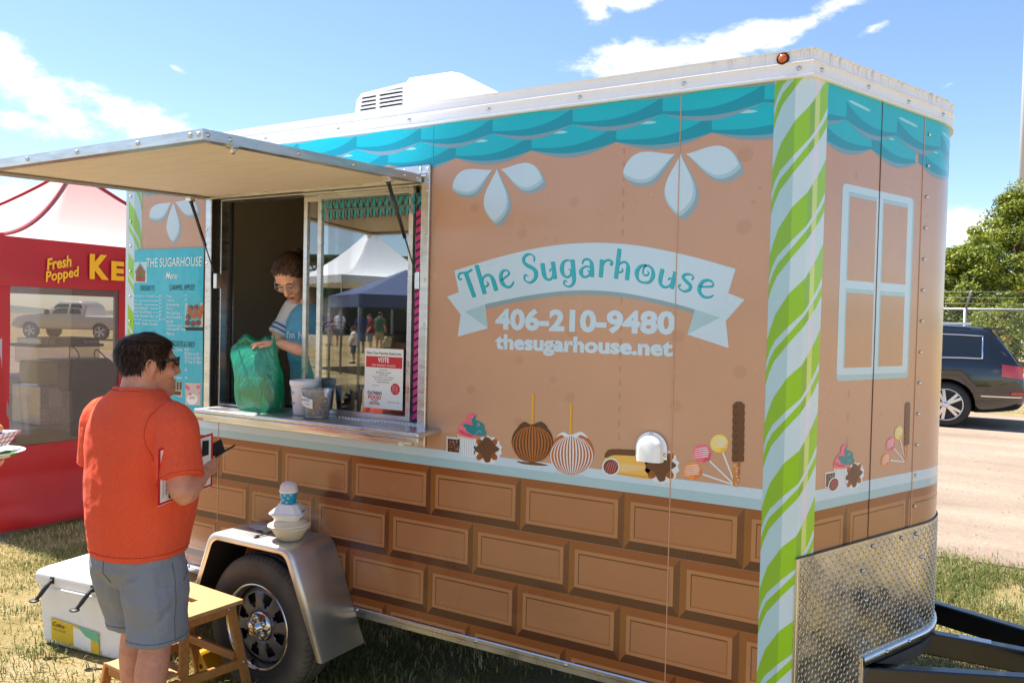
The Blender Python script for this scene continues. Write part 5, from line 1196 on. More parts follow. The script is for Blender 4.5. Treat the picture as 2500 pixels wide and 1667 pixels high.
# folding table with dark cloth, drink machine, tray
zc = lambda a,b,X: TX(a/3.733, 690+b/3.733, X)
XM = -6.62
mach = thing('drink_machine','frozen drink machine with black drums and purple sign inside the red tent','drink machine',(XM-.2,1.5,.80))
def bx(name,a0,b0,a1,b1,d0,d1,m_,parent,bev=.006):
    (y0,z1),(y1,z0) = zc(a0,b0,XM),zc(a1,b1,XM); mb=MB(); mb.box(XM-d1,XM-d0,y0,y1,z0,z1); return mb.build(name,m_,parent,bevel=bev)
bx('base_cabinet',365,950,620,1275,.0,.45,'steel_brushed',mach); bx('base_cabinet',625,960,1080,1300,-.01,.45,'steel_brushed',mach); pnl=bx('side_door',655,985,1080,1280,-.018,-.011,'machine_black',mach)
sg=bx('sign',500,502,890,565,-.03,.35,'machine_blue',mach); bx('sign_end',352,508,495,563,-.025,.35,'steel_brushed',mach); bx('lid',318,562,925,580,-.04,.4,'machine_black',mach)
bx('tank',335,580,910,715,.0,.35,'tub_clear',mach); bx('tank',340,715,535,915,.0,.30,'syrup',mach,.02)
(y0,z1),(y1,z0) = zc(540,705,XM),zc(1030,960,XM); mb=MB(); mb.prism([(XM+.05,z0),(XM+.06,z0+.12),(XM+.03,z1-.06),(XM-.05,z1),(XM-.35,z1),(XM-.35,z0)],'y',0,1) if False else None
mb=MB(); prof=[(XM+.05,z0),(XM+.06,z0+.1),(XM+.03,z1-.05),(XM-.05,z1),(XM-.35,z1),(XM-.35,z0)]
n=len(prof); mb.add([(x,y0,z) for x,z in prof]+[(x,y1,z) for x,z in prof],[(i,(i+1)%n,n+(i+1)%n,n+i) for i in range(n)]+[tuple(range(n)),tuple(range(n,2*n))[::-1]]); mb.build('drum_cover','machine_black',mach,fix=True,bevel=.02)
for r_ in range(6):
    for c in range(5):
        (yy,zz_) = zc(378+c*45,1155+r_*18,XM); mb=MB(); mb.box(XM+.0005,XM+.006,yy,yy+.035,zz_-.008,zz_); mb.build('vent_slot','paper_white',mach)
(ya,za),(yb,zb_) = zc(448,965,XM),zc(565,1130,XM); mb=MB(); mb.box(XM+.0005,XM+.003,ya,yb,zb_,za); mb.build('notice','paper_white',mach)
(ya,za),(yb,zb_) = zc(743,548,XM),zc(880,520,XM); text_on('sign_lettering','Gourmet',(ya,za,yb,zb_),lambda u,z,o: Vector((XM+.0325+o,u,z)),'paper_white',mach,bold=.02)
mb=MB(); mb.tube(crom([tuple((XM+.05,)+zc(*q,XM+.05)) for q in ((640,580),(632,660),(650,705),(720,690),(700,620),(655,580))],5),.006,6); mb.build('cable','machine_black',mach)
mb=MB(); mb.tube(crom([tuple((XM+.05,)+zc(*q,XM+.05)) for q in ((860,690),(862,630),(890,612),(960,680),(1020,720))],5),.006,6); mb.build('cable','machine_black',mach)
for q in (440,690,1000):
    yy,zt = zc(q,1275,XM); mb=MB(); mb.box(XM-.1,XM-.06,yy-.02,yy+.02,.802,zt); mb.build('leg','steel_brushed',mach)
tab_=thing('folding_table','grey folding table under the drink machine','table',(XM-.2,1.5,0)); mb=MB(); mb.box(XM-.55,XM+.12,.68,2.9,.76,.80); mb.build('table_top','pole_grey',tab_,bevel=.008)
for x in (XM-.5,XM+.07):
    for y in (.72,2.85): mb=MB(); mb.box(x-.018,x+.018,y-.018,y+.018,0,.76); mb.build('leg','pole_grey',tab_)
tb2=thing('side_table','table with dark red cloth behind the tent film','table',(-8.0,1.3,0)); mb=MB(); mb.box(-8.35,-7.75,.75,2.3,.0,.98); mb.build('table_cloth','cloth_dark_red',tb2,bevel=.02)
trr=thing('food_tray','clear plastic tray on the dark red table','tray',(-7.95,1.25,.98)); mb=MB(); mb.loft([[(-8.2,.85,.982),(-7.8,.85,.982),(-7.8,1.75,.982),(-8.2,1.75,.982)],[(-8.24,.80,1.16),(-7.76,.80,1.16),(-7.76,1.8,1.16),(-8.24,1.8,1.16)]],smooth=False); mb.build('tray_body','paper_white',trr)
# ------------------------------------------------------------------ people
def clothmat(name, c, fleck=None, fs=(30,30,160), folds=.22, fscale=5.5, rough=.85):
    m=bpy.data.materials.new(name); m.use_nodes=True; M[name]=m; k=NT(m); b=k.N['Principled BSDF']; b.inputs['Roughness'].default_value=rough; b.inputs['Specular IOR Level'].default_value=.15; b.inputs['Sheen Weight'].default_value=.05; b.inputs['Base Color'].default_value=c
    tc=k.n('ShaderNodeTexCoord')
    if fleck:
        mp=k.n('ShaderNodeMapping'); mp.inputs['Scale'].default_value=fs; k.l(tc.outputs['Object'],mp.inputs[0]); nz=k.n('ShaderNodeTexNoise',i_Scale=2.2,i_Detail=4,i_Roughness=.75); k.l(mp.outputs[0],nz.inputs['Vector'])
        cr=k.n('ShaderNodeValToRGB'); e=cr.color_ramp.elements; e[0].position=.40; e[0].color=tuple(x*.9 for x in c[:3])+(1,); e[1].position=.72; e[1].color=fleck; x=e.new(.58); x.color=c; k.l(nz.outputs[0],cr.inputs[0]); k.l(cr.outputs[0],b.inputs['Base Color'])
    f=k.n('ShaderNodeTexNoise',i_Scale=fscale,i_Detail=2.5,i_Distortion=.8); mp2=k.n('ShaderNodeMapping'); mp2.inputs['Scale'].default_value=(1,1,1.7); k.l(tc.outputs['Object'],mp2.inputs[0]); k.l(mp2.outputs[0],f.inputs['Vector']); bp=k.n('ShaderNodeBump',i_Strength=folds,i_Distance=.05); k.l(f.outputs[0],bp.inputs['Height'])
    w=k.n('ShaderNodeTexNoise',i_Scale=500,i_Detail=2); k.l(tc.outputs['Object'],w.inputs['Vector']); b2=k.n('ShaderNodeBump',i_Strength=.05,i_Distance=.002); k.l(w.outputs[0],b2.inputs['Height']); k.l(bp.outputs[0],b2.inputs['Normal']); k.l(b2.outputs[0],b.inputs['Normal']); return m
def skinmat(name, c):
    m=mat(name,c,.5,var=.10,vscale=26,spec=.35,bump=.08,bscale=220); b=m.node_tree.nodes['Principled BSDF']; b.inputs['Subsurface Weight'].default_value=.12; b.inputs['Subsurface Radius'].default_value=(.012,.005,.003); return m
skinmat('skin_a',srgb(214,150,122)); skinmat('skin_b',srgb(236,182,158)); skinmat('skin_c',srgb(170,116,86))
clothmat('tee_orange',srgb(246,94,60),srgb(252,156,124),fs=(60,60,300)); clothmat('shorts_grey',srgb(142,146,154),None,folds=.5,fscale=7); clothmat('tee_blue',srgb(116,188,226)); clothmat('tee_white',srgb(236,234,240)); clothmat('stripe_blue',srgb(70,130,186)); clothmat('trousers_black',srgb(30,30,34)); clothmat('tee_navy',srgb(46,60,104)); clothmat('tee_green',srgb(70,110,84)); clothmat('tee_maroon',srgb(130,50,66)); clothmat('shorts_tan',srgb(170,150,118)); clothmat('shorts_denim',srgb(78,98,134))
mat('shoe_dark',srgb(60,58,58),.6); mat('sock',srgb(220,220,216),.9); mat('eye_white',srgb(230,226,222),.2); mat('lips',srgb(176,84,80),.4); mat('shades',srgb(10,10,12),.12,coat=1); mat('lens_clear',srgb(150,160,170),.1)
leafmat('hair_brown',srgb(30,19,13),srgb(66,45,31),srgb(124,92,66)); leafmat('hair_light',srgb(48,32,22),srgb(86,60,42),srgb(132,98,70))
mat('hair_base_brown',srgb(60,41,29),.6,bump=.6,bscale=160,stretch=(1,1,.15)); mat('hair_base_light',srgb(74,52,38),.55,bump=.6,bscale=160,stretch=(1,1,.15))
HR=[(0,.026,.086,-.03),(.015,.040,.094,-.01),(.035,.051,.096,.02),(.06,.058,.096,.05),(.085,.064,.093,.072),(.11,.070,.093,.088),(.14,.074,.091,.098),(.17,.076,.092,.104),(.195,.070,.082,.100),(.215,.057,.062,.083),(.23,.035,.036,.052),(.2365,.012,.014,.02)]
def head_ring(z, th, off=0):
    zs=[h[0] for h in HR]; w=np.interp(z,zs,[h[1] for h in HR])+off; f=np.interp(z,zs,[h[2] for h in HR])+off; b=np.interp(z,zs,[h[3] for h in HR])+off
    c,s=math.cos(th),math.sin(th); x=w*math.copysign(abs(s)**.9,s); y=(f if c>0 else max(b,-.06) if b<0 else b)*math.copysign(abs(c)**.9,c)
    if c<0 and b<0: y=-c*b*1.0
    return (x,y,z)
def head(mb, HM):
    # HM: chin-based frame, +y forward
    mb.M=HM
    mb.loft([[head_ring(z,2*PI*k/28) for k in range(28)] for z in [0,.008,.02,.035,.05,.065,.085,.1,.12,.14,.16,.18,.195,.208,.22,.23,.2365]])
    mb.tube([(0,.083,.148),(0,.094,.128),(0,.108,.108),(0,.112,.098),(0,.098,.09)],[.008,.010,.013,.014,.010],10); mb.ell((.012,.096,.096),.009,.012,.008,8,6); mb.ell((-.012,.096,.096),.009,.012,.008,8,6)
    mb.ell((0,.078,.158),.058,.020,.010,14,8); mb.ell((0,.094,.064),.023,.010,.0065,12,6); mb.ell((0,.093,.054),.020,.010,.007,12,6); mb.ell((0,.085,.022),.026,.016,.018,12,8)
    for s in (-1,1):
        mb.ell((s*.045,.062,.098),.022,.03,.024,12,8); mb.ell((s*.031,.081,.138),.015,.010,.009,10,6)
        rot=Matrix.Rotation(s*R(-24),3,'Z')@Matrix.Rotation(R(-12),3,'X'); mb.ell((s*.079,-.010,.116),.006,.017,.029,12,8,rot=rot)
        pts=[Vector(p) for p in ((.074,.004,.098),(.080,.010,.120),(.085,.004,.143),(.090,-.016,.150),(.092,-.028,.135),(.088,-.024,.112),(.082,-.010,.092),(.077,.0,.086))]; mb.tube([(s*p.x,p.y,p.z) for p in pts],.0052,8); mb.ell((s*.080,-.002,.09),.006,.008,.009,8,6)
    mb.M=None
def limb(mb, pts, rad, n=14): 
    P=crom([tuple(p)+(r,) for p,r in zip(pts,rad)],5); mb.tube([q[:3] for q in P],[q[3] for q in P],n)
def hand(mb, w, f, nrm, side, curl=(.35,.4,.35,.4), spread=.0, sc=1.0, thumb=.5):
    # w wrist, f finger direction, nrm towards the palm side, side: +1 thumb lies on f x nrm
    w,f,nrm=Vector(w),Vector(f).normalized(),Vector(nrm); nrm=(nrm-f*nrm.dot(f)).normalized(); s=f.cross(nrm)*side
    rg=[]
    for t,wd,th in ((-.012,.026,.020),(.02,.034,.017),(.055,.040,.015),(.085,.038,.012)):
        c=w+f*(t*sc); rg.append([tuple(c+(s*math.cos(a)*wd+nrm*math.sin(a)*th)*sc) for a in [2*PI*k/16 for k in range(16)]])
    mb.loft(rg)
    for i,(o,L_) in enumerate(((.028,.070),(.0095,.080),(-.0095,.075),(-.027,.058))):
        p=w+(f*.080+s*o)*sc; d=(f+s*(spread*(1.5-i)*.25)).normalized(); pts=[p-d*.02*sc]; a=0
        for k,fr in enumerate((.45,.30,.25)):
            a+=curl[i]*(1.0 if k else .8); dd=(d*math.cos(a)+nrm*math.sin(a)); pts.append(pts[-1]+dd*(L_*fr+(.02 if k==0 else 0))*sc)
        mb.tube(crom([tuple(q) for q in pts],3),[.0088*sc]*4+[.0080*sc]*3+[.0070*sc]*2+[.0055*sc],8)
    p=w+(f*.015+s*.026)*sc; d=(f*.62+s*.62+nrm*thumb).normalized(); d2=(f*.9+s*.15+nrm*thumb*.8).normalized(); mb.tube([p-d*.015*sc,p+d*.035*sc,p+d*.055*sc+d2*.012*sc,p+d*.055*sc+d2*.036*sc],[.012*sc,.0115*sc,.0095*sc,.007*sc],8)
def hair_on(name, HM, parent, line, base, strand, n=2600, off=.010, ln=.026, flow='down', seed=3):
    zs=np.linspace(.02,.236,30); ths=[2*PI*k/60 for k in range(61)]; rg=np.random.default_rng(seed); mb=MB(); mb.M=HM
    def ok(z,th): return z>=line(abs((th+PI)%(2*PI)-PI))
    V={}
    for i,z in enumerate(zs[:-1]):
        for k in range(60):
            if ok((z+zs[i+1])/2,(ths[k]+ths[k+1])/2):
                q=[head_ring(z,ths[k],off),head_ring(z,ths[k+1],off),head_ring(zs[i+1],ths[k+1],off),head_ring(zs[i+1],ths[k],off)]
                q=[(a,b,c+(off*.9 if c>.2 else 0)) for a,b,c in q]; mb.add(q,[(0,1,2,3)],0,True)
    mb.add([head_ring(.236,t,off)[:2]+(.236+off,) for t in ths[:-1]],[tuple(range(60))],0,True)
    mb.M=None; me=mb.mesh('hair',base); bm=bmesh.new(); bm.from_mesh(me); bmesh.ops.transform(bm,matrix=Matrix.Identity(4),verts=bm.verts); bmesh.ops.remove_doubles(bm,verts=bm.verts,dist=5e-4); bm.to_mesh(me); bm.free(); o=link('hair',me,parent)
    PP=[];TT=[]
    while len(PP)<n:
        z=rg.uniform(.02,.245); th=rg.uniform(0,2*PI)
        if not ok(min(z,.235),th): continue
        zz=min(z,.2355); p=Vector(head_ring(zz,th,off*.6+.004)); 
        if z>.2: p.z+=off*.6; rr_=rg.uniform(.1,1)**.5 if z>.235 else 1; p.x*=rr_; p.y*=rr_; p.z+= .012*(1-rr_)
        nrm=Vector((p.x,p.y,(p.z-.12)*.9)).normalized()
        dn=(Vector((0,0,-1)) if flow=='down' else Vector((p.x*-.2,-1,-.25))); 
        if flow=='down' and z>.2: dn=Vector((p.x*6,.6,-.2))
        dn=(dn-nrm*dn.dot(nrm)).normalized(); dn=(dn+nrm*rg.uniform(.05,.34 if flow=='down' else .05)+Vector(rg.normal(0,.14 if flow=='down' else .06,3))).normalized(); s=dn.cross(nrm).normalized()*rg.uniform(.0008,.0024); L_=ln*rg.uniform(.6,1.3); a,b=p-dn*L_*.3+nrm*.002,p+dn*L_*.7
        PP.append([tuple(HM@(a-s)),tuple(HM@(a+s)),tuple(HM@(b+s*.3)),tuple(HM@(b-s*.3))]); TT.append(np.clip(.45+.36*rg.normal(),0,1))
    P=np.array(PP); quads('hair_strands',P,np.array(TT),strand,o); return o
def short_line(th):
    return float(np.interp(th,[0,.5,.85,1.08,1.22,1.38,1.48,1.75,2.0,2.4,PI],[.206,.20,.186,.168,.118,.112,.150,.150,.098,.050,.040]))
def erings(spec, n=24, cx=0):
    # (z, rx, ry, x, y)
    out=[]
    for z,rx,ry,x,y in spec:
        out.append([(x+rx*math.copysign(abs(math.cos(t))**.9,math.cos(t)),y+ry*math.copysign(abs(math.sin(t))**.9,math.sin(t)),z) for t in [2*PI*k/n for k in range(n)]])
    return out
def displace(o, strength, scale, seed=0):
    t=bpy.data.textures.new('folds','CLOUDS'); t.noise_scale=scale; t.noise_depth=2; md=o.modifiers.new('d','DISPLACE'); md.texture=t; md.strength=strength; md.mid_level=.5; md.texture_coords='LOCAL'
def man(label, loc, rz, shirt, shorts, skin, arms, build=1.0, head_yaw=0, head_pitch=0, vox=.0055, H=1.77, hair=('hair_base_brown','hair_brown'), strands=2600, group=None, detail=True, hs=1.0, step=0.0):
    sc=H/1.77; root=thing('person',label,'person',loc,group,rz,local=True); root.scale=(sc,)*3; B=build
    mb=MB(); HM=Matrix.Translation((0,.045,1.458))@Matrix.Rotation(head_yaw,4,'Z')@Matrix.Rotation(head_pitch,4,'X')@Matrix.Scale(hs,4); head(mb,HM)
    limb(mb,[(0,-.012,1.36),(0,-.008,1.43),(0,.006,1.50),(0,.02,1.58)],[.095*B,.076*B,.068*B,.062*B],18)
    mb.loft(erings([(.80,.12*B,.10*B,0,0),(.95,.14*B,.12*B,0,.01),(1.1,.15*B,.12*B,0,.015),(1.28,.16*B,.11*B,0,0),(1.40,.15*B,.085*B,0,-.005),(1.45,.08,.06,0,0)]))
    for s in (-1,1):
        ly=step if s<0 else 0.0; limb(mb,[(s*.085,0,.80),(s*.10,.01+ly*.35,.66),(s*.105,.015+ly*.8,.50),(s*.105,-.012+ly,.34),(s*.105,-.018+ly,.2),(s*.105,-.01+ly,.09),(s*.105,0+ly,.06)],[.080*B,.084*B,.062,.064,.046,.038,.040],16)
        el,wr,fd,pn,cu=arms[s]; sh=(s*.175*B,0,1.355); m1=tuple((Vector(sh)+Vector(el))/2); el=Vector(el); wr=Vector(wr); m2=el+(wr-el)*.35
        limb(mb,[sh,m1,tuple(el),tuple(m2),tuple(wr)],[.062*B,.052*B,.043*B,.045*B,.028],14)
        hand(mb,wr,fd,pn,arms.get('thumb%d'%s,-s),curl=cu,sc=1.0)
    mb.build('body',skin,root,remesh=vox,smooth_it=4)
    # T-shirt
    mb=MB(); mb.loft(erings([(.825,.180*B,.160*B,0,.012),(.85,.184*B,.166*B,0,.014),(.95,.196*B,.182*B,0,.022),(1.05,.206*B,.188*B,0,.026),(1.15,.210*B,.176*B,0,.016),(1.25,.208*B,.156*B,0,.003),(1.34,.204*B,.142*B,0,-.006),(1.395,.194*B,.124*B,0,-.008),(1.438,.164*B,.108*B,0,-.010),(1.472,.122*B,.096*B,0,-.010),(1.497,.088*B,.086*B,0,-.006)],28))
    for s in (-1,1):
        el=Vector(arms[s][0]); sh=Vector((s*.185*B,0,1.365)); d=(el-sh); limb(mb,[(s*.12*B,0,1.39),tuple(sh),tuple(sh+d*.42),tuple(sh+d*.80)],[.066*B,.080*B,.080*B,.082*B],16)
    o=mb.build('shirt',shirt,root,remesh=vox*1.15,smooth_it=5)
    if detail: displace(o,.016,.17)
    mb=MB(); mb.loft(erings([(.70,.12,.10,0,-.0),(.78,.162*B,.146*B,0,0),(.86,.168*B,.150*B,0,.006),(.92,.162*B,.146*B,0,.01)],24))
    for s in (-1,1): ly=step if s<0 else 0.0; mb.loft(erings([(.475,.106,.116,s*.112,.012+ly*.85),(.56,.107,.118,s*.110,.012+ly*.65),(.66,.108*B,.124*B,s*.104,.010+ly*.4),(.76,.106*B,.124*B,s*.092,.004+ly*.15),(.84,.096*B,.116*B,s*.085,0)],20))
    o=mb.build('shorts',shorts,root,remesh=vox*1.2,smooth_it=3)
    if detail: displace(o,.016,.11)
    for s in (-1,1):
        mb=MB(); x=s*.105; ly=step if s<0 else 0.0; mb.loft([[(x+w*math.cos(t),y+ly+l*math.sin(t),z) for t in [2*PI*k/16 for k in range(16)]] for z,w,l,y in ((0,.046,.135,.055),(.02,.050,.140,.055),(.05,.048,.132,.05),(.075,.043,.09,.02),(.095,.042,.055,-.004))]); sh=mb.build('shoe','shoe_dark',root); mb=MB(); mb.lathe([(.043,.08),(.043,.13),(.041,.15)],c=(x,-.006+ly,0),n=14); mb.build('sock','sock',sh)
    hair_on('hair',HM,root,short_line,hair[0],hair[1],n=strands)
    return root,HM
MO=Vector((-2.475,-.835,0)); MR=R(6)
def ml(x,y,z): return Vector((x,y,z))
man_arms={1:((.315,-.06,1.115),(.262,.105,1.165),(-.22,.92,.25),(-.95,.1,.1),(.75,.8,.85,.9)), -1:((-.25,.02,1.12),(-.12,.25,1.13),(.5,.85,.1),(.4,-.2,.9),(.4,.4,.45,.5)), 'thumb1':-1,'thumb-1':-1}
cust,HMc = man('man in orange T-shirt and grey shorts standing at the serving window with his back turned',MO,MR,'tee_orange','shorts_grey','skin_a',man_arms,build=1.08,head_yaw=R(-27),H=1.785,strands=6000,hs=1.09,step=.10)
# sunglasses
mb=MB(); mb.M=HMc
for s in (-1,1):
    mb.tube([(s*.080,-.020,.140),(s*.082,.0,.147),(s*.081,.05,.148),(s*.076,.088,.146)],[.004,.0055,.0065,.008],8); mb.tube([(s*.079,-.020,.140),(s*.080,-.03,.125)],.003,6)
    mb.loft([[(s*(.040+.036*math.cos(t)),.101+.007*o-.016*max(0,math.cos(t)),.139+.022*math.sin(t)) for t in [2*PI*k/14 for k in range(14)]] for o in (0,1)])
mb.tube([(-.012,.106,.146),(0,.110,.148),(.012,.106,.146)],.003,6); mb.build('sunglasses','shades',cust)
# shirt collar and stitched back pocket flap of the shorts
mb=MB(); mb.tube([(.088*math.cos(t),.088*math.sin(t)-.004,1.497-.010*math.sin(t)) for t in [2*PI*k/28 for k in range(28)]],.005,8,closed=True); mb.build('collar','tee_orange',cust)
# seams, hems and pocket drawn on the cloth itself
def on_cloth(o, pts, off=.0012):
    bpy.context.view_layer.update(); e=o.evaluated_get(bpy.context.evaluated_depsgraph_get()); out=[]
    for p in pts:
        ok,l,n,_=e.closest_point_on_mesh(Vector(p)); out.append(tuple(l+n*off))
    return out
mat('thread_orange',srgb(196,62,34),.9); mat('thread_grey',srgb(92,96,106),.9)
tee=[c for c in cust.children if c.name.startswith('shirt')][0]; sho=[c for c in cust.children if c.name.startswith('shorts')][0]
def seam(o,pts,m_,r_=.0013,closed=False,name='seam'):
    P=on_cloth(o,pts); mb=MB(); mb.tube(P,r_,5,closed=closed); mb.build(name,m_,cust)
B_=1.08
for s in (-1,1): seam(tee,[(s*(.172+.012*math.cos(t))*B_,.125*math.cos(t)*1.0,1.345+.115*math.sin(t)) for t in [2*PI*k/40 for k in range(40)]],'thread_orange',closed=True)
seam(tee,[(.20*B_*math.cos(t),.19*B_*math.sin(t)+.014,.848) for t in [2*PI*k/48 for k in range(48)]],'thread_orange',closed=True,name='hem')
for s,a in ((1,man_arms[1][0]),(-1,man_arms[-1][0])):
    sh=Vector((s*.185*B_,0,1.365)); d=(Vector(a)-sh); c=sh+d*.80; dn=d.normalized(); x=dn.cross(Vector((0,1,0))).normalized(); y=dn.cross(x); seam(tee,[tuple(c+(x*math.cos(t)+y*math.sin(t))*.10) for t in [2*PI*k/30 for k in range(30)]],'thread_orange',closed=True,name='hem')
for s in (-1,1):
    seam(sho,[(s*.30,.0,.83-.34*k/18) for k in range(19)],'thread_grey'); seam(sho,[(s*(.13+.02*k/8),.16-.12*k/8,.85-.13*k/8) for k in range(9)],'thread_grey',.0022,name='pocket'); seam(sho,[(s*.112+.14*math.cos(t),.012+(.085 if s<0 else 0)+.14*math.sin(t),.497) for t in [2*PI*k/30 for k in range(30)]],'thread_grey',closed=True,name='hem')
seam(sho,[(0.0,-.2,.84-.16*k/8) for k in range(9)],'thread_grey')
mrot=Matrix.Translation(MO)@Matrix.Rotation(MR,4,'Z')@Matrix.Scale(1.785/1.77,4)
# wallet in his right hand, magazine under the arm
mat('leather',srgb(34,26,22),.5,bump=.2,bscale=120); mat('mag_red',srgb(206,24,40),.4); mat('mag_white',srgb(238,236,232),.45); mat('ink',srgb(24,24,28),.6); mat('card',srgb(236,236,232),.4)
wal=thing('wallet','open black leather wallet held by the man in orange','wallet',mrot@Vector((.23,.2,1.19)))
c=Vector((.225,.205,1.205)); ax=Vector((-.1,.95,.2)).normalized()
for nm,dirv,m_ in (('wallet_flap',Vector((.75,.1,.55)),'leather'),('wallet_flap',Vector((-.35,-.05,.85)),'leather')):
    dv=dirv.normalized()*.062; a=c-ax*.04; b=c+ax*.06; mb=MB(); mb.M=mrot; n_=dv.cross(ax).normalized()*.003; mb.add([tuple(v) for v in (a-n_,b-n_,b+dv-n_,a+dv-n_,a+n_,b+n_,b+dv+n_,a+dv+n_)],[(0,1,2,3),(7,6,5,4),(0,4,5,1),(1,5,6,2),(2,6,7,3),(3,7,4,0)]); mb.build(nm,m_,wal)
mb=MB(); mb.M=mrot; dv=Vector((.75,.1,.55)).normalized(); a=c+ax*.0+dv*.012; n_=dv.cross(ax).normalized()*.0042*-1; mb.add([tuple(v) for v in (a+n_,a+ax*.045+n_,a+ax*.045+dv*.035+n_,a+dv*.035+n_)],[(0,1,2,3)]); mb.add([tuple(v) for v in (a-n_,a+ax*.045-n_,a+ax*.045+dv*.035-n_,a+dv*.035-n_)],[(0,1,2,3)]); mb.build('bank_card','card',wal)
mag=thing('magazine','red and white festival programme tucked under the orange sleeve','magazine',mrot@Vector((.235,0,1.1)))
def mf(u,z,off): x=.262+off-.02*(u+.12); return mrot@Vector((x,u,z+.10*u))
def mquad(name,u0,u1,z0,z1,o,m_):
    us=np.linspace(u0,u1,6); mb=MB(); mb.grid([[tuple(mf(u,z0,o)) for u in us],[tuple(mf(u,z1,o)) for u in us]]); return mb.build(name,m_,mag)
mquad('cover',-.135,.150,1.085,1.305,.003,'mag_red'); mquad('back_cover',-.13,.145,1.08,1.30,-.003,'mag_white'); mquad('cover_print',-.124,.139,1.094,1.296,.0038,'mag_white')
text_on('cover_text','Event &',(-.050,1.10,.10,1.134),mf,'ink',mag,bold=.01,lay=9,rot=PI/2,fit='h'); text_on('cover_text','Food',(-.006,1.10,.095,1.136),mf,'ink',mag,bold=.01,lay=9,rot=PI/2,fit='h')
text_on('cover_text','Daily Inter Lake',(-.090,1.12,.06,1.131),mf,'ink',mag,lay=9,rot=PI/2,fit='h'); text_on('cover_text','A Special Collection',(-.107,1.11,.06,1.118),mf,'ink',mag,lay=9,rot=PI/2,fit='h')
mb=MB(); mb.add([tuple(mf(u,z,.0055)) for u,z in ((.085,1.22),(.125,1.22),(.125,1.28),(.09,1.285))],[(0,1,2,3)]); mb.build('cover_picture','ink',mag)

# ---- worker behind the window
wk=thing('person','woman in light blue T-shirt and glasses packing a bag inside the window','person',(-2.68,.46,.50))
W=lambda *p: tuple(p)
HMw=Matrix.Translation((-2.665,.275,1.960))@Matrix.Rotation(R(194),4,'Z')@Matrix.Rotation(R(-50),4,'X')
mb=MB(); head(mb,HMw)
limb(mb,[(-2.685,.40,1.84),(-2.695,.37,1.92),(-2.69,.33,1.985),(-2.69,.315,2.03)],[.075,.055,.050,.048],16)
mb.loft(erings([(1.30,.155,.11,-2.68,.46),(1.42,.16,.115,-2.68,.455),(1.52,.14,.105,-2.68,.44),(1.66,.15,.115,-2.68,.41),(1.78,.165,.115,-2.68,.395),(1.86,.15,.085,-2.68,.395),(1.90,.08,.06,-2.685,.39)]))
limb(mb,[(-2.855,.40,1.855),(-2.885,.34,1.73),(-2.895,.27,1.60),(-2.83,.16,1.54),(-2.74,.07,1.47)],[.050,.043,.036,.036,.025]); hand(mb,(-2.74,.07,1.47),(.5,-.5,-.5),(.5,.6,-.1),1,curl=(.4,.45,.5,.5),sc=.92)
limb(mb,[(-2.505,.385,1.855),(-2.46,.32,1.74),(-2.43,.23,1.63),(-2.49,.12,1.65),(-2.575,.035,1.685)],[.050,.043,.037,.036,.025]); hand(mb,(-2.575,.035,1.685),(-.85,-.35,.02),(-.1,-.1,-1),1,curl=(.16,.30,.42,.5),sc=.95,spread=.3,thumb=.3)
for s in (-1,1): limb(mb,[(-2.68+s*.085,.46,1.36),(-2.68+s*.09,.46,1.0),(-2.68+s*.09,.47,.6)],[.09,.065,.04])
mb.build('body','skin_b',wk,remesh=.0048,smooth_it=3)
mb=MB(); mb.loft(erings([(1.36,.178,.135,-2.68,.455),(1.42,.180,.140,-2.68,.452),(1.52,.168,.138,-2.68,.435),(1.62,.168,.142,-2.68,.412),(1.72,.172,.140,-2.68,.40),(1.80,.172,.125,-2.68,.395),(1.86,.14,.095,-2.68,.395),(1.895,.085,.070,-2.685,.388)],26)); o=mb.build('shirt','tee_blue',wk,remesh=.006,smooth_it=4); displace(o,.014,.08)
for pts in ([(-2.755,.395,1.882),(-2.83,.40,1.872),(-2.872,.375,1.79),(-2.892,.335,1.715)],[(-2.605,.39,1.882),(-2.53,.385,1.872),(-2.485,.36,1.80),(-2.458,.32,1.725)]):
    mb=MB(); limb(mb,pts,[.058,.070,.066,.068]); o=mb.build('sleeve','tee_white',wk,remesh=.006,smooth_it=3); displace(o,.010,.06)
    a,b=Vector(pts[2]),Vector(pts[3]); d=(b-a).normalized()
    for t in (.45,.75):
        c=a.lerp(b,t); x=d.cross(Vector((0,1,0))).normalized(); y=d.cross(x); mb=MB(); mb.tube([tuple(c+(x*math.cos(q)+y*math.sin(q))*.0665) for q in [2*PI*k/20 for k in range(20)]],.0055,6,closed=True); mb.build('sleeve_stripe','stripe_blue',wk)
mb=MB(); mb.loft(erings([(.95,.10,.10,-2.68,.465),(1.2,.16,.12,-2.68,.465),(1.39,.172,.128,-2.68,.46)],20)); 
for s in (-1,1): limb(mb,[(-2.68+s*.088,.465,1.3),(-2.68+s*.09,.465,1.0),(-2.68+s*.09,.475,.56)],[.098,.075,.055])
mb.build('trousers','trousers_black',wk,remesh=.008,smooth_it=2)
for s in (-1,1):
    mb=MB(); mb.ell((-2.68+s*.09,.44,.535),.05,.13,.04,14,8); mb.build('shoe','shoe_dark',wk)
mb=MB(); mb.tube([tuple(Vector((-2.69+.070*math.cos(t),.375+.062*math.sin(t),1.888+.02*math.sin(t)-(.03 if math.sin(t)<-.5 else 0)))) for t in [2*PI*k/24 for k in range(24)]],.009,8,closed=True); mb.build('collar','tee_white',wk)
def chest(u,z,off):
    ph=(u+2.68)/.16+R(16); cy=float(np.interp(z,[1.52,1.62,1.72,1.80],[.435,.412,.40,.395])); rx,ry=.181,float(np.interp(z,[1.52,1.62,1.72,1.80],[.150,.154,.152,.137])); return Vector((-2.68+(rx+off)*math.sin(ph),cy-(ry+off)*math.cos(ph),z))
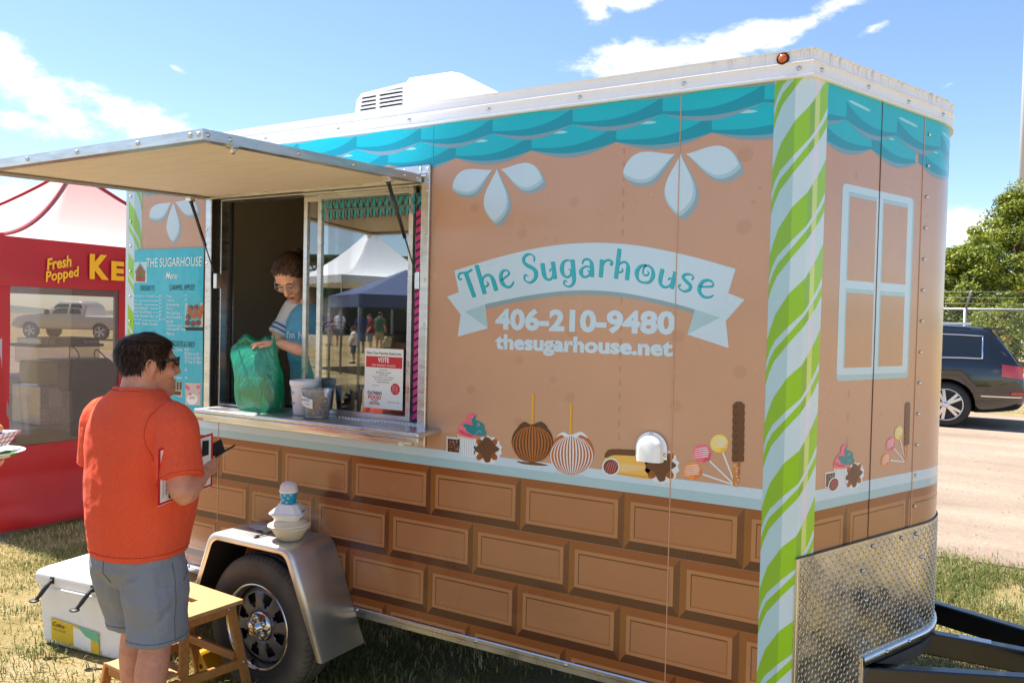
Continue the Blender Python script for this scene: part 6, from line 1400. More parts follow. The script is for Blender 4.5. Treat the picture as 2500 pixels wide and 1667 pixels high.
text_on('shirt_lettering',"I'm here",(-2.79,1.705,-2.60,1.745),chest,'tee_white',wk,bold=.03); text_on('shirt_lettering','for the',(-2.775,1.64,-2.61,1.685),chest,'tee_white',wk,bold=.03)
mb=MB(); mb.add([tuple(chest(u,z,.003)) for u,z in ((-2.615,1.775),(-2.575,1.775),(-2.575,1.80),(-2.615,1.80))],[(0,1,2,3)]); mb.build('name_badge','card',wk)
def tied_line(th): return float(np.interp(th,[0,.6,1.0,1.3,1.5,1.8,2.3,PI],[.214,.207,.185,.15,.15,.12,.08,.06]))
hr=hair_on('hair',HMw,wk,tied_line,'hair_base_light','hair_light',n=3600,off=.004,ln=.045,flow='back',seed=5)
mb=MB(); mb.M=HMw; mb.ell((0,-.125,.165),.036,.032,.034,14,10); mb.build('hair_bun','hair_base_light',wk)
mb=MB(); mb.M=HMw
for s in (-1,1):
    mb.tube([(s*(.034+.027*math.cos(t)),.106-.010*abs(math.cos(t)),.134+.019*math.sin(t)) for t in [2*PI*k/18 for k in range(18)]],.0022,6,closed=True); mb.tube([(s*.061,.096,.138),(s*.076,.05,.143),(s*.080,-.01,.14)],.0022,6)
mb.tube([(-.008,.110,.137),(0,.113,.139),(.008,.110,.137)],.002,6); mb.build('eyeglasses','lens_clear',wk)
mb=MB(); mb.M=HMw; mb.ell((0,.1005,.0645),.021,.006,.0045,12,6); mb.ell((0,.0995,.0545),.018,.006,.005,12,6); mb.build('lips','lips',wk)
for s in (-1,1):
    mb=MB(); mb.M=HMw; mb.tube([(s*.016,.097,.160),(s*.032,.097,.165),(s*.050,.086,.160)],[.002,.003,.0015],6); mb.build('eyebrow','hair_base_light',wk); mb=MB(); mb.M=HMw; mb.tube([(s*.018,.092,.133),(s*.032,.0935,.130),(s*.046,.086,.133)],[.001,.002,.001],6); mb.build('eyelash','ink',wk)

# ------------------------------------------------------------------ things on the counter
def bagmat():
    m=bpy.data.materials.new('bag_green'); m.use_nodes=True; M['bag_green']=m; k=NT(m); k.N.clear(); o=k.n('ShaderNodeOutputMaterial')
    tc=k.n('ShaderNodeTexCoord'); nz=k.n('ShaderNodeTexNoise',i_Scale=18,i_Detail=5,i_Distortion=1.5); mp=k.n('ShaderNodeMapping'); mp.inputs['Scale'].default_value=(1,1,.5); k.l(tc.outputs['Object'],mp.inputs[0]); k.l(mp.outputs[0],nz.inputs['Vector']); bp=k.n('ShaderNodeBump',i_Strength=.55,i_Distance=.03); k.l(nz.outputs[0],bp.inputs['Height'])
    d=k.n('ShaderNodeBsdfDiffuse'); d.inputs[0].default_value=srgb(40,196,152); t=k.n('ShaderNodeBsdfTranslucent'); t.inputs[0].default_value=srgb(60,226,176); g=k.n('ShaderNodeBsdfGlossy'); g.inputs['Roughness'].default_value=.22; tr=k.n('ShaderNodeBsdfTransparent'); tr.inputs[0].default_value=srgb(150,235,205)
    for x in (d,t,g): k.l(bp.outputs[0],x.inputs['Normal'])
    a=k.n('ShaderNodeMixShader'); a.inputs[0].default_value=.5; k.l(d.outputs[0],a.inputs[1]); k.l(t.outputs[0],a.inputs[2]); b=k.n('ShaderNodeMixShader'); b.inputs[0].default_value=.38; k.l(a.outputs[0],b.inputs[1]); k.l(tr.outputs[0],b.inputs[2]); c=k.n('ShaderNodeMixShader'); c.inputs[0].default_value=.12; k.l(b.outputs[0],c.inputs[1]); k.l(g.outputs[0],c.inputs[2]); k.l(c.outputs[0],o.inputs[0])
bagmat()
CZ=1.3385
bag=thing('plastic_bag','green translucent plastic carrier bag standing on the counter','bag',(-2.69,-.02,CZ))
rg=[]
for z,w,d,x,y in ((0,.115,.062,-2.662,-.01),(.01,.132,.075,-2.662,-.01),(.08,.142,.085,-2.662,-.01),(.16,.142,.082,-2.672,-.01),(.23,.143,.068,-2.69,-.008),(.28,.148,.050,-2.705,-.006),(.315,.154,.030,-2.718,-.004),(.338,.158,.016,-2.728,0)):
    row=[]
    for k in range(40):
        t=2*PI*k/40; q=.72; r_=1+.05*math.sin(5*t+z*30)+.04*math.sin(9*t-z*20)+.03*math.sin(3*t+z*12); zz=CZ+.001+z+(.022*math.sin(t*1.0+.6)+.016*math.sin(3*t+1) if z>.25 else 0)+(.03*max(0,math.cos(t)) if z>.3 else 0)
        row.append((x+w*r_*math.copysign(abs(math.cos(t))**q,math.cos(t)),y+d*r_*math.copysign(abs(math.sin(t))**q,math.sin(t)),zz))
    rg.append(row)
mb=MB(); mb.loft(rg,cap=False); mb.f.append(tuple(range(40))); mb.m.append(0); mb.sm.append(True); o=mb.build('bag_body','bag_green',bag,sub=1); displace(o,.012,.07)
mb=MB(); P=crom([(-2.84,-.01,CZ+.34),(-2.79,-.01,CZ+.39),(-2.74,0,CZ+.375),(-2.69,.0,CZ+.36),(-2.65,.01,CZ+.385),(-2.61,.015,CZ+.37),(-2.585,.01,CZ+.33)],5); mb.grid([[(x,y-.006,z-.03) for x,y,z in P],[(x,y+.004,z) for x,y,z in P],[(x,y+.012,z-.03) for x,y,z in P]]); mb.build('handle','bag_green',bag)
mat('foil',srgb(200,180,110),.4,var=.3,vscale=30); mb=MB(); mb.box(-2.75,-2.58,-.055,.04,CZ+.015,CZ+.17); tag(mb.build('takeout_box','foil',None,bevel=.015),'brownish takeout box showing through the green bag','box')
mat('foam',srgb(246,246,246),.6,bump=.1,bscale=200)
cup=thing('foam_cup','tall white foam cup with blue writing on the counter','cup',(-2.36,.0,CZ)); mb=MB(); mb.lathe([(.0001,0),(.050,0),(.053,.004),(.066,.135),(.0675,.14),(.0735,.150),(.0735,.168),(.070,.172),(.064,.170),(.060,.10),(.0001,.02)],c=(-2.36,.0,CZ+.0005),n=36); mb.build('cup_body','foam',cup)
mat('marker_blue',srgb(20,120,170),.5)
def cylf(c,r): return lambda u,z,off: Vector((c[0]+(r+off)*math.sin(u/r),c[1]-(r+off)*math.cos(u/r),z))
text_on('cup_writing','TIPS for',(-.07,CZ+.105,.0,CZ+.125),cylf((-2.36,0),.0665),'marker_blue',cup); text_on('cup_writing','Please',(-.055,CZ+.055,.0,CZ+.075),cylf((-2.36,0),.0625),'marker_blue',cup)
glassmat('tub_plastic',.10,(.93,.93,.92,1),.08)
filmveil('tub_plastic',(232,232,230),.22)
tub=thing('sample_tub','clear plastic tub of pretzel samples with handwritten label','tub',(-2.225,-.055,CZ)); mb=MB(); mb.lathe([(.0001,0),(.056,0),(.059,.004),(.070,.132),(.0745,.134),(.0745,.140),(.069,.140)],c=(-2.225,-.055,CZ+.0005),n=36); mb.build('tub_body','tub_plastic',tub)
mat('pretzel_bits',srgb(226,178,142),.6,var=.25,vscale=40); rr_=random.Random(9)
for k in range(26):
    a=rr_.uniform(0,2*PI); r_=rr_.uniform(0,.040); z=CZ+.018+rr_.uniform(0,.08); q=Vector((-2.225+r_*math.cos(a),-.055+r_*math.sin(a),z)); mb=MB(); mb.tube([tuple(q+Vector((rr_.uniform(-.018,.018),rr_.uniform(-.018,.018),rr_.uniform(-.01,.01)))) for _ in range(3)],.008,6); mb.build('pretzel_piece','pretzel_bits',tub)
cf=cylf((-2.225,-.055),.0705); mb=MB(); mb.grid([[tuple(cf(u,CZ+z+.0+(-.010 if u>0 else .010)*abs(u)/.04,.0015)) for u in np.linspace(-.048,.035,8)] for z in (.058,.103)]); lab=mb.build('paper_label','card',tub)
text_on('label_writing','SAMPLE',(-.038,CZ+.084,.020,CZ+.097),cf,'marker_blue',tub,lay=5); text_on('label_writing','Just 1 Please',(-.036,CZ+.066,.022,CZ+.076),cf,'marker_blue',tub,lay=5)
rd=thing('card_reader','small white square card reader on the counter behind the glass','card reader',(-2.235,.17,CZ)); mb=MB(); mb.M=Matrix.Translation((-2.24,.19,CZ+.028))@Matrix.Rotation(R(-20),4,'X'); mb.box(-.035,.035,-.03,.03,-.012,.012); mb.build('reader_body','white_plastic',rd,bevel=.008,seg=3); mb=MB(); mb.box(-2.27,-2.21,.165,.215,CZ,CZ+.014); mb.build('stand','white_plastic',rd)
mb=MB(); mb.M=Matrix.Translation((-2.24,.19,CZ+.028))@Matrix.Rotation(R(-20),4,'X'); mb.box(-.011,.011,-.0312,-.0305,-.008,.008) if False else mb.box(-.012,.012,-.012,.012,.0121,.0125); mb.build('reader_mark','ink',rd)
kb=thing('keyboard','black keyboard on the counter behind the bag','keyboard',(-2.52,.17,CZ)); mb=MB(); mb.box(-2.64,-2.40,.135,.235,CZ,CZ+.012); mb.build('keyboard_base','black_rubber',kb,bevel=.004)
for i in range(12):
    for j in range(4): mb=MB(); mb.box(-2.632+i*.0192,-2.616+i*.0192,.142+j*.022,.160+j*.022,CZ+.012,CZ+.017); mb.build('key','machine_black',kb)
# notice taped to the glass
pos_=thing('vote_poster','red and white voting notice taped to the sliding glass','poster',(-1.90,.052,1.40)); px0,px1,pz0,pz1=-2.016,-1.784,1.397,1.683; PF=lambda u,z,off: Vector((u,.0475-off,z))
mb=MB(); mb.add([tuple(PF(*q,0)) for q in ((px0,pz0),(px1,pz0),(px1,pz1),(px0,pz1))],[(0,1,2,3)]); sheet=mb.build('poster_sheet','paper_white',pos_)
mat('poster_red',srgb(206,38,44),.5)
mb=MB(); mb.add([tuple(PF(*q,.0006)) for q in ((px0+.008,1.592),(px1-.006,1.592),(px1-.006,1.645),(px0+.008,1.645))],[(0,1,2,3)]); mb.build('red_band','poster_red',pos_)
text_on('poster_text','Show Your Favorite Some Love',(px0+.012,1.654,px1-.012,1.668),PF,'ink',pos_,lay=2); text_on('poster_text','VOTE',(-1.935,1.617,-1.868,1.640),PF,'paper_white',pos_,bold=.03,lay=2); text_on('poster_text',"FOR PEOPLE'S CHOICE",(px0+.045,1.598,px1-.045,1.608),PF,'paper_white',pos_,lay=2)
for i,s in enumerate(('Best Savory','Best Dessert or Sweet','Best Beverage','Best Looking Truck or Display','Most Unique Handmade Item','Best Food Product')):
    w=.0042*len(s); text_on('poster_text',s,(-1.90-w/2,1.578-i*.0115,-1.90+w/2,1.585-i*.0115),PF,'ink',pos_,lay=2)
text_on('poster_text','FLATHEAD',(px0+.022,1.462,px0+.108,1.478),PF,'ink',pos_,bold=.02,lay=2); text_on('poster_text','FOOD',(px0+.026,1.440,px0+.104,1.459),PF,'poster_red',pos_,bold=.03,lay=2); text_on('poster_text','Truck',(px0+.045,1.430,px0+.085,1.439),PF,'ink',pos_,lay=2); text_on('poster_text','FESTIVAL',(px0+.034,1.414,px0+.098,1.427),PF,'poster_red',pos_,bold=.02,lay=2)
mb=MB(); mb.add([tuple(PF(u,z,.0012)) for u,z in ruffle(-1.828,1.495,.026,14,.08)],[tuple(range(28))]); mb.build('red_seal','poster_red',pos_)
for i,s in enumerate(('Winners','Announced','Saturday','at 7 pm')): text_on('seal_text',s,(-1.845,1.5055-i*.009,-1.811,1.511-i*.009),PF,'paper_white',pos_,lay=4)
text_on('poster_text','Scan to vote',(px0+.05,1.505,px0+.088,1.510),PF,'ink',pos_,lay=2); text_on('poster_text','Daily Inter Lake',(px1-.088,1.428,px1-.018,1.435),PF,'ink',pos_,lay=2)

# ------------------------------------------------------------------ menu banner
mat('menu_teal',srgb(0,182,208),.22,ripple=.006,rscale=9,coat=.3); mat('menu_white',srgb(240,246,246),.4); mat('menu_ink',srgb(12,40,50),.5); mat('house_sky',srgb(190,226,228),.4); mat('house_brown',srgb(150,96,60),.5); mat('photo_beige',srgb(206,190,176),.4); mat('apple_a',srgb(120,60,34),.35); mat('apple_b',srgb(170,92,40),.35); mat('rose',srgb(226,90,150),.4); mat('door_red',srgb(176,50,60),.5); mat('leaf_green',srgb(90,140,90),.5)
men=thing('menu_banner','turquoise dessert menu banner hung left of the serving window','banner',(-3.41,-.006,1.26)); ZN=lambda a,b: WP(300+a/3.409,580+b/3.409)
MBU=-3.705; mu0,mu1=-3.707,-3.108; mz0,mz1=1.262,2.187
def MF(u,z,off): return Vector((u,-.0085-off-.003*math.sin((u-mu0)*9)*math.sin((z-mz0)*6+.8),z))
mb=MB(); us=np.linspace(mu0,mu1,25); zs_=np.linspace(mz0,mz1,31); mb.grid([[tuple(MF(u,z,0)) for u in us] for z in zs_]); mb.build('banner_sheet','menu_teal',men)
def mt(s,a0,b0,a1,b1,m_='menu_white',bold=0,shear=0,name='menu_text'):
    p,q=ZN(a0,b1),ZN(a1,b0); text_on(name,s,(p[0],p[1],q[0],q[1]),MF,m_,men,bold=bold,shear=shear,lay=2)
mt('THE SUGARHOUSE',207,160,672,248,bold=.004,shear=.06); mt('Menu',370,288,468,345,bold=.004,shear=.2); mt('DESSERTS',155,400,270,442,'menu_ink'); mt('CARAMEL APPLES!',400,392,612,438,'menu_ink'); mt('CHOCOLATES & CANDY',386,866,612,902,'menu_ink')
for i,(s,w,pr) in enumerate((('Huckleberry cheesecake',173,'$8'),('S\'mor',34,'$5'),('Lemon Bar',72,'$4'),('Peanut Butter Bar',123,'$4'),('Salted Turtle Brownie',146,'$4'),('Double Chocolate Cake',164,'$7'),('Cake Pop',66,'$3.50'))):
    y=478+i*32.4; mt(s,100,y,100+w,y+19); mt(pr,312,y-2,312+10*len(pr),y+16); p,q=ZN(108+w,y+17),ZN(305,y+17); dec('price_rule',[([(p[0],p[1]),(q[0],p[1]),(q[0],p[1]+.002),(p[0],p[1]+.002)],'menu_white',1)],men,MF)
mt('-Vanilla  -Double Chocolate',106,706,299,724)
for i,s in enumerate(('-Plain','-Toppings','-Snickerdoodle','-Turtle','-Milk Chocolate','-Dark Chocolate &','Sea Salt','- Cookies n cream','- Chocolate/PB stripe','- Peanuts')): y=478+i*34.6; mt(s,368,y,368+8.2*len(s),y+20)
mt('$6',533,474,551,492); mt('$8',533,508,551,526)
for i,(s,pr) in enumerate((('caramels 1/2 lb/ lb','$6/$11'),('truffles','$2.50ea. or 5/$11'),('turtles','$2.50 ea. Or 5/$11'),('PB pretzel','$2.75 ea. Or 4/$10'))): y=922+i*34; mt(s,386,y,386+6.3*len(s),y+18); mt(pr,527,y,527+7.6*len(pr),y+21)
mt('chocolate salted',386,1085,484,1105); mt('caramels',372,1115,420,1132); mt('$8',527,1090,546,1110); mt('huckleberry creams',365,1152,504,1172); mt('$5',527,1156,546,1176)
def mp_(pcs,name): dec(name,[([ZN(*q) for q in poly],m_,l) for poly,m_,l in pcs],men,MF)
mp_([([(103,207),(210,203),(208,375),(102,376)],'house_sky',1),([(118,365),(120,285),(155,220),(195,285),(194,368)],'house_brown',2),([(108,290),(155,208),(205,285),(200,298),(155,228),(114,300)],'print_teal_shadow',3),([(140,368),(141,325),(152,310),(163,325),(163,368)],'door_red',3),([(126,300),(140,295),(140,320),(126,322)],'leaf_green',3),([(168,296),(184,292),(184,318),(168,320)],'leaf_green',3)],'house_picture')
pcs=[([(531,545),(680,543),(678,775),(530,774)],'photo_beige',1),([(531,745),(679,745),(678,775),(530,774)],'menu_ink',2)]; rr_=random.Random(12)
for r_,(y,n_,x0) in enumerate(((585,3,580),(615,3,572),(650,3,560),(705,3,552))):
    for k in range(n_): pcs.append((ellpts(x0+k*45,y+rr_.uniform(-5,5)+r_*3,22,25,14),rr_.choice(['apple_a','apple_b','print_cocoa','apple_b']),3+r_)); pcs.append(([(x0+k*45-1,y-40),(x0+k*45+1,y-40),(x0+k*45+1,y-18),(x0+k*45-1,y-18)],'photo_beige',4+r_))
mp_(pcs,'apple_picture')
mp_([([(400,1195),(502,1198),(502,1330),(400,1300)],'photo_beige',1)]+[([(408+k*24,1200),(427+k*24,1200),(427+k*24,1268),(408+k*24,1268)],'print_cocoa_dark',2) for k in range(4)]+[([(420,1272),(495,1278),(490,1312),(425,1305)],'print_cocoa_dark',2)],'eclair_picture')
mp_([([(527,1207),(655,1212),(653,1395),(527,1390)],'photo_beige',1)]+[(ellpts(540+(k*29)%112,1235+(k*17)%60,17,16,10),'rose',2+k%3) for k in range(13)]+[(ellpts(585,1345,46,44,18),'menu_white',5),(ellpts(585,1335,28,20,14),'photo_beige',6),(ellpts(570,1300,12,12,10),'rose',7)],'rose_picture')

# ------------------------------------------------------------------ takeaway stack on the fender
FZ=.7645; SX,SY=-2.278,-.165
mat('pulp',srgb(240,226,196),.75,bump=.1,bscale=150); mat('ice',srgb(240,226,222),.7,var=.06,vscale=60,bump=.4,bscale=70); mat('cup_teal',srgb(10,160,196),.45)
bw=thing('takeout_bowl','cream pulp bowl with lid at the bottom of the stack on the fender','bowl',(SX,SY,FZ)); mb=MB(); mb.lathe([(.0001,0),(.048,0),(.055,.004),(.083,.050),(.094,.060),(.097,.064),(.093,.068),(.0001,.066)],c=(SX,SY,FZ),n=40); mb.build('bowl_body','pulp',bw)
mb=MB(); mb.M=Matrix.Translation((SX-.004,SY,FZ+.066))@Matrix.Rotation(R(-3),4,'Y'); mb.lathe([(.098,0),(.101,.004),(.099,.010),(.085,.012),(.074,.024),(.070,.026),(.0001,.027)],n=40); mb.build('bowl_lid','pulp',bw)
def clam():
    t=thing('takeout_clamshell','white foam clamshell box in the middle of the stack on the fender','box',(SX,SY,FZ+.093)); Mx=Matrix.Translation((SX-.012,SY,FZ+.094))@Matrix.Rotation(R(32),4,'Z')@Matrix.Rotation(R(2.5),4,'Y')
    def rq(w,c): return [(w,-w+c),(w,w-c),(w-c,w),(-w+c,w),(-w,w-c),(-w,-w+c),(-w+c,-w),(w-c,-w)]
    mb=MB(); mb.M=Mx; mb.loft([[(x,y,z) for x,y in rq(w,c)] for z,w,c in ((0,.052,.014),(.006,.056,.014),(.028,.070,.018),(.030,.078,.020),(.034,.078,.020))],smooth=False); mb.build('clamshell_base','foam',t,bevel=.003)
    mb=MB(); mb.M=Mx; mb.loft([[(x,y,z) for x,y in rq(w,c)] for z,w,c in ((.0345,.080,.020),(.038,.080,.020),(.040,.070,.022),(.074,.046,.020),(.078,.042,.018))],smooth=False); mb.build('clamshell_lid','foam',t,bevel=.003)
    mb=MB(); mb.M=Mx; mb.box(.071,.0725,-.03,.02,.043,.047); mb.build('lock_slot','ink',t)
clam()
ic=thing('ice_cream_cup','scoop of ice cream in a teal swirl cup on top of the stack','ice cream',(SX-.012,SY,FZ+.173)); cz=FZ+.1735; cc=(SX-.012,SY)
mb=MB(); mb.lathe([(.0001,0),(.033,0),(.034,.003),(.041,.052)],c=(cc[0],cc[1],cz),n=36); mb.build('paper_cup','cup_teal',ic); mb=MB(); mb.lathe([(.041,.050),(.044,.054),(.044,.060),(.041,.062)],c=(cc[0],cc[1],cz),n=36); mb.build('cup_rim','foam',ic)
mb=MB(); mb.lathe([(.041,.056),(.042,.066),(.039,.082),(.030,.094),(.016,.101),(.0001,.103)],c=(cc[0],cc[1],cz),n=36); o=mb.build('scoop','ice',ic); 
cfi=cylf(cc,.0375)
for k,(u,z) in enumerate(((-.035,.024),(-.018,.040),(.004,.018),(.012,.040),(.028,.028),(.04,.042),(-.02,.008),(.02,.006),(-.045,.043))):
    pts=[(u+(.0015+.0045*i/16)*math.cos(i*.6),cz+z+(.0015+.0045*i/16)*math.sin(i*.6)) for i in range(17)]; mb=MB(); mb.tube([tuple(Vector((cc[0]+((.034+.007*z/.052)+.0006)*math.sin(a/.0375),cc[1]-((.034+.007*z/.052)+.0006)*math.cos(a/.0375),b))) for a,b in pts],.0009,5); mb.build('swirl','foam',ic)
mat('fork_black',srgb(40,42,34),.35); fk=thing('plastic_fork','dark plastic fork lying on the fender','fork',(-2.42,-.2,FZ)); mb=MB(); mb.bar((-2.425,-.215,FZ+.006),(-2.405,-.13,FZ+.012),.010,.004); mb.build('fork_handle','fork_black',fk,bevel=.001)
mb=MB(); mb.ell((-2.428,-.232,FZ+.006),.012,.020,.005,12,6); mb.build('fork_head','fork_black',fk)
mat('napkin',srgb(196,206,196),.8); np_=MB(); np_.grid([[(-2.60+.14*i/6,-.135+.07*j/3-.02*i/6,FZ+.004+.004*math.sin(i*1.7+j)) for i in range(7)] for j in range(4)]); tag(np_.build('paper_napkin','napkin',None),'greenish printed paper napkin flat on the fender','napkin')

# ------------------------------------------------------------------ cooler, stool, chock
mat('cooler_white',srgb(240,238,234),.45,var=.03,vscale=6,bump=.05,bscale=120); mat('rubber_dark',srgb(36,38,36),.5); mat('label_yellow',srgb(226,190,50),.5); mat('label_green',srgb(110,190,150),.5)
co=thing('cooler','white hard cooler with black latches on the grass beside the man','cooler',(-3.55,-.22,0),rz=R(7.2),local=True); co.location=(-3.885,-.445,0)
cw,cdp,ch=.72,.42,.42
mb=MB(); mb.loft([[(x,y,z) for x,y in ((a,a*.6),(cw-a,a*.6),(cw-a,cdp-a*.6),(a,cdp-a*.6))] for z,a in ((.0,.03),(.02,.022),(.30,.0),(.325,.0))],smooth=False); mb.build('cooler_body','cooler_white',co,bevel=.018,seg=3)
mb=MB(); mb.loft([[(x,y,z) for x,y in ((a,a),(cw-a,a),(cw-a,cdp-a),(a,cdp-a))] for z,a in ((.330,-.012),(.395,-.014),(.405,-.006),(.42,.02))],smooth=False); lid=mb.build('cooler_lid','cooler_white',co,bevel=.016,seg=3)
mb=MB(); mb.box(.20,.50,-.022,-.010,.322,.334); mb.build('lid_recess','cooler_white',co,bevel=.004)
mb=MB(); mb.box(-.05,-.012,.04,.38,.305,.330); mb.box(-.05,-.012,.04,.38,.365,.385); mb.build('side_handle','cooler_white',co,bevel=.012,seg=3)
for x in (.13,.435):
    mb=MB(); P=[(x,-.014,.372),(x-.006,-.045,.345),(x-.022,-.075,.30),(x-.03,-.085,.285)]; mb.tube(crom(P,4),[.010]*4+[.012]*4+[.010]*5,8); mb.ell((x-.036,-.094,.278),.030,.024,.008,14,6); mb.box(x-.012,x+.012,-.02,-.012,.355,.39); mb.build('latch','rubber_dark',co)
CFm=lambda u,z,off: Vector((u,.0-off+ (.022*(.3-z)/.28*.6),z))
def cq(nm,pts,m_,l): dec(nm,[(pts,m_,l)],co,lambda u,z,off: CFm(u,z,off+.006))
cq('label',[(.10,.035),(.46,.015),(.46,.135),(.10,.16)],'label_yellow',1); cq('label_panel',[(.27,.03),(.40,.022),(.40,.12),(.27,.135)],'cooler_white',2); cq('label_panel',[(.36,.10),(.46,.075),(.46,.134),(.30,.145)],'label_green',3)
text_on('label_text','Coho',(.115,.118,.205,.142),lambda u,z,off: CFm(u,z-(u-.1)*.06,off+.007),'ink',co,bold=.01,shear=.2,lay=3); text_on('label_text','52 L/ 55 QT',(.12,.095,.215,.107),lambda u,z,off: CFm(u,z-(u-.1)*.06,off+.007),'ink',co,lay=3)
def woodmat():
    m=mat('birch',srgb(178,118,60),.5,var=.16,vscale=3,stretch=(1,14,14),detail=6,bump=.06,bscale=20)
woodmat(); mat('birch_light',srgb(194,146,98),.55,var=.10,vscale=3,stretch=(1,12,12),detail=6)
st=thing('step_stool','small wooden step stool in front of the trailer wheel','stool',(-2.63,-.5,0))
mb=MB(); mb.M=Matrix.Translation((-2.63,-.47,0))@Matrix.Rotation(R(-4),4,'Z')@Matrix.Translation((2.63,.47,0)); SMx=mb.M
def sb(nm,mbf,m_='birch',bv=.004):
    q=MB(); q.M=SMx; mbf(q); q.build(nm,m_,st,bevel=bv)
def top_board(q):
    # seat board with a hand slot
    for a in ((-2.85,-2.70,-.625,-.318),(-2.56,-2.41,-.625,-.318),(-2.70,-2.56,-.625,-.487),(-2.70,-2.56,-.452,-.318)): q.box(a[0],a[1],a[2],a[3],.482,.500)
sb('seat_board',top_board,'birch_light',0)
sb('step_board',lambda q:q.box(-2.80,-2.46,-.755,-.575,.232,.25),'birch_light')
for x in (-2.835,-2.445):
    sb('rear_leg',lambda q:q.bar((x,-.365,.481),(x,-.245,.0),.022,.042,(0,1,0))); sb('front_leg',lambda q:q.bar((x,-.60,.481),(x,-.60,.20),.022,.042,(0,1,0))); sb('step_leg',lambda q:q.bar((x,-.72,.231),(x,-.765,.0),.022,.042,(0,1,0)))
    sb('seat_rail',lambda q:q.box(x-.010,x+.010,-.58,-.39,.437,.481)); sb('side_rail',lambda q:q.bar((x,-.73,.205),(x,-.285,.185),.020,.044,(0,0,1)))
sb('cross_rail',lambda q:q.box(-2.82,-2.46,-.33,-.312,.20,.24)); sb('cross_rail',lambda q:q.box(-2.82,-2.46,-.605,-.59,.43,.47)); sb('cross_rail',lambda q:q.box(-2.82,-2.46,-.735,-.72,.18,.225))
for x,y,z in ((-2.4335,-.60,.465),(-2.4335,-.375,.465),(-2.4335,-.29,.19),(-2.4335,-.71,.205)): put_bolt(st,SMx@Vector((x,y,z)),(1,0,0),BOLTA,'screw')
mat('chock_yellow',srgb(214,150,20),.5,var=.1)
mb=MB(); mb.prism([(-2.86,.0),(-2.70,.0),(-2.715,.03),(-2.80,.125),(-2.83,.13)],'y',-.25,-.13); ck=thing('wheel_chock','yellow wheel chock behind the trailer tyre','chock',(-2.78,-.19,0)); mb.build('chock_body','chock_yellow',ck,fix=True,bevel=.006); mb=MB(); mb.lathe([(.0001,-.001),(.012,-.001)],c=(-2.79,-.2505,.06),ax='y',n=14); mb.build('chock_hole','ink',ck)
# ------------------------------------------------------------------ the fairground opposite, seen mirrored in the window glass
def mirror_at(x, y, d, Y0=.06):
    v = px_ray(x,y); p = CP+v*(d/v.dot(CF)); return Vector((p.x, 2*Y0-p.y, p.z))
def on_ground(p): return (p.x,p.y,gz(p.x,p.y))
mat('tent_white',srgb(244,244,242),.6); mat('tent_blue',srgb(66,82,120),.6); mat('stand_green',srgb(70,104,76),.7); mat('stand_dark',srgb(60,56,52),.8)
def canopy(label,c,half,eave,peak,m_,expo,rz=0,val=.22):
    t=thing('canopy_tent',label,'tent',(c[0],c[1],c[2]),None,rz,local=True); mb=MB(); N_=12; cs_=[Vector((half,half,eave)),Vector((-half,half,eave)),Vector((-half,-half,eave)),Vector((half,-half,eave))]; pk_=Vector((0,0,peak))
    for i in range(4):
        a,b=cs_[i],cs_[(i+1)%4]; rows=[]
        for j in range(N_+1):
            s=j/N_; p,q=a.lerp(pk_,s),b.lerp(pk_,s); z=eave+(peak-eave)*s**expo; rows.append([(p.x+(q.x-p.x)*e/6,p.y+(q.y-p.y)*e/6,z) for e in range(7)])
        mb.grid(rows); mb.grid([[tuple(a-Vector((0,0,val))),tuple(b-Vector((0,0,val)))],[tuple(a),tuple(b)]],0,False)
    mb.build('canopy',m_,t)
    for a in cs_: mb=MB(); mb.tube([(a.x*.98,a.y*.98,0),(a.x*.98,a.y*.98,eave)],.03,8); mb.build('leg','pole_grey',t)
    return t
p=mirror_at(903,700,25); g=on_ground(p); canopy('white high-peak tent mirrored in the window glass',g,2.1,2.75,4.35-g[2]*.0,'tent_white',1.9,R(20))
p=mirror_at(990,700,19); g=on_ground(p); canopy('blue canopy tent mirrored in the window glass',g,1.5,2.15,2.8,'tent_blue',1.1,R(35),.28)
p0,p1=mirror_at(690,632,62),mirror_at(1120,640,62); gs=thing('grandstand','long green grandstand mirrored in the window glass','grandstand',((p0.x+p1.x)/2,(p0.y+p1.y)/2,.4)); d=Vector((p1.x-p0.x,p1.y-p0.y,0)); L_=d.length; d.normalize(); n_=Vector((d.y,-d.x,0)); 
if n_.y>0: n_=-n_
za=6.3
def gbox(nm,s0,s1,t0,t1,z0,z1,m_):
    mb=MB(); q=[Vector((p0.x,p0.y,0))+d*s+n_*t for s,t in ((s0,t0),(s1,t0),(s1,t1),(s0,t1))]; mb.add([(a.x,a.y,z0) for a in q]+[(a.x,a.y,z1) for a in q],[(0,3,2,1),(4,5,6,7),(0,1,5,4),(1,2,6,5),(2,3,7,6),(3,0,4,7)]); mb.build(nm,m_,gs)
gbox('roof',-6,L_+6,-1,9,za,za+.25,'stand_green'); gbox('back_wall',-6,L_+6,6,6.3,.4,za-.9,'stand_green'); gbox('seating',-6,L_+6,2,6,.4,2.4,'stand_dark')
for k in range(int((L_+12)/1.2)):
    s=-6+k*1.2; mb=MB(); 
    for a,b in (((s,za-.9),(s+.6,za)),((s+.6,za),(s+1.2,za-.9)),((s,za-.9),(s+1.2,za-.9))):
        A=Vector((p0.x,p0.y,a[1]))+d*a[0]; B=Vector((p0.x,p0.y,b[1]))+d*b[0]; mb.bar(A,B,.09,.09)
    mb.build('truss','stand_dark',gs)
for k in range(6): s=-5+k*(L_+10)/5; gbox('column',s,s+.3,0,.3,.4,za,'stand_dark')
sa={1:((.25,-.02,1.12),(.24,.12,.90),(.0,.4,-.9),(-.9,0,0),(.3,.3,.35,.4)),-1:((-.25,-.02,1.12),(-.24,.12,.90),(.0,.4,-.9),(.9,0,0),(.3,.3,.35,.4))}
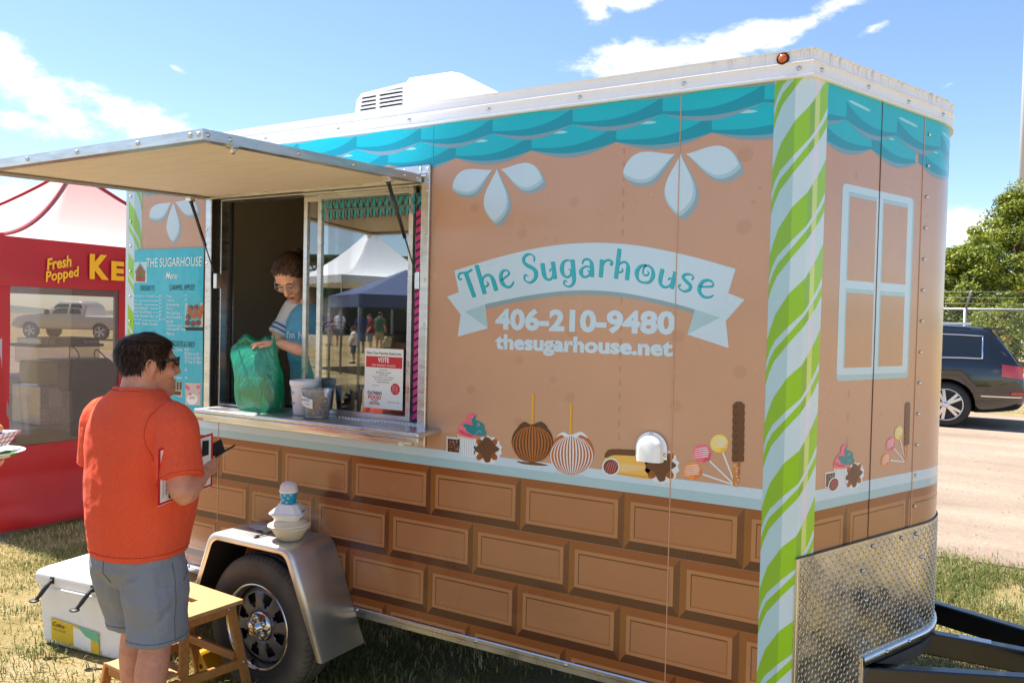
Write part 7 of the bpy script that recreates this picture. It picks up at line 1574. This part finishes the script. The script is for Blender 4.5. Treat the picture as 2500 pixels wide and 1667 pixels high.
for i,(x,y,dp,sh,st_,sk,hh,rz,lb) in enumerate(((805,857,40,'tee_maroon','shorts_tan','skin_b',1.72,.4,'person in maroon T-shirt in the group mirrored at the left of the pane'),(828,857,41,'tee_white','shorts_denim','skin_a',1.78,-.6,'person in white T-shirt in the group mirrored at the left of the pane'),(880,868,34,'tee_navy','shorts_denim','skin_c',1.75,2.2,'person in navy T-shirt mirrored near the blue canopy'),(903,866,35,'tee_maroon','shorts_grey','skin_b',1.70,1.0,'person in maroon T-shirt mirrored near the blue canopy'),(925,864,36,'tee_green','shorts_tan','skin_a',1.80,3.0,'person in green T-shirt mirrored near the blue canopy'),(862,903,27,'tee_white','shorts_denim','skin_c',1.30,.9,'child in white T-shirt and denim shorts mirrored on the lawn'))):
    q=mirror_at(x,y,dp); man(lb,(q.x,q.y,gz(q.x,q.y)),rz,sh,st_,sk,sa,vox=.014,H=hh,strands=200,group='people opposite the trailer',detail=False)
# visitor just left of the frame who holds the food tray
va={1:((.26,-.02,1.16),(.17,.27,1.235),(-.1,1,.1),(-.2,-.1,1),(.35,.4,.4,.45)),-1:((-.25,0,1.14),(-.05,.30,1.225),(.5,.85,.0),(.1,-.1,1),(.35,.4,.4,.45)),'thumb1':1,'thumb-1':-1}
VO=Vector((-2.66,-1.62,0)); VR=R(-78); man('visitor in navy T-shirt holding a food tray at the left edge',VO,VR,'tee_navy','shorts_tan','skin_b',va,vox=.009,H=1.84,strands=1500)
# tray and plate stand on the visitor's hands
tm=px_on(-38,1078,(0,1,0),-1.50); tc_=Vector((tm.x,tm.y,tm.z))
mat('tray_check',srgb(240,236,232),.6); mat('tray_red',srgb(196,40,44),.6); mat('napkin_purple',srgb(90,80,170),.7); mat('bun',srgb(214,160,96),.6,var=.2,vscale=30); mat('salad',srgb(70,120,40),.6)
tr=thing('food_boat','red checked paper food tray with a bun at the left edge','food tray',tc_-Vector((0,0,.02))); bx_,by_=.055,.085
def boat(z0,w0,z1,w1,nm,m_):
    mb=MB(); A=[(x,y,z0) for x,y in ((-bx_*w0,-by_*w0),(bx_*w0,-by_*w0),(bx_*w0,by_*w0),(-bx_*w0,by_*w0))]; B_=[(x,y,z1) for x,y in ((-bx_*w1,-by_*w1),(bx_*w1,-by_*w1),(bx_*w1,by_*w1),(-bx_*w1,by_*w1))]; mb.M=Matrix.Translation(tc_)@Matrix.Rotation(R(30),4,'Z'); mb.add(A+B_,[(3,2,1,0),(0,1,5,4),(1,2,6,5),(2,3,7,6),(3,0,4,7)]); return mb.build(nm,m_,tr)
boat(-.02,.75,.028,1.08,'tray_body','tray_check')
mb=MB(); mb.M=Matrix.Translation(tc_)@Matrix.Rotation(R(30),4,'Z')
for k in range(7):
    t=-1+2*k/6
    for s in (-1,1):
        mb.tube([(s*bx_*.765,by_*.72*t,-.018),(s*bx_*1.095,by_*1.05*t+.01,.027)],.0012,5); mb.tube([(bx_*.72*t,s*by_*.765,-.018),(bx_*1.05*t+.008,s*by_*1.095,.027)],.0012,5)
for z,w in ((-.005,.87),(.010,.97)): mb.tube([(bx_*w*1.012*a,by_*w*1.012*b,z) for a,b in ((-1,-1),(1,-1),(1,1),(-1,1))],.0012,5,closed=True)
mb.build('tray_pattern','tray_red',tr)
mb=MB(); mb.M=Matrix.Translation(tc_)@Matrix.Rotation(R(30),4,'Z'); mb.grid([[(-.05+.1*i/6,-.07+.14*j/6,.024+.008*math.sin(i*2.1+j*1.3)) for i in range(7)] for j in range(7)]); mb.build('napkin','napkin_purple',tr)
mb=MB(); mb.ell(tc_+Vector((-.005,0,.040)),.04,.06,.026,16,10); mb.build('bun','bun',tr)
pl_=thing('paper_plate','white paper plate held under the checked food tray','plate',tc_+Vector((0,0,-.055))); mb=MB(); mb.lathe([(.0001,0),(.07,0),(.085,.012),(.112,.020),(.112,.022),(.084,.015),(.068,.003),(.0001,.003)],c=tc_+Vector((.005,.005,-.052)),n=40); mb.build('plate_body','foam',pl_); mb=MB(); mb.ell(tc_+Vector((.05,.05,-.040)),.03,.03,.010,12,8); mb.build('salad','salad',pl_)
# ------------------------------------------------------------------ ground
def ground_mat():
    m=bpy.data.materials.new('lawn'); m.use_nodes=True; M['lawn']=m; k=NT(m); b=k.N['Principled BSDF']; b.inputs['Roughness'].default_value=.95; b.inputs['Specular IOR Level'].default_value=.1
    tc=k.n('ShaderNodeTexCoord'); n1=k.n('ShaderNodeTexNoise',i_Scale=1.3,i_Detail=6,i_Roughness=.65); n2=k.n('ShaderNodeTexNoise',i_Scale=60,i_Detail=6,i_Roughness=.7); k.l(tc.outputs['Object'],n1.inputs['Vector']); k.l(tc.outputs['Object'],n2.inputs['Vector'])
    r1=k.n('ShaderNodeValToRGB'); e=r1.color_ramp.elements; e[0].position=.35; e[0].color=srgb(150,134,88); e[1].position=.62; e[1].color=srgb(196,174,136); x=e.new(.48); x.color=srgb(172,154,108); k.l(n1.outputs[0],r1.inputs[0])
    mx=k.n('ShaderNodeMixRGB',blend_type='MULTIPLY'); mx.inputs[0].default_value=.85; k.l(r1.outputs[0],mx.inputs[1]); r2=k.n('ShaderNodeValToRGB'); e=r2.color_ramp.elements; e[0].position=.3; e[0].color=(.38,.36,.33,1); e[1].position=.65; e[1].color=(1.1,1.08,1.05,1); k.l(n2.outputs[0],r2.inputs[0]); k.l(r2.outputs[0],mx.inputs[2]); k.l(mx.outputs[0],b.inputs['Base Color'])
    bp=k.n('ShaderNodeBump',i_Strength=.8,i_Distance=.03); k.l(n2.outputs[0],bp.inputs['Height']); k.l(bp.outputs[0],b.inputs['Normal'])
    m=bpy.data.materials.new('gravel'); m.use_nodes=True; M['gravel']=m; k=NT(m); b=k.N['Principled BSDF']; b.inputs['Roughness'].default_value=.95; b.inputs['Specular IOR Level'].default_value=.15
    tc=k.n('ShaderNodeTexCoord'); n1=k.n('ShaderNodeTexNoise',i_Scale=.9,i_Detail=5); mp=k.n('ShaderNodeMapping'); mp.inputs['Scale'].default_value=(.35,1.4,1); k.l(tc.outputs['Object'],mp.inputs[0]); k.l(mp.outputs[0],n1.inputs['Vector'])
    v=k.n('ShaderNodeTexVoronoi',i_Scale=38); k.l(tc.outputs['Object'],v.inputs['Vector']); n2=k.n('ShaderNodeTexNoise',i_Scale=110,i_Detail=5,i_Roughness=.7); k.l(tc.outputs['Object'],n2.inputs['Vector'])
    r1=k.n('ShaderNodeValToRGB'); e=r1.color_ramp.elements; e[0].position=.35; e[0].color=srgb(164,138,112); e[1].position=.65; e[1].color=srgb(198,172,146); k.l(n1.outputs[0],r1.inputs[0])
    mx=k.n('ShaderNodeMixRGB',blend_type='MULTIPLY'); mx.inputs[0].default_value=.55; k.l(r1.outputs[0],mx.inputs[1]); k.l(n2.outputs[0],mx.inputs[2]); g=k.n('ShaderNodeMixRGB',blend_type='MULTIPLY'); g.inputs[0].default_value=.25; k.l(mx.outputs[0],g.inputs[1]); k.l(v.outputs['Color'],g.inputs[2])
    br=k.n('ShaderNodeBrightContrast'); br.inputs[1].default_value=.06; k.l(g.outputs[0],br.inputs[0]); k.l(br.outputs[0],b.inputs['Base Color'])
    bp=k.n('ShaderNodeBump',i_Strength=.9,i_Distance=.02); k.l(n2.outputs[0],bp.inputs['Height']); k.l(bp.outputs[0],b.inputs['Normal'])
ground_mat()
ax=sorted(set([-420,-250,-150,-100,-75,-55,-40,-30,-22]+list(np.arange(-18,19,1.0))+[22,30,40,55,75,100,150,250,420])); mb=MB(); mb.grid([[(x,y,gz(x,y)) for x in ax] for y in ax],0,True); struct(mb.build('ground','lawn'))
rg=np.random.default_rng(5); xs=list(np.arange(-60,60.1,.5)); e0=[4.25+.16*math.sin(x*.9)+.10*math.sin(x*2.7+1)+.06*math.sin(x*7.1) for x in xs]; e1=[14.9+.3*math.sin(x*.5)+.2*math.sin(x*1.9) for x in xs]
mb=MB(); rows=[]
for t in np.linspace(0,1,16): rows.append([(x,a+(b-a)*t,max(gz(x,a+(b-a)*t),0)+.012) for x,a,b in zip(xs,e0,e1)])
mb.grid(rows,0,True); struct(mb.build('gravel_lot','gravel'))
mb=MB(); mb.grid([[(x,y,gz(x,y)+.02) for x in np.linspace(-60,60,40)] for y in (52,55,58)],0,True); struct(mb.build('far_road','gravel'))
# hills closing the horizon
mat('hill', srgb(112,126,112), .9, var=.15, vscale=.03)
for nm,r_,h0 in (('hills',330,9),('hills',400,16)):
    mb=MB(); th=np.linspace(0,2*PI,121); mb.grid([[(r_*math.cos(t),r_*math.sin(t),-2) for t in th],[((r_+20)*math.cos(t),(r_+20)*math.sin(t),h0*(.55+.3*math.sin(t*5+r_)+.2*math.sin(t*11+2))) for t in th]],0,True); struct(mb.build(nm,'hill'))
# lawn blades
def blademat():
    leafmat('blade',srgb(96,108,44),srgb(190,172,108),srgb(232,214,164))
blademat()
def vnoise(x,y,s,seed):
    rg=np.random.default_rng(seed); g=rg.random((64,64)); u=(x*s)%63; v=(y*s)%63; i=u.astype(int); j=v.astype(int); fu=u-i; fv=v-j; fu=fu*fu*(3-2*fu); fv=fv*fv*(3-2*fv)
    return (g[i,j]*(1-fu)+g[i+1,j]*fu)*(1-fv)+(g[i,j+1]*(1-fu)+g[i+1,j+1]*fu)*fv
def blades(name,label,areas,seed,hmin=.018,hmax=.05):
    rg=np.random.default_rng(seed); PP=[];TT=[]
    for (x0,x1,y0,y1,dens,gr,hs) in areas:
        n=int((x1-x0)*(y1-y0)*dens); x=rg.uniform(x0,x1,n); y=rg.uniform(y0,y1,n)
        c=.6*vnoise(x+50,y+50,1.1,1)+.4*vnoise(x+50,y+50,3.7,2); keep=rg.random(n)<np.clip((c-.22)*3.2,.10,1); 
        if gr=='edge': keep&=(y<4.25+.16*np.sin(x*.9)+.10*np.sin(x*2.7+1)+.06*np.sin(x*7.1)+rg.exponential(.10,n))
        x,y,c=x[keep],y[keep],c[keep]; n=len(x); z=np.zeros(n); h=rg.uniform(hmin,hmax,n)*hs*(.7+.9*vnoise(x+50,y+50,2.3,3)); a=rg.uniform(0,2*PI,n); tilt=rg.uniform(.2,1.5,n); w=rg.uniform(.0016,.0034,n)
        d=np.stack([np.cos(a),np.sin(a),np.zeros(n)],1); s=np.stack([-np.sin(a),np.cos(a),np.zeros(n)],1)*w[:,None]; b=np.stack([x,y,z],1); m=b+d*(h*.35*tilt)[:,None]+np.array([0,0,1])*(h*.62)[:,None]; t=b+d*(h*.95*tilt)[:,None]+np.array([0,0,1])*(h*np.clip(1.05-.3*tilt,.35,1))[:,None]
        PP.append(np.stack([b-s,b+s,m+s*.8,m-s*.8],1)); PP.append(np.stack([m-s*.8,m+s*.8,t+s*.1,t-s*.1],1))
        g=vnoise(x+50,y+50,.8,7); tone=np.clip(.54+.26*rg.normal(size=n)-1.15*np.clip(g-.40,0,1)-(.16 if x0>-.5 else 0),0,1); TT+= [tone,tone]
    o=quads(name,np.concatenate(PP),np.concatenate(TT),'blade',None); o['label']=label; o['category']='grass'; struct(o,'stuff'); return o
blades('lawn_grass','short dry grass over the ground round the trailer',[(-7.5,-3.0,-1.6,1.6,5200,'',1.0),(-3.0,-1.9,-1.2,.4,5200,'',1.0),(-3.0,.9,.0,2.2,2500,'',1.1),(-12,-6.0,1.6,4.5,700,'',1.0),(.0,2.2,1.2,4.9,5000,'edge',1.15),(-3.2,0.0,2.2,4.8,600,'edge',1.1),(-12,-7.5,-2,1.6,500,'',1.0)],21)

blades('tall_grass','taller uncut grass tufts beside the cooler and tyre',[(-5.2,-3.2,-1.1,-.3,420,'',2.4),(-3.3,-1.9,-.6,.3,300,'',2.2),(.2,1.6,2.6,4.4,260,'edge',2.2),(-2.0,0.2,.0,1.6,160,'',2.0)],33)
# loose stones on the lot
def stones(n,seed):
    rg=np.random.default_rng(seed); me=bpy.data.meshes.new('loose_stones'); x=rg.uniform(-.4,3.2,n); y=4.1+rg.exponential(2.4,n); k=(y<13); x,y=x[k],y[k]; n=len(x); r_=.004+rg.exponential(.004,n); V=[];F=[]
    for i in range(n):
        z=gz(x[i],y[i])+.012; o=len(V); a=rg.uniform(0,2*PI); s=r_[i]; q=[(1,0,0),(0,1,0),(-1,0,0),(0,-1,0),(0,0,.7),(0,0,-.4)]
        for p in q: u,v,w=p[0]*s*rg.uniform(.8,1.4),p[1]*s*rg.uniform(.7,1.2),p[2]*s; V.append((x[i]+u*math.cos(a)-v*math.sin(a),y[i]+u*math.sin(a)+v*math.cos(a),z+w))
        F+=[(o,o+1,o+4),(o+1,o+2,o+4),(o+2,o+3,o+4),(o+3,o,o+4)]
    me.from_pydata(V,[],F); me.materials.append(mat('stone',srgb(158,136,114),.9,var=.25,vscale=9)); o=link('loose_stones',me); o['label']='loose gravel stones scattered over the tan lot'; o['category']='gravel'; struct(o,'stuff')
stones(3200,4)
